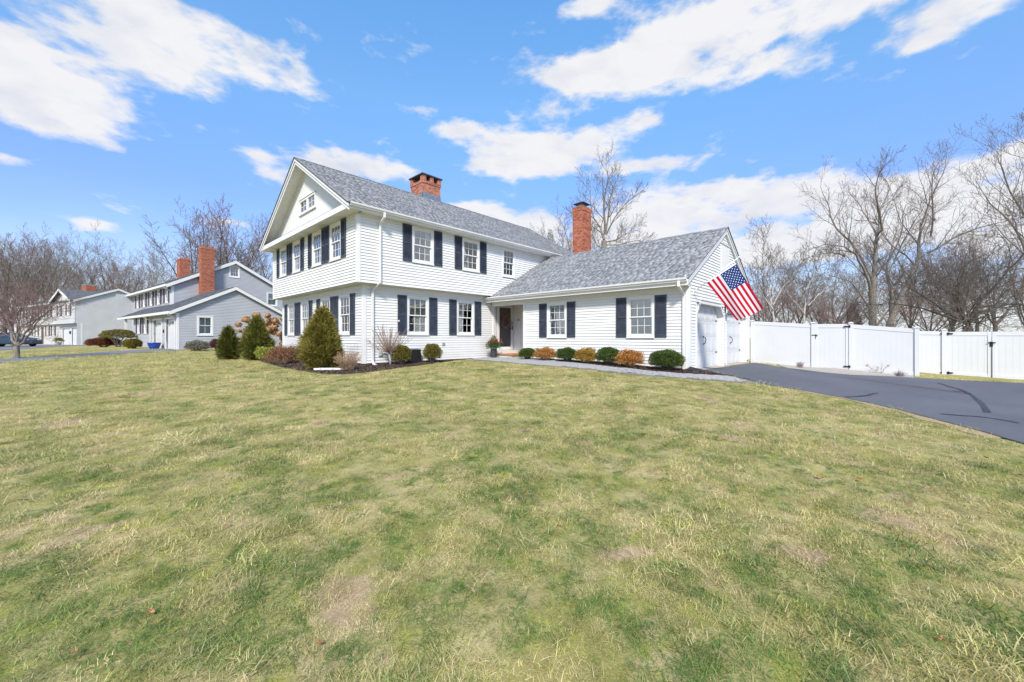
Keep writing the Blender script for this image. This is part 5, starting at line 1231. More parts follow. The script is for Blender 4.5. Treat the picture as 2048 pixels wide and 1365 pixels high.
    lbox(Lc, root, 'fascia', M_TRIM, -.48, -.405, 7.7, LV, EZ - .2, EZ - .02); lbox(Lc, root, 'soffit', M_SOFF, -.40, 0, 7.5, LV, EZ - .17, EZ - .14)
    # gabled bay roof across the front: ridge along u
    BV0, BV1, BA = -.25, 7.75, 3.72; BZ = 5.95
    for vv, sg in ((BV0, 1), (BV1, -1)):
        mb = MB(); slab(mb, Lc.P(-.65, vv, EZ - .05), Lc.P(-.36, vv, EZ - .05), Lc.P(3.0, BA, BZ), Lc.P(-.65, BA, BZ), .08); mb.build('bay_roof', M_ROOFD, root)
        mb = MB(); a, b = Lc.P(-.68, vv, EZ - .05), Lc.P(-.68, BA, BZ); dd = Vector((u.x, u.y, 0)) * .03; dn = Vector((0, 0, -.3)); mb.hexa([a + dn, b + dn, b + dn + dd, a + dn + dd, a, b, b + dd, a + dd]); mb.build('rake_board', M_TRIM, root)
    mb = MB(); mb.prism([Lc.P(-.24, 0, EZ - .1), Lc.P(-.24, 7.4, EZ - .1), Lc.P(-.24, BA, BZ - .12)], Vector((u.x, u.y, 0)) * .06); mb.build('bay_gable', M_CSIDE, root)
    lbox(Lc, root, 'corner_board', M_TRIM, -.28, -.14, -.03, 0, 1.8, EZ - .1); lbox(Lc, root, 'corner_board', M_TRIM, .32, .46, -.03, 0, -.9, 1.72); lbox(Lc, root, 'corner_board', M_TRIM, -.28, -.25, 7.3, 7.42, 1.8, EZ - .1)
    ch = lbox(Lc, root, 'chimney', M_BRICK, 2.6, 3.5, 7.2, 8.9, 4.9, 6.95); bricks(ch, 2.6, 3.5, 7.2, 8.9, 5.2, 6.95, M_BRICK, M_MORTAR, 6, rot=math.atan2(u.y, u.x), org=(o.x, o.y))
    lbox(Lc, ch, 'cap', M_STEEL, 2.55, 3.55, 7.4, 8.6, 6.96, 7.12)
    mb = MB(); fbox(mb, ga, 4.3, 4.45, 2.0, 2.12, .02, .12); fbox(mb, ga, 4.6, 4.8, 1.98, 2.14, .02, .15); mb.build('flood_lamp', M_TRIM, root)
    return Lc
LC_ = cream_house()

# ------------------------------------------------------------------ plants kit
def ell_shape(rx, ry, rz, lump=.10, inner=.30, seed=0, flat=.0):
    ph = np.random.default_rng(seed).uniform(0, 6.28, 6)
    def f(rng, n):
        d = rng.normal(size=(n, 3)); d /= np.linalg.norm(d, axis=1)[:, None]
        d[:, 2] = np.where(d[:, 2] < -.55, -d[:, 2], d[:, 2])
        lum = 1 + lump * (np.sin(d[:, 0] * 5 + ph[0]) * np.sin(d[:, 1] * 5 + ph[1]) + .7 * np.sin(d[:, 2] * 7 + ph[2] + d[:, 0] * 4) + .6 * np.sin(d[:, 1] * 11 + ph[3]) * np.sin(d[:, 0] * 10 + ph[4]))
        r = (1 - inner * rng.random(n) ** 2.0) * lum
        p = d * r[:, None] * np.array([rx, ry, rz]); p[:, 2] += rz * .96
        p[:, 2] = np.maximum(p[:, 2], .02)
        return p, d
    return f
def cone_shape(R, H, lump=.16, seed=0, belly=.32, inner=.45, tip=1.08):
    ph = np.random.default_rng(seed).uniform(0, 6.28, 6)
    def f(rng, n):
        h = 1 - (rng.random(n)) ** .62; h = np.clip(h, 0, 1); a = rng.uniform(0, 2 * np.pi, n)
        prof = np.where(h < belly, .62 + .38 * np.sin(h / belly * np.pi / 2), np.cos((h - belly) / (1 - belly) * np.pi / 2 * .97) ** tip)
        lum = 1 + lump * (np.sin(a * 3 + ph[0] + h * 5) + .8 * np.sin(a * 5 - h * 11 + ph[1]) + .6 * np.sin(a * 9 + h * 17 + ph[2])) * .7
        r = R * prof * lum * (1 - inner * rng.random(n) ** 1.8)
        p = np.stack([np.cos(a) * r, np.sin(a) * r, h * H], 1); d = np.stack([np.cos(a), np.sin(a), np.full(n, .35)], 1); return p, d / np.linalg.norm(d, axis=1)[:, None]
    return f
def leaves(shape, n, l, w, rng, out=.6, up=.5, rnd=.7, lv=.35):
    p, d = shape(rng, n); q = d * out + np.array([0, 0, up]) + rng.normal(size=(n, 3)) * rnd; q /= np.linalg.norm(q, axis=1)[:, None]
    s = np.cross(q, rng.normal(size=(n, 3))); s /= np.linalg.norm(s, axis=1)[:, None] + 1e-9
    L_ = (l * rng.uniform(1 - lv, 1 + lv, n))[:, None]; W_ = (w * rng.uniform(1 - lv, 1 + lv, n))[:, None]
    nrm = np.cross(q, s)
    V = np.stack([p, p + q * L_ * .45 + s * W_ / 2 + nrm * W_ * .2, p + q * L_, p + q * L_ * .45 - s * W_ / 2 + nrm * W_ * .2], 1).reshape(-1, 3)
    return V, np.arange(4 * n).reshape(-1, 4)
def core(rx, ry, rz, m, root, zoff=0, name='inner_twigs', seed=0, n=70):
    """branching inside the foliage"""
    rng = random.Random(seed); mb = MB()
    for i in range(n):
        a = rng.uniform(0, 6.28); r = rng.uniform(.25, .85); h = rng.uniform(.35, 1.55); e = Vector((math.cos(a) * rx * r, math.sin(a) * ry * r, rz * h + zoff)); b = Vector((math.cos(a) * rx * .12, math.sin(a) * ry * .12, -.03))
        mb.tube([b, b.lerp(e, .5) + Vector((0, 0, rz * .12)), e], [.012, .008, .003], 4, cap=False)
    return mb.build(name, m, root, recalc=False)
def place(root, px, py=None, t=None, plan=None):
    p = plan if plan is not None else (ground(px, py) if t is None else gat(px, t)); root.location = p; return p
def depth(p): return p.x * math.cos(TH) + p.y * math.sin(TH)
def shrub(name, px, ybase, wpx, hpx, label, m, mt, n=5200, leaf=(.035, .018), cat='shrub', group=None, seed=0, lump=.10, inner=.34, rnd=.7, plan=None, back=.0, up=.5, out=.6, squash=1.0, X=None, Y=None):
    if X is not None or Y is not None:
        q = onX(px, ybase - hpx, X) if X is not None else onY(px, ybase - hpx, Y)
        c = Vector((q.x, q.y)); t = depth(q); z = zg1(c.x, c.y) + .02; R = wpx / 2 * t / FPX; H = q.z - z
    else:
        g = ground(px, ybase); t = depth(g)
        R = wpx / 2 * t / FPX; H = hpx * t / FPX
        dirv = Vector((g.x, g.y)).normalized(); c = Vector((g.x, g.y)) + dirv * R * (.75 + back); z = zg1(c.x, c.y)
    root = thing(name, (c.x, c.y, z), label, cat, group)
    rng = np.random.default_rng(seed + 100); f = ell_shape(R, R * squash, H / 2, lump, inner, seed)
    V, Q = leaves(f, n, leaf[0], leaf[1], rng, out, up, rnd)
    o = np_mesh('foliage', V, Q, m, None); o.parent = root
    V2, Q2 = leaves(ell_shape(R * .78, R * .78 * squash, H / 2 * .80, lump, .5, seed), n // 3, leaf[0] * 1.6, leaf[1] * 2.0, rng, out, up, rnd)
    V2[:, 2] += H * .08
    o = np_mesh('inner_foliage', V2, Q2, m, None); o.parent = root
    o = core(R, R * squash, H / 2, mt, None, seed=seed); o.parent = root
    return root
LM_BOX = leafmat('boxwood_leaf', [(0, (.030, .055, .010)), (.4, (.055, .095, .016)), (.75, (.095, .14, .028)), (1, (.16, .20, .05))])
LM_BOXY = leafmat('boxwood_olive_leaf', [(0, (.05, .065, .012)), (.35, (.12, .115, .02)), (.75, (.22, .175, .03)), (1, (.34, .25, .06))])
LM_ORNG = leafmat('barberry_orange_leaf', [(0, (.25, .10, .025)), (.4, (.40, .175, .045)), (.75, (.54, .27, .075)), (1, (.64, .39, .15))])
LM_GOLD = leafmat('golden_leaf', [(0, (.24, .13, .02)), (.4, (.38, .22, .035)), (.75, (.50, .31, .06)), (1, (.58, .42, .12))])
LM_CYP = leafmat('cypress_leaf', [(0, (.05, .07, .016)), (.25, (.14, .145, .028)), (.6, (.29, .26, .05)), (.85, (.44, .34, .08)), (1, (.52, .34, .12))])
LM_SPRU = leafmat('spruce_leaf', [(0, (.035, .055, .018)), (.4, (.095, .115, .027)), (.75, (.20, .20, .04)), (1, (.34, .28, .06))])
LM_RED = leafmat('red_brown_leaf', [(0, (.11, .04, .025)), (.45, (.22, .09, .05)), (.8, (.33, .16, .09)), (1, (.30, .22, .10))])
LM_LIME = leafmat('lime_leaf', [(0, (.14, .17, .03)), (.5, (.28, .32, .05)), (1, (.46, .48, .12))])
LM_SILV = leafmat('silver_leaf', [(0, (.16, .17, .13)), (.5, (.27, .27, .22)), (1, (.38, .37, .31))])
LM_BURG = leafmat('burgundy_leaf', [(0, (.07, .02, .02)), (.5, (.14, .05, .045)), (1, (.22, .09, .06))])
LM_HEDG = leafmat('hedge_rust_leaf', [(0, (.09, .025, .012)), (.5, (.17, .06, .03)), (1, (.25, .11, .05))])
LM_UMB = leafmat('umbrella_leaf', [(0, (.09, .085, .02)), (.5, (.20, .18, .045)), (1, (.33, .29, .09))])
LM_TANB = leafmat('dry_bloom', [(0, (.34, .17, .075)), (.5, (.50, .28, .14)), (1, (.64, .43, .25))])
LM_FIR = leafmat('fir_sprig', [(0, (.02, .07, .02)), (.6, (.05, .15, .05)), (1, (.11, .24, .09))])
LM_BERRY = leafmat('red_berry', [(0, (.30, .02, .015)), (.6, (.45, .05, .02)), (1, (.50, .16, .05))])
BX = 'clipped shrubs along the wing'
shrub('boxwood_shrub', 1055, 719, 36, 22, 'smallest round green boxwood, right beside the front step', LM_BOX, M_TWIGD, 4600, seed=1, lump=.05, group=BX, X=12.22)
shrub('barberry_shrub', 1091, 723, 43, 27, 'orange leafed mound between the smallest boxwood and the next boxwood', LM_ORNG, M_TAN, 3600, (.045, .02), seed=2, lump=.16, rnd=1.0, group=BX, X=12.2)
shrub('boxwood_shrub', 1134, 724, 44, 28, 'round green boxwood between the orange and the golden mound', LM_BOX, M_TWIGD, 5200, seed=3, lump=.06, group=BX, X=12.18)
shrub('barberry_shrub', 1172, 729, 45, 31, 'golden yellow leafed mound between two green boxwoods', LM_GOLD, M_TAN, 3800, (.045, .02), seed=4, lump=.15, rnd=1.0, group=BX, X=12.15)
shrub('boxwood_shrub', 1217, 729, 50, 34, 'green boxwood between the golden and the last orange mound', LM_BOX, M_TWIGD, 5800, seed=5, lump=.06, group=BX, X=12.18)
shrub('barberry_shrub', 1259, 736, 52, 34, 'orange leafed mound under the window nearer the garage', LM_ORNG, M_TAN, 4200, (.045, .02), seed=6, lump=.17, rnd=1.0, group=BX, X=12.12)
shrub('boxwood_shrub', 1333, 742, 68, 42, 'largest green boxwood by the garage corner downspout', LM_BOX, M_TWIGD, 8200, seed=7, lump=.05, group=BX, X=12.22)
shrub('boxwood_shrub', 803, 727, 37, 36, 'olive boxwood ball between the bare hydrangea and the black bin', LM_BOXY, M_TWIGD, 5200, seed=8, lump=.07, Y=12.8)
shrub('boxwood_shrub', 865, 723, 38, 36, 'yellowish boxwood ball right of the black bin under a window', LM_BOXY, M_TWIGD, 5200, seed=9, lump=.07, Y=12.8)
def conifer(px, ybase, wpx, hpx, label, m, seed, n=15000, leaf=(.075, .018), name='arborvitae', belly=.3, extra=0, lump=.16, tip=1.08):
    g = ground(px, ybase); t = depth(g); R = wpx / 2 * t / FPX; H = hpx * t / FPX; c = Vector((g.x, g.y)) + Vector((g.x, g.y)).normalized() * R * .6; z = zg1(c.x, c.y)
    root = thing(name, (c.x, c.y, z), label, 'evergreen'); rng = np.random.default_rng(seed)
    nc = max(50, n // 130); cp, cd = cone_shape(R * .84, H * .93, lump * 1.2, seed, belly, .42, tip)(rng, nc); per = int(n * 1.25 / nc); cid = np.repeat(np.arange(nc), per); kk = len(cid)
    cr_ = rng.uniform(.045, .10, nc) * (R / .62)
    ps = cp[cid] + rng.normal(size=(kk, 3)) * cr_[cid][:, None] * np.array([.62, .62, 1.15]); ps[:, 2] = np.maximum(ps[:, 2], .03)
    V, Q = leaves(lambda r_, n_: (ps, cd[cid]), kk, leaf[0], leaf[1], rng, .5, .75, .5, .5)
    o = np_mesh('foliage', V, Q, m); o.parent = root
    # frond sprays that break the outline
    k = n // 4; p, d = cone_shape(R * .92, H * .97, lump * 1.35, seed, belly, .22, tip)(rng, k); VV = []
    q = d * .75 + np.array([0, 0, .55]) + rng.normal(size=(k, 3)) * .35; q /= np.linalg.norm(q, axis=1)[:, None]; s = np.cross(q, rng.normal(size=(k, 3))); s /= np.linalg.norm(s, axis=1)[:, None]
    for i in range(4):
        off = (i - 1.5) * .5; dq = q + s * off; L_ = leaf[0] * rng.uniform(.9, 3.2, (k, 1)); ww = s * leaf[1] * .8
        VV.append(np.stack([p, p + dq * L_ * .5 + ww, p + dq * L_, p + dq * L_ * .5 - ww], 1))
    V = np.concatenate(VV, 1).reshape(-1, 3); o = np_mesh('fronds', V, np.arange(len(V)).reshape(-1, 4), m); o.parent = root
    mb = MB(); mb.tube([(0, 0, -.05), (.01, .01, H * .5), (0, 0, H * .93)], [.05, .03, .008], 6)
    rr = random.Random(seed)
    for i in range(60):
        h = rr.uniform(.05, .9); a = rr.uniform(0, 6.28); rad = R * (1 - h) * .8 + .05; mb.tube([(0, 0, h * H), (math.cos(a) * rad * .6, math.sin(a) * rad * .6, h * H + rad * .2), (math.cos(a) * rad, math.sin(a) * rad, h * H + rad * .5)], [.012, .008, .003], 4, cap=False)
    o = mb.build('trunk', M_BARK2, None, recalc=False); o.parent = root
    return root
conifer(645, 740, 56, 124, 'tall shaggy olive arborvitae in front of the lower gable windows', LM_CYP, 1, 21000, (.085, .018), belly=.30, tip=1.2, lump=.24)
conifer(514, 721, 44, 86, 'dark green cone evergreen in front of the tan hydrangea blooms', LM_SPRU, 2, 15000, (.085, .02), belly=.2, tip=1.3, lump=.24)
conifer(457, 720, 29, 66, 'small narrow evergreen standing on the lawn edge nearest the grey house', LM_SPRU, 3, 7000, (.085, .02), belly=.2, tip=1.3)
g_ = ground(457, 720)
shrub('red_shrub', 562, 731, 62, 36, 'low reddish brown shrub between the lime shrub and the tall arborvitae', LM_RED, M_TAN, 3000, (.04, .014), seed=12, lump=.2, inner=.7, rnd=1.0)
shrub('red_shrub', 583, 726, 44, 36, 'taller dark red shrub close to the gable wall behind the reddish one', LM_RED, M_TWIGR, 1500, (.04, .014), seed=13, lump=.25, inner=.8, rnd=1.0, back=.8)
shrub('lime_shrub', 531, 723, 36, 28, 'bright lime green shrub beside the dark cone evergreen', LM_LIME, M_TAN, 1300, (.07, .022), seed=14, lump=.2, inner=.6, rnd=.9)
shrub('green_shrub', 604, 729, 36, 38, 'soft green shrub tucked against the tall arborvitae', LM_UMB, M_TAN, 1900, (.05, .018), seed=15, lump=.15, inner=.6, back=.5)
# neighbours' shrubs
shrub('silver_shrub', 394, 703, 38, 20, 'silvery grey shrub under the window of the grey house', LM_SILV, M_TWIG, 3200, (.09, .035), seed=16, lump=.07)
shrub('burgundy_shrub', 435, 701, 26, 22, 'burgundy shrub by the grey house wall', LM_BURG, M_TWIGR, 2200, (.08, .03), seed=17, lump=.1)
shrub('boxwood_shrub', 258, 697, 17, 17, 'smaller yellow green ball shrub at the grey house porch', LM_BOXY, M_TWIGD, 2000, (.09, .04), seed=18, lump=.05)
shrub('boxwood_shrub', 268, 698, 24, 19, 'larger yellow green ball shrub at the grey house porch', LM_BOXY, M_TWIGD, 2600, (.09, .04), seed=19, lump=.05)
shrub('rust_hedge', 207, 695, 52, 19, 'long clipped rust red hedge beside the cream house', LM_HEDG, M_TWIGR, 5200, (.10, .04), seed=20, lump=.05, squash=.7, cat='hedge')
def umbrella_shrub():
    g = ground(236, 694.5); t = depth(g); s = t / FPX; root = thing('umbrella_shrub', tuple(g), 'olive umbrella shaped shrub on bare stems beside the grey porch', 'shrub')
    rng = np.random.default_rng(5)
    def f(r, n):
        p, d = ell_shape(25 * s, 20 * s, 10 * s, .08, .35, 4)(r, n); p[:, 2] += 14 * s; return p, d
    V, Q = leaves(f, 5200, .10, .045, rng); o = np_mesh('foliage', V, Q, LM_UMB); o.parent = root
    mb = MB(); rr = random.Random(2)
    for k in range(7):
        a = k * .9; e = Vector((math.cos(a) * 15 * s * rr.uniform(.5, 1), math.sin(a) * 12 * s, 20 * s)); mb.tube([(math.cos(a) * .1, math.sin(a) * .1, -.05), e * .5 + Vector((0, 0, .05)), e], [.05, .04, .03], 5)
    o = mb.build('stems', M_BARK, None); o.parent = root
umbrella_shrub()

# bare stems and dried heads
def stems(mb, rng, n, H, spread, r0=.008, base=.10, segs=5, curve=.25, hmin=.55, k=4):
    tips = []
    for i in range(n):
        a = rng.uniform(0, 6.283); b = rng.uniform(0, base); s = spread * math.sqrt(rng.random()); h = H * rng.uniform(hmin, 1.0) * (1 - .25 * (s / max(spread, .01)) ** 2)
        p0 = Vector((math.cos(a) * b, math.sin(a) * b, -.02)); p1 = Vector((math.cos(a) * s, math.sin(a) * s, h)); pts = []
        for j in range(segs + 1):
            f = j / segs; q = p0.lerp(p1, f); q += Vector((rng.uniform(-1, 1), rng.uniform(-1, 1), 0)) * .02 * (0 < j < segs); q.z += curve * s * math.sin(f * math.pi) * .5; pts.append(q)
        mb.tube(pts, [r0 * (1 - .6 * j / segs) for j in range(segs + 1)], k, cap=False); tips.append((pts, a))
    return tips
def bloomhead(c, r, rng, n=60):
    d = rng.normal(size=(n, 3)); d /= np.linalg.norm(d, axis=1)[:, None]; p = c + d * r * rng.uniform(.65, 1.05, (n, 1)) * np.array([1, 1, .8]); s = np.cross(d, rng.normal(size=(n, 3))); s /= np.linalg.norm(s, axis=1)[:, None]; q = np.cross(d, s); w = r * .30
    return np.stack([p - s * w, p + q * w + d * w * .3, p + s * w, p - q * w + d * w * .3], 1).reshape(-1, 3)
def hydrangea():
    g = ground(516, 712); t = depth(g) + 1.2; s = t / FPX; p = gat(519, t); root = thing('hydrangea_shrub', tuple(p), 'leggy hydrangea with tan dried flower heads behind the dark evergreen', 'shrub')
    rng = random.Random(4); nr = np.random.default_rng(4); mb = MB(); VV = []
    r = Vector((math.sin(TH), -math.cos(TH), 0)); f = Vector((math.cos(TH), math.sin(TH), 0))
    heads = [(x_, y_) for x_, y_ in [(500, 660), (512, 640), (520, 632), (530, 645), (508, 652), (490, 668), (482, 676), (476, 662), (488, 650), (478, 690), (484, 700), (492, 684), (500, 640), (524, 655), (541, 641), (536, 634), (546, 632), (556, 637), (548, 648), (558, 642), (553, 655), (562, 650), (543, 660), (557, 676), (550, 664), (562, 668), (470, 678), (474, 700), (482, 712), (497, 700), (505, 678), (515, 668), (532, 668), (559, 688)]]
    for x_, y_ in heads:
        q = Vector((0, 0, (HY - y_) * s)) - Vector((0, 0, p.z)) + r * (x_ - 519) * s + f * rng.uniform(-.5, .5)
        b = Vector((rng.uniform(-.15, .15), rng.uniform(-.15, .15), 0)); m_ = b.lerp(q, .5) + Vector((rng.uniform(-.08, .08), rng.uniform(-.08, .08), .1)); mb.tube([b, m_, q], [.012, .009, .006], 4, cap=False)
        VV.append(bloomhead(np.array(q), rng.uniform(.14, .24), nr, 110))
    V = np.concatenate(VV); o = np_mesh('flower_heads', V, np.arange(len(V)).reshape(-1, 4), LM_TANB); o.parent = root
    o = mb.build('stems', M_TAN, None, recalc=False); o.parent = root
hydrangea()
def hydrangea_tree():
    p = ground(781, 731); t = depth(p); s = t / FPX; root = thing('hydrangea_tree', tuple(p), 'bare hydrangea standard with upswept stems at the house corner', 'shrub')
    r = Vector((math.sin(TH), -math.cos(TH), 0)); f = Vector((math.cos(TH), math.sin(TH), 0)); rng = random.Random(8); mb = MB(); top = Vector((-.05, 0, 25 * s)) 
    mb.tube([(0, 0, -.05), (.0, .01, 10 * s), top - r * .03], [.042, .036, .040], 8); o = mb.build('trunk', M_BARKB, None, smooth=True); o.parent = root
    cr = MB()
    for k in range(58):
        a = rng.uniform(0, 6.283); el = rng.uniform(.22, 1.35); L = rng.uniform(.6, 1.15) * (60 * s); d = (r * math.cos(a) + f * math.sin(a)) * math.cos(el) + Vector((0, 0, math.sin(el)))
        pts = [top]; q = top.copy(); n = 7
        for j in range(n):
            d = (d + Vector((rng.uniform(-.1, .1), rng.uniform(-.1, .1), .07))).normalized(); q = q + d * L / n; pts.append(q.copy())
        rad = [.013 * (1 - .62 * j / n) for j in range(n + 1)]; cr.tube(pts, rad, 4, cap=False)
        for j in range(2, n):
            if rng.random() < .42:
                e = (d + Vector((rng.uniform(-.7, .7), rng.uniform(-.7, .7), rng.uniform(0, .6)))).normalized() * rng.uniform(.10, .26); cr.tube([pts[j], pts[j] + e * .5 + Vector((0, 0, .01)), pts[j] + e], [.006, .005, .003], 3, cap=False)
    o = cr.build('crown', M_STEMH, None, recalc=False); o.parent = root
hydrangea_tree()
def dry_clump(px, py, wpx, hpx, label, n, heads, name='dry_perennial', m=None, seed=1, cat='shrub', r0=.007):
    p = ground(px, py); t = depth(p); s = t / FPX; root = thing(name, tuple(p), label, cat); rng = random.Random(seed); nr = np.random.default_rng(seed); mb = MB()
    tips = stems(mb, rng, n, hpx * s, wpx / 2 * s, r0, .12)
    for pts, a in tips:
        for j in (2, 3, 4):
            if rng.random() < .6:
                d = Vector((rng.uniform(-1, 1), rng.uniform(-1, 1), rng.uniform(.3, 1.2))).normalized() * rng.uniform(.05, .16); mb.tube([pts[j], pts[j] + d], [.004, .0025], 3, cap=False)
    o = mb.build('stems', m or M_TAN, None, recalc=False); o.parent = root
    if heads:
        VV = [bloomhead(np.array(pts[-1]), rng.uniform(.7, 1.2) * heads, nr, 26) for pts, a in tips if rng.random() < .4]; V = np.concatenate(VV); o = np_mesh('seed_heads', V, np.arange(len(V)).reshape(-1, 4), LM_TANB); o.parent = root
dry_clump(695, 742, 60, 42, 'spiky tan dried shrub at the gable corner', 150, .022, seed=3)
dry_clump(1757, 748, 50, 24, 'small dried hydrangea with round heads against the white fence', 16, .045, seed=5, r0=.006)
dry_clump(1600, 737, 14, 15, 'tiny dry twiggy plant by the fence near the gate', 40, 0, seed=6, m=M_TWIGR, r0=.005)
dry_clump(1800, 755, 20, 14, 'low dry twiggy plant at the foot of the last fence post', 40, 0, seed=7, m=M_TWIGR, r0=.005)

# ------------------------------------------------------------------ small things by the house
p = ground(832, 727); t = depth(p); s = t / FPX
bn = thing('garden_bin', (p.x, p.y, p.z + .02), 'black plastic hose bin between the two boxwood balls', 'bin'); bn.rotation_euler = (0, 0, .0)
a, b, h = .26, .20, .46
mb = MB(); mb.hexa([(-a, -b, 0), (a, -b, 0), (a, b, 0), (-a, b, 0), (-a * .9, -b * .9, h), (a * .9, -b * .9, h), (a * .9, b * .9, h), (-a * .9, b * .9, h)]); o = mb.build('tub', M_BLKPL, None, bevel=.012); o.parent = bn
mb = MB(); mb.hexa([(-a, -b, h), (a, -b, h), (a, b, h), (-a, b, h), (-a * .95, -b * .95, h + .05), (a * .95, -b * .95, h + .05), (a * .95, b * .95, h + .07), (-a * .95, b * .95, h + .07)]); o = mb.build('lid', M_BLKPL, None, bevel=.012); o.parent = bn
for k in range(5): mb = MB(); mb.box(-a * .85, a * .85, -b - .006 + .003 * k, -b + .02, .06 + k * .075, .10 + k * .075); o = mb.build('rib', M_BLKPL, None); o.parent = bn
bn.location.y += .2
p = ground(664, 742); sbk = thing('splash_block', (p.x, p.y, p.z + .03), 'white downspout extension lying on the mulch by the arborvitae', 'downspout')
d = Vector((math.sin(TH), -math.cos(TH), 0)); mb = MB(); e = d * .55; mb.sweep([-e, Vector((0, 0, .01)), e * .9, e * 1.15 + Vector((.1, .2, .06))], [(-.05, -.04), (.05, -.04), (.05, .04), (-.05, .04)], (0, 0, 1)); o = mb.build('pipe', M_TRIM, None, bevel=.006); o.parent = sbk
for k in (-.6, .1, .7): mb = MB(); c = e * k; mb.box(c.x - .055, c.x + .055, c.y - .055, c.y + .055, -.055, .057); o = mb.build('coupling', M_TRIM, None); o.parent = sbk
# wire trellis against the corner
tl = thing('wire_trellis', (6.45, 14.2, -.98), 'thin wire trellis against the white wall behind the dried shrub', 'trellis'); mb = MB()
for k in range(5): mb.tube([(6.48 - 6.45, 13.62 + k * .26 - 14.2, 0), (6.48 - 6.45, 13.62 + k * .26 - 14.2, .78)], .004, 4)
for k in range(4): mb.tube([(.03, 13.62 - 14.2, .15 + k * .2), (.03, 14.66 - 14.2, .15 + k * .2)], .004, 4)
o = mb.build('wire', M_STEEL, None, recalc=False); o.parent = tl
# window well cover at the garage corner
p = ground(1384, 745); wc = MB(); c = Vector((p.x, p.y, p.z))
wc.hexa([(12.55, 4.45, -1.04), (12.62, 3.75, -1.06), (12.90, 3.85, -1.05), (12.83, 4.42, -1.03), (12.55, 4.45, -.97), (12.62, 3.75, -1.035), (12.90, 3.85, -1.025), (12.83, 4.42, -.90)]); tag(wc.build('splash_tray', M_BLKPL, None, bevel=.01), 'black plastic splash tray at the foot of the wing downspout', 'splash tray')
# planter by the door
pp = onY(987.5, 712, 12.80); pp.z = zg1(pp.x, pp.y); pl = thing('planter', (pp.x, pp.y, pp.z + .032), 'tall dark grey planter of evergreen sprigs and red berries by the door', 'planter'); t = depth(pp); s = t / FPX
rr_ = 6.4 * s; hh = 18 * s
mb = MB(); mb.lathe([(rr_ * .9, 0), (rr_ * .92, .02), (rr_, hh * .97), (rr_, hh), (rr_ * .88, hh), (rr_ * .86, hh - .06)], (0, 0, 0), 24); o = mb.build('pot', mat('pot_charcoal', (.045, .047, .05), .6, .2, 8), None, smooth=False); o.parent = pl
rng = np.random.default_rng(3)
def shp(r, n):
    q, d_ = ell_shape(13.5 * s, 13.5 * s, 9.5 * s, .2, .7, 5)(r, n); q[:, 2] += hh * .78; return q, d_
V, Q = leaves(shp, 1500, .085, .016, rng, .9, .15, .5); o = np_mesh('sprigs', V, Q, LM_FIR); o.parent = pl
def shp2(r, n):
    q, d_ = cone_shape(8.5 * s, 26 * s, .2, 5)(r, n); q[:, 2] += hh; return q, d_
V, Q = leaves(shp2, 700, .075, .02, rng, .5, .8, .5); o = np_mesh('tall_sprigs', V, Q, LM_FIR); o.parent = pl
V, Q = leaves(lambda r, n: (shp(r, n)[0] + np.array([-.02, -.06, .14]), shp(r, n)[1]), 230, .045, .04, rng); o = np_mesh('berries', V, Q, LM_BERRY); o.parent = pl
# wreath on the storm door
wr = thing('wreath', (13.76, YF1 - .06, .76), 'round wreath of pink, red and green sprays hanging on the front door', 'wreath'); n = 900; rng = np.random.default_rng(6)
an = rng.uniform(0, 2 * np.pi, n); rad = .25 + rng.normal(0, .055, n); P = np.stack([np.cos(an) * rad, rng.normal(0, .025, n), np.sin(an) * rad], 1)
q = np.stack([np.cos(an + 1.1), rng.normal(0, .5, n), np.sin(an + 1.1)], 1) + rng.normal(size=(n, 3)) * .5; q /= np.linalg.norm(q, axis=1)[:, None]; sd_ = np.cross(q, rng.normal(size=(n, 3))); sd_ /= np.linalg.norm(sd_, axis=1)[:, None]
V = np.stack([P, P + q * .03 + sd_ * .011, P + q * .065, P + q * .03 - sd_ * .011], 1).reshape(-1, 3)
k = n * 55 // 100
LM_WRG = leafmat('wreath_green', [(0, (.05, .09, .05)), (.5, (.16, .20, .14)), (1, (.40, .40, .34))]); LM_WRR = leafmat('wreath_red', [(0, (.28, .03, .03)), (.5, (.48, .14, .13)), (1, (.60, .38, .34))])
o = np_mesh('greenery', V[:4 * k], np.arange(4 * k).reshape(-1, 4), LM_WRG); o.parent = wr
o = np_mesh('red_sprays', V[4 * k:], np.arange(4 * (n - k)).reshape(-1, 4), LM_WRR); o.parent = wr
mb = MB(); mb.tube([(.24 * math.cos(a * .2618), .02, .24 * math.sin(a * .2618)) for a in range(25)], .014, 5, cap=False); o = mb.build('ring', M_TWIG, None, recalc=False); o.parent = wr
# pots at the neighbours' doors
p = LG.P(-.55, 3.3, 0); z = zg1(p.x, p.y); bp = MB(); bp.lathe([(.24, 0), (.27, .02), (.36, .28), (.38, .40), (.41, .42), (.41, .47), (.36, .47), (.33, .38)], (p.x, p.y, z + .02), 24); tag(bp.build('glazed_pot', mat('cobalt_glaze', (.012, .06, .40), .25, .2, 5, spec=.6), None, smooth=True), 'cobalt blue glazed pot between the grey house garage doors', 'pot')
p = LC_.P(-.6, 3.9, 0); z = zg1(p.x, p.y); pot = thing('planter', (p.x, p.y, z), 'stone pot of brown dried plants between the cream house garage doors', 'planter'); mb = MB(); mb.lathe([(.2, 0), (.3, .3), (.33, .34), (.28, .34)], (0, 0, 0), 16); o = mb.build('pot', M_FOUND, None); o.parent = pot
V, Q = leaves(lambda r, n: ((lambda a: (a[0] + np.array([0, 0, .28]), a[1]))(ell_shape(.4, .4, .28, .2, .6, 3)(r, n))), 500, .16, .05, np.random.default_rng(2)); o = np_mesh('dried_plants', V, Q, LM_UMB); o.parent = pot

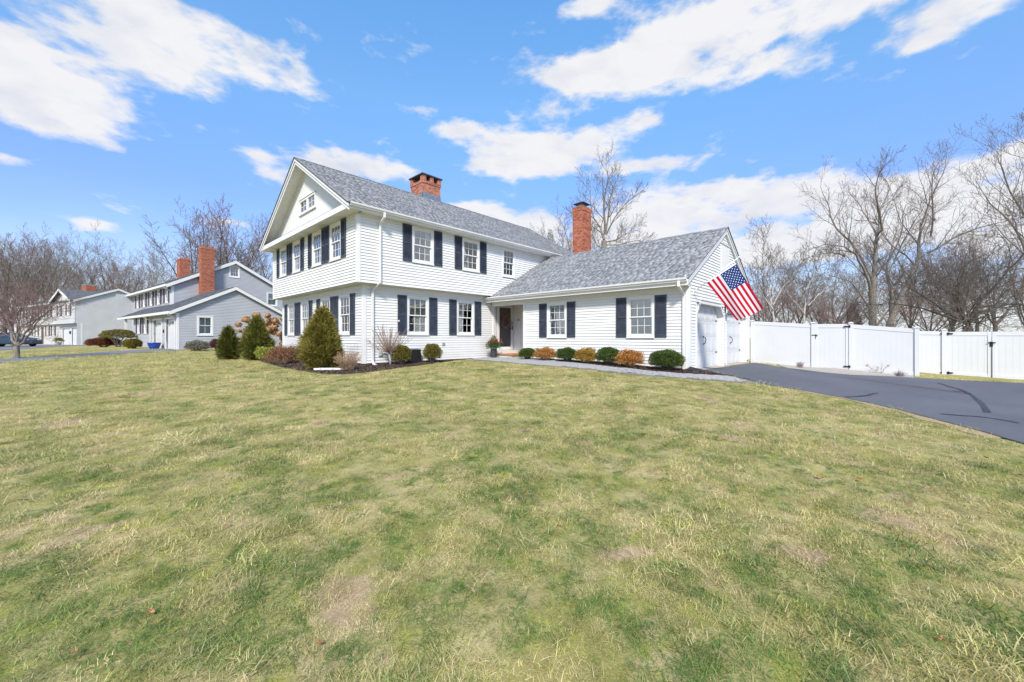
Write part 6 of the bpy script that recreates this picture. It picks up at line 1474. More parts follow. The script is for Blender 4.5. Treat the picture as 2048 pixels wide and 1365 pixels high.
# ------------------------------------------------------------------ trees
class TreeGen:
    def __init__(s, seed, n=(9, 7, 6, 5), ln=(.62, .55, .5, .45), ang=(.75, .8, .85, .9), curl=.22, trop=.10, start=(.3, .15, .12, .1), thin=1.0, rmin=.006):
        s.rng = random.Random(seed); s.n, s.ln, s.ang, s.curl, s.trop, s.start, s.thin, s.rmin = n, ln, ang, curl, trop, start, thin, rmin
        s.T, s.C = MB(), MB()
    def walk(s, p, d, L, nseg, trop, curl):
        pts = [p.copy()]; r = s.rng
        for i in range(nseg):
            d = (d + Vector((r.uniform(-1, 1), r.uniform(-1, 1), r.uniform(-1, 1))) * curl + Vector((0, 0, trop))).normalized(); p = p + d * (L / nseg); pts.append(p.copy())
        return pts
    def branch(s, pts, r0, r1, lvl, maxl, trunk=None):
        n = len(pts); rad = [max(s.rmin * .8, r0 + (r1 - r0) * (i / (n - 1)) ** .85) for i in range(n)]
        k = (9, 6, 5, 4, 3, 3)[min(lvl, 5)]
        (s.T if (lvl <= 1 if trunk is None else trunk) else s.C).tube(pts, rad, k, cap=False)
        if lvl >= maxl: return
        L = sum((pts[i + 1] - pts[i]).length for i in range(n - 1)); nc = s.n[min(lvl, len(s.n) - 1)]; st = s.start[min(lvl, len(s.start) - 1)]
        az = s.rng.uniform(0, 6.28)
        for i in range(nc):
            f = st + (1 - st) * (i + s.rng.random()) / nc; x = f * (n - 1); j = min(int(x), n - 2); p = pts[j].lerp(pts[j + 1], x - j); t = (pts[j + 1] - pts[j]).normalized()
            az += 2.4 + s.rng.uniform(-.5, .5); a = t.orthogonal().normalized(); b = t.cross(a); an = s.ang[min(lvl, len(s.ang) - 1)] * s.rng.uniform(.7, 1.25) * (1.15 - .4 * f)
            d = t * math.cos(an) + (a * math.cos(az) + b * math.sin(az)) * math.sin(an)
            CL = L * s.ln[min(lvl, len(s.ln) - 1)] * (1.2 - .65 * f) * s.rng.uniform(.7, 1.2); rr = max(s.rmin, rad[j] * .55 * s.rng.uniform(.7, 1.1)); seg = (6, 5, 4, 3, 2)[min(lvl, 4)]
            s.branch(s.walk(p, d, CL, seg, s.trop * (1.0 if lvl else 1.4), s.curl), rr, s.rmin * .6, lvl + 1, maxl)
    def meshes(s, name, mt, mc):
        out = []
        for mb, nm, m in ((s.T, 'trunk', mt), (s.C, 'crown', mc)):
            V = np.array(mb.v, np.float32); Q = np.array(mb.f, np.int32); me = bpy.data.meshes.new(name + '_' + nm); me.vertices.add(len(V)); me.vertices.foreach_set('co', V.ravel()); me.loops.add(Q.size); me.loops.foreach_set('vertex_index', Q.ravel()); me.polygons.add(len(Q)); me.polygons.foreach_set('loop_start', np.arange(0, Q.size, 4, dtype=np.int32)); me.update(calc_edges=True); me.polygons.foreach_set('use_smooth', [True] * len(Q)); me.materials.append(m); out.append(me)
        return out
def put_tree(name, meshes, loc, rz, sc, label, group=None):
    root = thing(name, tuple(loc), label, 'tree', group); root.rotation_euler = (0, 0, rz); root.scale = (sc[0], sc[0], sc[1])
    for me, nm in zip(meshes, ('trunk', 'crown')):
        o = bpy.data.objects.new(nm, me); COL.objects.link(o); o.parent = root
    return root
RT = Vector((math.sin(TH), -math.cos(TH), 0)); FW = Vector((math.cos(TH), math.sin(TH), 0))
def guided(name, limbs, t, label, seed, mt, mc, trunk, r0, n=(8, 6, 5), **kw):
    """tree whose main limbs follow the limbs seen in the photograph, at the distance t"""
    base = gat(trunk[0][0], t); T = TreeGen(seed, n=kw.pop('cn', (8, 11, 7, 5)), **kw); s = t / FPX; rng = random.Random(seed)
    def conv(px, dep): return [RT * ((x - trunk[0][0]) * s) + Vector((0, 0, (HY - y) * s - base.z)) + FW * (dep * i / max(1, len(px) - 1)) for i, (x, y) in enumerate(px)]
    tr = [Vector((0, 0, -.2))] + conv(trunk, 0)
    r0 *= .82; rad = [r0 * 1.25] + [r0 * (1 - .25 * i / len(trunk)) for i in range(len(trunk))]
    T.T.tube(tr, rad, 10, cap=False)
    for (pts, ra, rb, dep) in limbs:
        P = conv(pts, dep); ra *= .72
        Q = [P[0]]
        for a, b in zip(P[:-1], P[1:]): Q += [a.lerp(b, .5) + Vector((rng.uniform(-1, 1), rng.uniform(-1, 1), rng.uniform(-1, 1))) * .05, b]
        T.branch(Q, ra, max(rb * .6, .012), 1, 4, trunk=True)
    return put_tree(name, T.meshes(name, mt, mc), base, 0, (1, 1), label)
guided('maple_tree', [
    ([(1746, 580), (1749, 540), (1752, 500), (1754, 472)], .24, .17, 0), ([(1754, 472), (1752, 464), (1734, 432), (1714, 399), (1709, 369), (1717, 350)], .13, .025, -2.5),
    ([(1754, 472), (1765, 449), (1772, 419), (1787, 399), (1804, 369), (1804, 349), (1799, 330)], .14, .025, 1.5), ([(1745, 560), (1739, 534), (1714, 482), (1689, 452), (1682, 424), (1681, 394), (1672, 359)], .16, .025, 1.5),
    ([(1740, 592), (1731, 569), (1711, 539), (1689, 514), (1659, 502), (1614, 500), (1585, 508)], .16, .03, -2), ([(1689, 514), (1670, 514), (1639, 514), (1597, 520)], .09, .025, -2),
    ([(1754, 472), (1758, 440), (1760, 410), (1768, 385), (1764, 356)], .09, .02, 3), ([(1742, 620), (1715, 590), (1690, 566), (1650, 556), (1620, 565)], .10, .02, -1)],
    30.0, 'tallest bare grey tree forking above the fence beside the gravel strip', 3, M_BARK, M_TWIG, [(1747, 690), (1745, 640), (1745, 600), (1746, 578)], .30, ang=(.6, .7, .8, .85), ln=(.5, .42, .46, .45), rmin=.008)
guided('maple_tree', [
    ([(1800, 601), (1825, 559), (1845, 527), (1855, 504), (1861, 474), (1871, 439), (1889, 407), (1914, 359), (1934, 330), (1946, 297)], .24, .03, 2.0), ([(1855, 506), (1864, 499), (1889, 479), (1924, 464), (1974, 452), (2010, 446)], .13, .03, -2),
    ([(1861, 474), (1856, 432), (1844, 399), (1836, 362), (1838, 340)], .11, .025, -1.5), ([(1871, 439), (1855, 446), (1830, 468), (1822, 490)], .07, .02, -1), ([(1845, 527), (1880, 548), (1920, 540), (1960, 520)], .08, .02, 2), ([(1825, 559), (1822, 520), (1830, 480), (1826, 430)], .10, .02, 3)],
    32.0, 'bare grey tree leaning away from the garage beyond the fence', 5, M_BARK, M_TWIG, [(1772, 690), (1780, 648), (1790, 622), (1800, 601)], .30, ang=(.6, .7, .8, .85), ln=(.45, .42, .46, .45), rmin=.008)
guided('maple_tree', [
    ([(1783, 600), (1781, 547), (1788, 522), (1818, 480), (1835, 440), (1841, 419), (1856, 395)], .17, .025, 2), ([(1781, 560), (1770, 520), (1762, 490), (1748, 470)], .10, .02, 2), ([(1788, 522), (1790, 490), (1800, 450), (1806, 420)], .09, .02, -2), ([(1782, 590), (1805, 560), (1830, 545)], .08, .02, 1), ([(1783, 600), (1768, 575), (1745, 555), (1715, 550)], .08, .02, -2)],
    36.0, 'slimmer bare tree rising between the forked and the leaning tree', 7, M_BARK, M_TWIG, [(1784, 690), (1783, 640), (1783, 600)], .24, ang=(.6, .7, .8, .85), ln=(.5, .42, .46, .45), rmin=.009)
guided('apple_tree', [
    ([(1935, 655), (1915, 645), (1885, 640), (1850, 648), (1815, 655)], .14, .03, -2.5), ([(1935, 650), (1950, 625), (1990, 610), (2040, 612), (2070, 625)], .14, .03, -1), ([(1935, 650), (1930, 610), (1950, 570), (1985, 540), (2030, 520)], .13, .025, 2), ([(1935, 650), (1905, 615), (1880, 580), (1862, 560)], .12, .025, 2), ([(1935, 645), (1945, 600), (1975, 545), (1990, 510), (2020, 480)], .12, .025, -2), ([(1935, 650), (1918, 600), (1915, 560), (1925, 520)], .11, .02, 0), ([(1935, 655), (1965, 630), (2010, 590), (2055, 560)], .11, .02, 3), ([(1925, 645), (1880, 615), (1840, 600), (1815, 612)], .10, .02, 3)],
    24.0, 'low dark spreading tree with tangled twigs behind the double gate', 9, M_BARK2, M_TWIGD, [(1937, 700), (1936, 675), (1935, 652)], .30, ang=(.8, .95, .95, .9), ln=(.6, .66, .58, .5), curl=.32, trop=.03, rmin=.008, cn=(10, 15, 8, 5))
guided('bare_tree', [([(2082, 600), (2072, 540), (2060, 480), (2045, 440), (2010, 400), (1985, 345)], .16, .02, 1), ([(2072, 520), (2050, 450), (2020, 430), (1990, 425)], .10, .02, -1), ([(2072, 540), (2065, 440), (2040, 380), (2030, 320), (2040, 270)], .12, .02, 1), ([(2060, 400), (2045, 330), (2030, 290), (2020, 262)], .08, .015, -1)],
    26.0, 'bare tree whose upper twigs reach in past the double gate', 11, M_BARK, M_TWIG, [(2085, 700), (2084, 640), (2082, 600)], .24, ang=(.6, .7, .8, .85), ln=(.5, .45, .46, .45), rmin=.008)
for k, (px, t, lim, lab) in enumerate([(1548, 27.0, [([(1548, 640), (1545, 590), (1538, 540), (1540, 505), (1548, 470)], .09, .015, 1), ([(1546, 610), (1560, 575), (1580, 545), (1592, 520)], .07, .012, -1), ([(1547, 620), (1530, 580), (1515, 540)], .06, .012, 1), ([(1545, 590), (1556, 540), (1562, 500)], .06, .012, 1)], 'pale birch right behind the fence next to the garage'),
                                      (1608, 29.0, [([(1608, 640), (1618, 605), (1612, 570), (1600, 540)], .10, .015, 1), ([(1616, 612), (1640, 592), (1664, 578), (1690, 560)], .09, .012, 1), ([(1612, 580), (1625, 550), (1630, 520), (1640, 500)], .07, .012, -1), ([(1610, 630), (1585, 600), (1570, 570), (1565, 545)], .06, .012, 0)], 'crooked pale birch behind the fence left of the tallest tree')]):
    guided('birch_tree', lim, t, lab, 20 + k, M_BARKB, M_TWIG, [(px, 690), (px, 660), (px, 640)], .13, ang=(.7, .75, .8, .85), ln=(.55, .5, .5, .45), rmin=.008, curl=.3)
guided('oak_tree', [([(1208, 480), (1203, 455), (1190, 432), (1186, 405), (1186, 375), (1172, 352)], .2, .02, 2), ([(1210, 470), (1206, 430), (1205, 400), (1210, 368), (1204, 345)], .2, .02, -2), ([(1211, 465), (1218, 430), (1222, 395), (1230, 370), (1240, 352)], .18, .02, 1), ([(1212, 470), (1226, 440), (1245, 415), (1270, 398)], .16, .02, -2), ([(1211, 485), (1235, 478), (1262, 460), (1285, 440)], .13, .02, 2), ([(1207, 500), (1195, 490), (1188, 470), (1186, 450)], .12, .02, 1), ([(1210, 490), (1240, 492), (1270, 484), (1290, 488)], .10, .02, -1), ([(1208, 470), (1180, 445), (1160, 420), (1145, 415)], .12, .02, 2)],
    44.0, 'bare tree with a fanning crown behind the wing chimney', 13, M_BARK, M_TWIG, [(1208, 690), (1208, 560), (1208, 500), (1208, 482)], .42, ang=(.6, .7, .8, .85), ln=(.5, .46, .48, .45), rmin=.011)
# young street tree on the left lawn
guided('street_tree', [([(33, 690), (38, 668), (52, 640), (72, 618), (100, 600)], .085, .018, .8), ([(34, 692), (56, 682), (72, 668), (88, 650), (112, 632), (128, 622)], .075, .015, -.6), ([(33, 690), (30, 660), (31, 620), (34, 580)], .075, .015, .3), ([(32, 690), (18, 668), (4, 652), (-14, 640), (-30, 618)], .08, .015, .4), ([(32, 680), (22, 640), (20, 612), (12, 596)], .06, .012, -.4), ([(45, 652), (58, 640), (66, 612), (74, 590)], .05, .01, .5), ([(33, 685), (48, 660), (50, 620), (60, 585)], .05, .01, -.5)],
    19.0, 'small bare street tree with a low fork on the front lawn', 15, M_BARK, M_TWIGR, [(33, 724), (33, 706), (33, 692)], .15, ang=(.65, .75, .8, .85), ln=(.6, .5, .5, .45), rmin=.005)
# background trees share a few grown meshes
def stock(seed, H, kw, mt, mc, forks=4, spread=.55, lv=4):
    T = TreeGen(seed, **kw); r = T.rng; fz = H * .22
    T.T.tube([Vector((0, 0, -.3)), Vector((.05, 0, fz * .5)), Vector((0, .05, fz))], [H * .020, H * .016, H * .014], 9, cap=False)
    for i in range(forks):
        a = i * 6.283 / forks + r.uniform(-.4, .4); d = Vector((math.cos(a) * spread, math.sin(a) * spread, 1)).normalized()
        T.branch(T.walk(Vector((0, 0, fz * r.uniform(.85, 1))), d, H * r.uniform(.62, .82), 8, .05, .14), H * .0075, .010, 1, lv, trunk=True)
    T.branch(T.walk(Vector((0, 0, fz)), Vector((0, 0, 1)), H * .78, 8, .05, .12), H * .009, .010, 1, lv, trunk=True)
    return T.meshes('stock%d' % seed, mt, mc)
ST = [stock(1, 16, dict(n=(8, 12, 7, 5), ln=(.5, .42, .45, .42), ang=(.6, .7, .8, .9), rmin=.013), M_BARK2, M_TWIG), stock(2, 16, dict(n=(8, 11, 7, 5), ln=(.5, .5, .48, .42), ang=(.7, .8, .85, .9), rmin=.013, curl=.28), M_BARK, M_TWIG, 5, .8),
      stock(3, 15, dict(n=(8, 13, 7, 4), ln=(.5, .38, .42, .42), ang=(.45, .5, .6, .8), rmin=.014, trop=.14), M_BARK2, M_TWIGR, 6, .38), stock(4, 6, dict(n=(7, 7, 6, 5), ln=(.5, .5, .5, .45), ang=(.8, .8, .85, .9), rmin=.009, curl=.3), M_BARK2, M_TWIGR, 7, .9)]
def bg(px, t, ytop, kind, label, group=None, wide=1.0, rz=None, name='bare_tree'):
    p = gat(px, t); H0_ = (15.5, 15.5, 14.5, 6.0)[kind]; h = (HY - ytop) * t / FPX - p.z; sc = h / H0_
    put_tree(name, ST[kind], p, (px * 1.7) % 6.28 if rz is None else rz, (sc * wide, sc), label, group)
bg(400, 58, 446, 0, 'dense bare tree directly behind the grey house main roof', wide=1.2); bg(452, 62, 446, 2, 'upright bare tree behind the attic gable of the grey house', wide=1.25); bg(505, 60, 462, 1, 'spreading bare tree between the grey house and the white house', wide=1.0); bg(545, 66, 490, 0, 'bare tree just showing beside the white house gable')
GB = 'woodland trees behind the cream house'
for px, t, yt, kd, wd, lab in ((295, 80, 508, 1, 1, 'spreading bare tree above the near eave of the grey house'), (213, 84, 496, 0, .9, 'tall bare tree over the cream house chimney'), (180, 90, 540, 2, 1, 'upright reddish tree over the cream house ridge'), (150, 78, 530, 1, .9, 'spreading bare tree behind the cream gabled bay'), (120, 86, 500, 0, 1.1, 'dense bare tree behind the cream gabled bay'), (85, 80, 486, 0, .9, 'tallest dark bare tree behind the cream house front'), (55, 92, 495, 2, 1, 'upright reddish tree behind the cream house front'), (22, 82, 484, 0, 1, 'dark bare tree behind the small street tree'), (-15, 86, 490, 1, 1, 'spreading bare tree beyond the parked car'), (245, 95, 535, 2, 1, 'upright reddish tree between the cream and grey roofs'), (-60, 80, 480, 0, 1, 'dark bare tree far beyond the parked car bonnet'), (325, 95, 530, 1, 1, 'faint bare tree above the short chimney of the grey house'), (10, 100, 500, 2, 1.1, 'distant upright tree between the woodland trees by the car'), (100, 104, 510, 1, 1, 'distant spreading tree between the woodland trees by the bay'), (262, 108, 545, 0, 1.1, 'distant bare tree over the grey house porch roof')):
    bg(px, t, yt, kd, lab, GB, wd)
bg(-14, 24, 560, 3, 'reddish twiggy small tree overhanging the parked car', wide=.9, name='small_tree')
RG = 'thicket trees beyond the vinyl fence'
for px, t, yt, kd, wd, lab in ((1518, 46, 560, 3, 1.1, 'low reddish thicket tree behind the flag'), (1570, 40, 556, 3, 1.0, 'low reddish thicket tree behind the first fence panel'), (1650, 44, 590, 3, 1.3, 'wide low thicket tree behind the single gate'), (1700, 38, 580, 3, 1, 'low thicket tree at the foot of the tallest tree'), (1860, 40, 556, 3, 1.2, 'low reddish thicket tree under the leaning tree'), (1990, 44, 480, 1, 1, 'spreading tree behind the dark tangled tree'), (1905, 46, 500, 2, 1, 'upright reddish tree behind the leaning tree'), (2055, 40, 510, 2, 1, 'upright reddish tree behind the farther gate leaf'), (1820, 50, 520, 2, 1, 'upright reddish tree between the slim and the leaning tree'), (1668, 52, 520, 1, 1, 'spreading tree behind the tallest tree'), (1600, 58, 530, 0, 1, 'dark bare tree behind the crooked birch'), (1530, 60, 540, 1, 1, 'spreading tree behind the pale birch'), (1750, 60, 520, 1, 1.1, 'distant spreading tree seen through the tallest tree'), (1955, 62, 500, 0, 1, 'distant dark tree seen through the tangled tree'), (1640, 75, 590, 2, 1.2, 'farthest low tree behind the single gate'), (1780, 80, 590, 0, 1.2, 'farthest low tree behind the slim tree'), (1900, 80, 580, 1, 1.2, 'farthest low tree behind the set back panel'), (1560, 85, 600, 1, 1.2, 'farthest low tree behind the first fence panel')):
    bg(px, t, yt, kd, lab, RG, wd)
bg(1128, 60, 470, 1, 'bare tree between the main roof and the wing chimney'); bg(1165, 66, 450, 0, 'thin bare tree behind the wing chimney')
def pine(px, t, ytop, wpx, label, seed):
    p = gat(px, t); s = t / FPX; H = (HY - ytop) * s - p.z; R = wpx / 2 * s; root = thing('pine_tree', tuple(p), label, 'tree'); rng = np.random.default_rng(seed)
    def f(r, n):
        q, d = cone_shape(R, H * .75, .3, seed, .25, .5)(r, n); q[:, 2] += H * .25; return q, d
    V, Q = leaves(f, 5200, .30, .07, rng, .7, .3, .6); o = np_mesh('crown', V, Q, leafmat('pine_needle', [(0, (.03, .04, .015)), (.6, (.07, .075, .03)), (1, (.13, .115, .06))])); o.parent = root
    mb = MB(); mb.tube([(0, 0, -.2), (0, 0, H * .6), (0, 0, H * .97)], [.2, .12, .02], 7); o = mb.build('trunk', M_BARK2, None); o.parent = root
pine(1100, 70, 458, 46, 'dark pine showing over the far end of the main roof', 3); pine(1250, 75, 484, 40, 'low dark pine showing over the wing ridge', 4); pine(1280, 80, 481, 24, 'small pine tip over the wing ridge', 5); pine(1706, 48, 610, 20, 'small dark conifer behind the single gate', 6)

# ------------------------------------------------------------------ parked car
def car():
    g = ground(28, 694.5); t = depth(g); o, u, v = local(0, t, -430); ang = math.atan2(u.y, u.x)
    c = gat(16, t + .9); root = thing('parked_car', (c.x, c.y, c.z + .02), 'dark blue sedan parked in front of the cream house', 'car'); root.rotation_euler = (0, 0, math.atan2(RT.y, RT.x) + .10)
    M_CAR = mat('car_paint_blue', (.012, .035, .065), .22, .1, 2, spec=.6); 
    side = [(-2.25, .28), (-2.3, .62), (-2.2, .86), (-1.55, .95), (-.95, 1.36), (.35, 1.42), (1.05, 1.0), (1.95, .86), (2.28, .68), (2.3, .30)]
    def shell(w, prof, name, m, lift=0):
        mb = MB(); n = len(prof); rows = []
        for yy, sc in ((-w, .90), (-w * .93, .98), (0, 1.02), (w * .93, .98), (w, .90)):
            rows.append([(x * (1 if sc > .95 else .985), yy * (1 if z < .9 else 1 - (z - .9) * .45), .28 + (z - .28) * (sc if z > .5 else 1)) for x, z in prof])
        vs_ = [p for r_ in rows for p in r_]; fs = [(i * n + j, i * n + (j + 1) % n, (i + 1) * n + (j + 1) % n, (i + 1) * n + j) for i in range(4) for j in range(n)]
        fs += [tuple(range(n)), tuple(range(4 * n + n - 1, 4 * n - 1, -1))]; mb.add(vs_, fs); ob = mb.build(name, m, None, smooth=False, bevel=.03); ob.parent = root; return ob
    body = shell(.88, side, 'body', M_CAR)
    M_CG = mat('car_glass', (.02, .025, .03), .08, .1, 2, spec=.8)
    for sy in (-1, 1):
        for (a, b, c_, d) in ((-1.35, -.86, -.30, -.33), (-.24, -.24, .22, .84)):
            mb = MB(); y = sy * .865; mb.add([(a, y, .98), (d, y, .98), (c_, sy * .74, 1.31), (b, sy * .74, 1.30)], [(0, 1, 2, 3)]); ob = mb.build('side_window', M_CG, None, recalc=False); ob.parent = root
    for (x0, x1, z0, z1) in ((1.02, .42, 1.03, 1.40), (-1.50, -1.0, .98, 1.36)):
        mb = MB(); mb.add([(x0 + .03 * (1 if x0 > 0 else -1), -.70, z0), (x0 + .03 * (1 if x0 > 0 else -1), .70, z0), (x1 + .03 * (1 if x0 > 0 else -1), .58, z1), (x1 + .03 * (1 if x0 > 0 else -1), -.58, z1)], [(0, 1, 2, 3)]); ob = mb.build('windscreen', M_CG, None, recalc=False); ob.parent = root
    for sx in (-1.4, 1.42):
        for sy in (-1, 1):
            mb = MB(); pr = [(.18, -.10), (.30, -.10), (.33, -.06), (.33, .06), (.30, .10), (.18, .10)]; mb.lathe(pr, (0, 0, 0), 22); mb.v = [(sx + x, sy * .80 + z, .33 + y) for x, y, z in mb.v]; w_ = mb.build('tyre', M_BLKPL, None); w_.parent = root
            mb = MB(); mb.lathe([(.02, -.09), (.19, -.085), (.21, -.10), (.21, .10), (.19, .085), (.02, .09)], (0, 0, 0), 18); mb.v = [(sx + x, sy * .805 + z, .33 + y) for x, y, z in mb.v]; r_ = mb.build('rim', M_STEEL, None); r_.parent = root
    for sy in (-.6, .6):
        mb = MB(); mb.box(2.18, 2.30, sy - .18, sy + .18, .62, .76); ob = mb.build('headlight', mat('lamp_clear', (.5, .52, .55), .15), None, bevel=.03); ob.parent = root
        mb = MB(); mb.box(-2.30, -2.2, sy - .18, sy + .18, .66, .80); ob = mb.build('tail_light', mat('lamp_red', (.3, .01, .01), .2), None, bevel=.03); ob.parent = root
    mb = MB(); mb.box(-2.34, 2.34, -.80, .80, .24, .36); ob = mb.build('bumper', M_BLKPL, None, bevel=.03); ob.parent = root
car()

# ------------------------------------------------------------------ grass
def lawn_grass():
    rng = np.random.default_rng(42); src = bpy.data.collections.new('grass_clump_source'); bm_ = blade_mat()
    def clump(name, nb, rad, lmin, lmax, lean, wid):
        n = nb; a = rng.uniform(0, 2 * np.pi, n); r = rad * np.sqrt(rng.random(n)); p = np.stack([np.cos(a) * r, np.sin(a) * r, np.full(n, -.004)], 1)
        az = rng.uniform(0, 2 * np.pi, n); L_ = rng.uniform(lmin, lmax, n); l1 = rng.normal(lean, .25, n).clip(.1, 1.45); l2 = (l1 + rng.uniform(.15, .6, n)).clip(.2, 1.65)
        h = np.stack([np.cos(az), np.sin(az), np.zeros(n)], 1); sd = np.stack([-np.sin(az), np.cos(az), np.zeros(n)], 1) * (wid * rng.uniform(.7, 1.3, n))[:, None] / 2; up = np.array([0, 0, 1.0])
        m1 = p + (h * np.sin(l1)[:, None] + up * np.cos(l1)[:, None]) * (L_ * .55)[:, None]; tp = m1 + (h * np.sin(l2)[:, None] + up * np.cos(l2)[:, None]) * (L_ * .45)[:, None]
        V = np.stack([p - sd, p + sd, m1 + sd * .8, m1 - sd * .8, tp + sd * .15, tp - sd * .15], 1).reshape(-1, 3); k = np.arange(n)[:, None] * 6
        Q = np.concatenate([k + np.array([0, 1, 2, 3]), k + np.array([3, 2, 4, 5])]).astype(np.int32)
        me = bpy.data.meshes.new(name); me.vertices.add(len(V)); me.vertices.foreach_set('co', V.astype(np.float32).ravel()); me.loops.add(Q.size); me.loops.foreach_set('vertex_index', Q.ravel()); me.polygons.add(len(Q)); me.polygons.foreach_set('loop_start', np.arange(0, Q.size, 4, dtype=np.int32)); me.update(calc_edges=True); me.materials.append(bm_)
        o = bpy.data.objects.new(name, me); src.objects.link(o)
    clump('clump_a', 80, .11, .018, .042, 1.05, .0026); clump('clump_b', 80, .11, .02, .05, .95, .0028); clump('clump_c', 60, .10, .03, .075, 1.15, .0026); clump('clump_d', 90, .12, .015, .035, 1.15, .0026)
    polys = [drive_poly, walk_poly, bedA, bedB, gv, nd, nd2]
    hou = [[Vector(q) for q in ((6.6, 13.4), (20.4, 13.4), (20.4, 22), (6.6, 22))], [Vector(q) for q in ((12.85, 4.4), (20.4, 4.4), (20.4, 13.4), (12.85, 13.4))], [Vector(q) for q in ((20.5, -30), (60, -30), (60, 40), (20.5, 40))]]
    PTS = []
    for r0, r1, dens, sc in ((.35, 3.2, 260, 1.0), (3.2, 6.5, 165, 1.05), (6.5, 11, 95, 1.2), (11, 17, 48, 1.55), (17, 26, 22, 2.1), (26, 40, 8, 2.8)):
        A = .5 * 3.0 * (r1 ** 2 - r0 ** 2); n = int(A * dens); r = np.sqrt(rng.uniform(r0 ** 2, r1 ** 2, n)); a = TH + rng.uniform(-1.5, 1.5, n); P = np.stack([r * np.cos(a), r * np.sin(a)], 1); ok = np.ones(n, bool)
        for q in polys + hou: ok &= ~inpoly(P, q)
        P = P[ok]; PTS.append(np.column_stack([P, np.full(len(P), sc)]))
    P = np.concatenate(PTS); n = len(P); z = zg(P[:, 0], P[:, 1]).astype(np.float32)
    me = bpy.data.meshes.new('lawn_grass'); me.vertices.add(n); me.vertices.foreach_set('co', np.column_stack([P[:, :2], z]).astype(np.float32).ravel())
    at = me.attributes.new('rot', 'FLOAT_VECTOR', 'POINT'); rot = np.column_stack([rng.normal(0, .10, n), rng.normal(0, .10, n), rng.uniform(0, 6.283, n)]).astype(np.float32); at.data.foreach_set('vector', rot.ravel())
    # taller tufts where the sward is greener, short where worn
    lf = np.sin(P[:, 0] * 2.1 + 1.3 * np.sin(P[:, 1] * 1.7)) * np.sin(P[:, 1] * 2.3 + 1.1 * np.sin(P[:, 0] * 1.3 + 2)); at = me.attributes.new('scl', 'FLOAT', 'POINT'); at.data.foreach_set('value', (P[:, 2] * (1 + .25 * lf) * rng.uniform(.7, 1.25, n) * np.where(rng.random(n) < .05, 1.6, 1.0)).astype(np.float32))
    from mathutils import kdtree
    kd = kdtree.KDTree(n)
    for i_, q in enumerate(P): kd.insert((q[0], q[1], 0), i_)
    kd.balance(); tone = np.full(n, .5, np.float32); nc = 5200; rr_ = np.sqrt(rng.random(nc)) ** 1.5 * 16; aa_ = TH + rng.uniform(-1.3, 1.3, nc)
    for k in range(nc):
        cx, cy = rr_[k] * math.cos(aa_[k]), rr_[k] * math.sin(aa_[k]); rad = rng.uniform(.06, .26) * (1 + rr_[k] * .03); v = .5 + rng.choice((-1, 1)) * rng.uniform(.2, .48)
        for (_, i_, d) in kd.find_range((cx, cy, 0), rad): tone[i_] = .5 + (v - .5) * (1 - .5 * d / rad)
    at = me.attributes.new('tone', 'FLOAT', 'POINT'); at.data.foreach_set('value', np.clip(tone + rng.normal(0, .12, n) + .16 * np.clip((7.5 - np.hypot(P[:, 0], P[:, 1])) / 4.5, 0, 1), 0, 1).astype(np.float32))
    o = bpy.data.objects.new('lawn_grass', me); COL.objects.link(o); tag(o, 'short mown winter grass of green and straw blades', 'grass', kind='stuff')
    ng = bpy.data.node_groups.new('grass_scatter', 'GeometryNodeTree'); ng.interface.new_socket('Geometry', in_out='INPUT', socket_type='NodeSocketGeometry'); ng.interface.new_socket('Geometry', in_out='OUTPUT', socket_type='NodeSocketGeometry')
    N, L = ng.nodes, ng.links; gi = N.new('NodeGroupInput'); go = N.new('NodeGroupOutput'); ip = N.new('GeometryNodeInstanceOnPoints'); ci = N.new('GeometryNodeCollectionInfo'); ci.inputs['Collection'].default_value = src; ci.inputs['Separate Children'].default_value = True; ci.inputs['Reset Children'].default_value = True
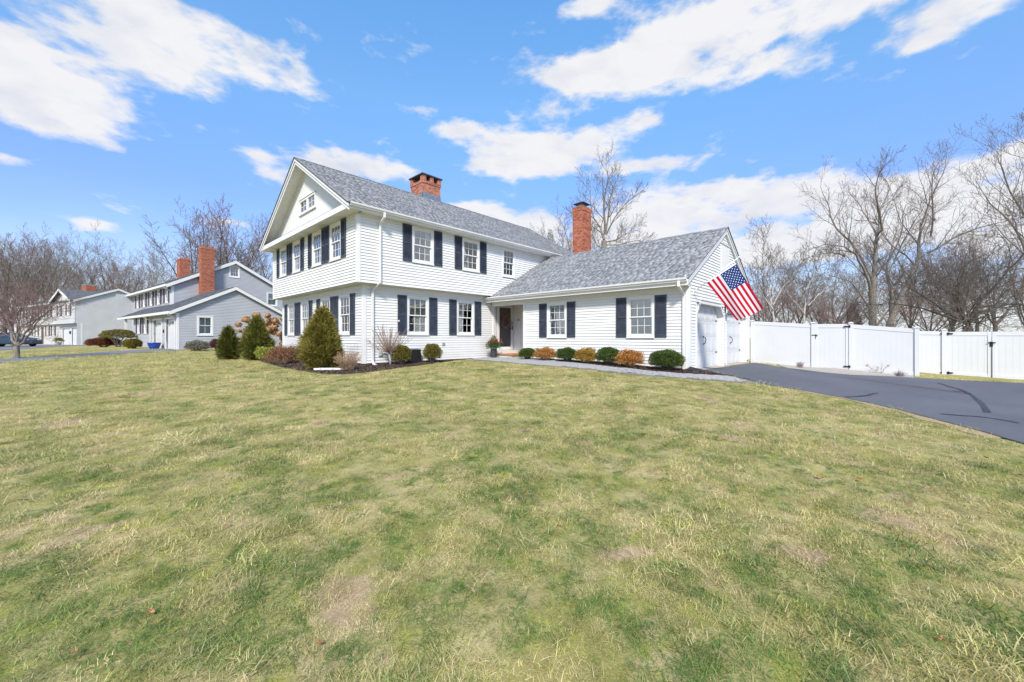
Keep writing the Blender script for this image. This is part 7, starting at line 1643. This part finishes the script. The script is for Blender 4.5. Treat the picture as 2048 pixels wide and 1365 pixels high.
    m2p = N.new('GeometryNodeMeshToPoints'); L.new(gi.outputs[0], m2p.inputs[0]); L.new(m2p.outputs[0], ip.inputs['Points']); L.new(ci.outputs[0], ip.inputs['Instance']); ip.inputs['Pick Instance'].default_value = True
    na = N.new('GeometryNodeInputNamedAttribute'); na.data_type = 'FLOAT_VECTOR'; na.inputs[0].default_value = 'rot'; er = N.new('FunctionNodeEulerToRotation'); L.new(na.outputs[0], er.inputs[0]); L.new(er.outputs[0], ip.inputs['Rotation'])
    ns = N.new('GeometryNodeInputNamedAttribute'); ns.data_type = 'FLOAT'; ns.inputs[0].default_value = 'scl'; L.new(ns.outputs[0], ip.inputs['Scale']); L.new(ip.outputs[0], go.inputs[0])
    md = o.modifiers.new('scatter', 'NODES'); md.node_group = ng
    print('grass clumps', n)
lawn_grass()
# fallen leaves
LFM = leafmat('fallen_leaf', [(0, (.24, .11, .05)), (.5, (.38, .19, .08)), (1, (.50, .30, .15))])
mb = MB(); out = [(0, -.035), (.018, -.02), (.035, -.015), (.026, .002), (.04, .018), (.018, .016), (0, .045), (-.018, .016), (-.04, .018), (-.026, .002), (-.035, -.015), (-.018, -.02)]
mb.add([(0, 0, .0)] + [(x, y, .010 + .012 * math.sin(i * 2.1)) for i, (x, y) in enumerate(out)], [(0, 1 + i, 1 + (i + 1) % 12) for i in range(12)])
first = None
for k, (px, py) in enumerate([(1478, 832), (1332, 895), (1973, 921), (1755, 862), (1702, 913), (1640, 960), (1720, 965), (2040, 956), (637, 825), (455, 1057), (150, 1315), (640, 1298), (1575, 1065), (1118, 1057), (300, 1235), (1885, 1290)]):
    p = ground(px, py); rr = random.Random(k)
    if first is None: o = first = mb.build('fallen_leaf', LFM, None, recalc=False)
    else: o = first.copy(); COL.objects.link(o)
    o.location = (p.x, p.y, p.z + .028); o.rotation_euler = (rr.uniform(-.4, .4), rr.uniform(-.4, .4), rr.uniform(0, 6.28)); sc = rr.uniform(.55, .85) * (.62 if py > 1040 else 1); o.scale = (sc, sc, sc)
    tag(o, 'curled orange brown leaf lying on the lawn', 'leaf', 'fallen leaves on the lawn')
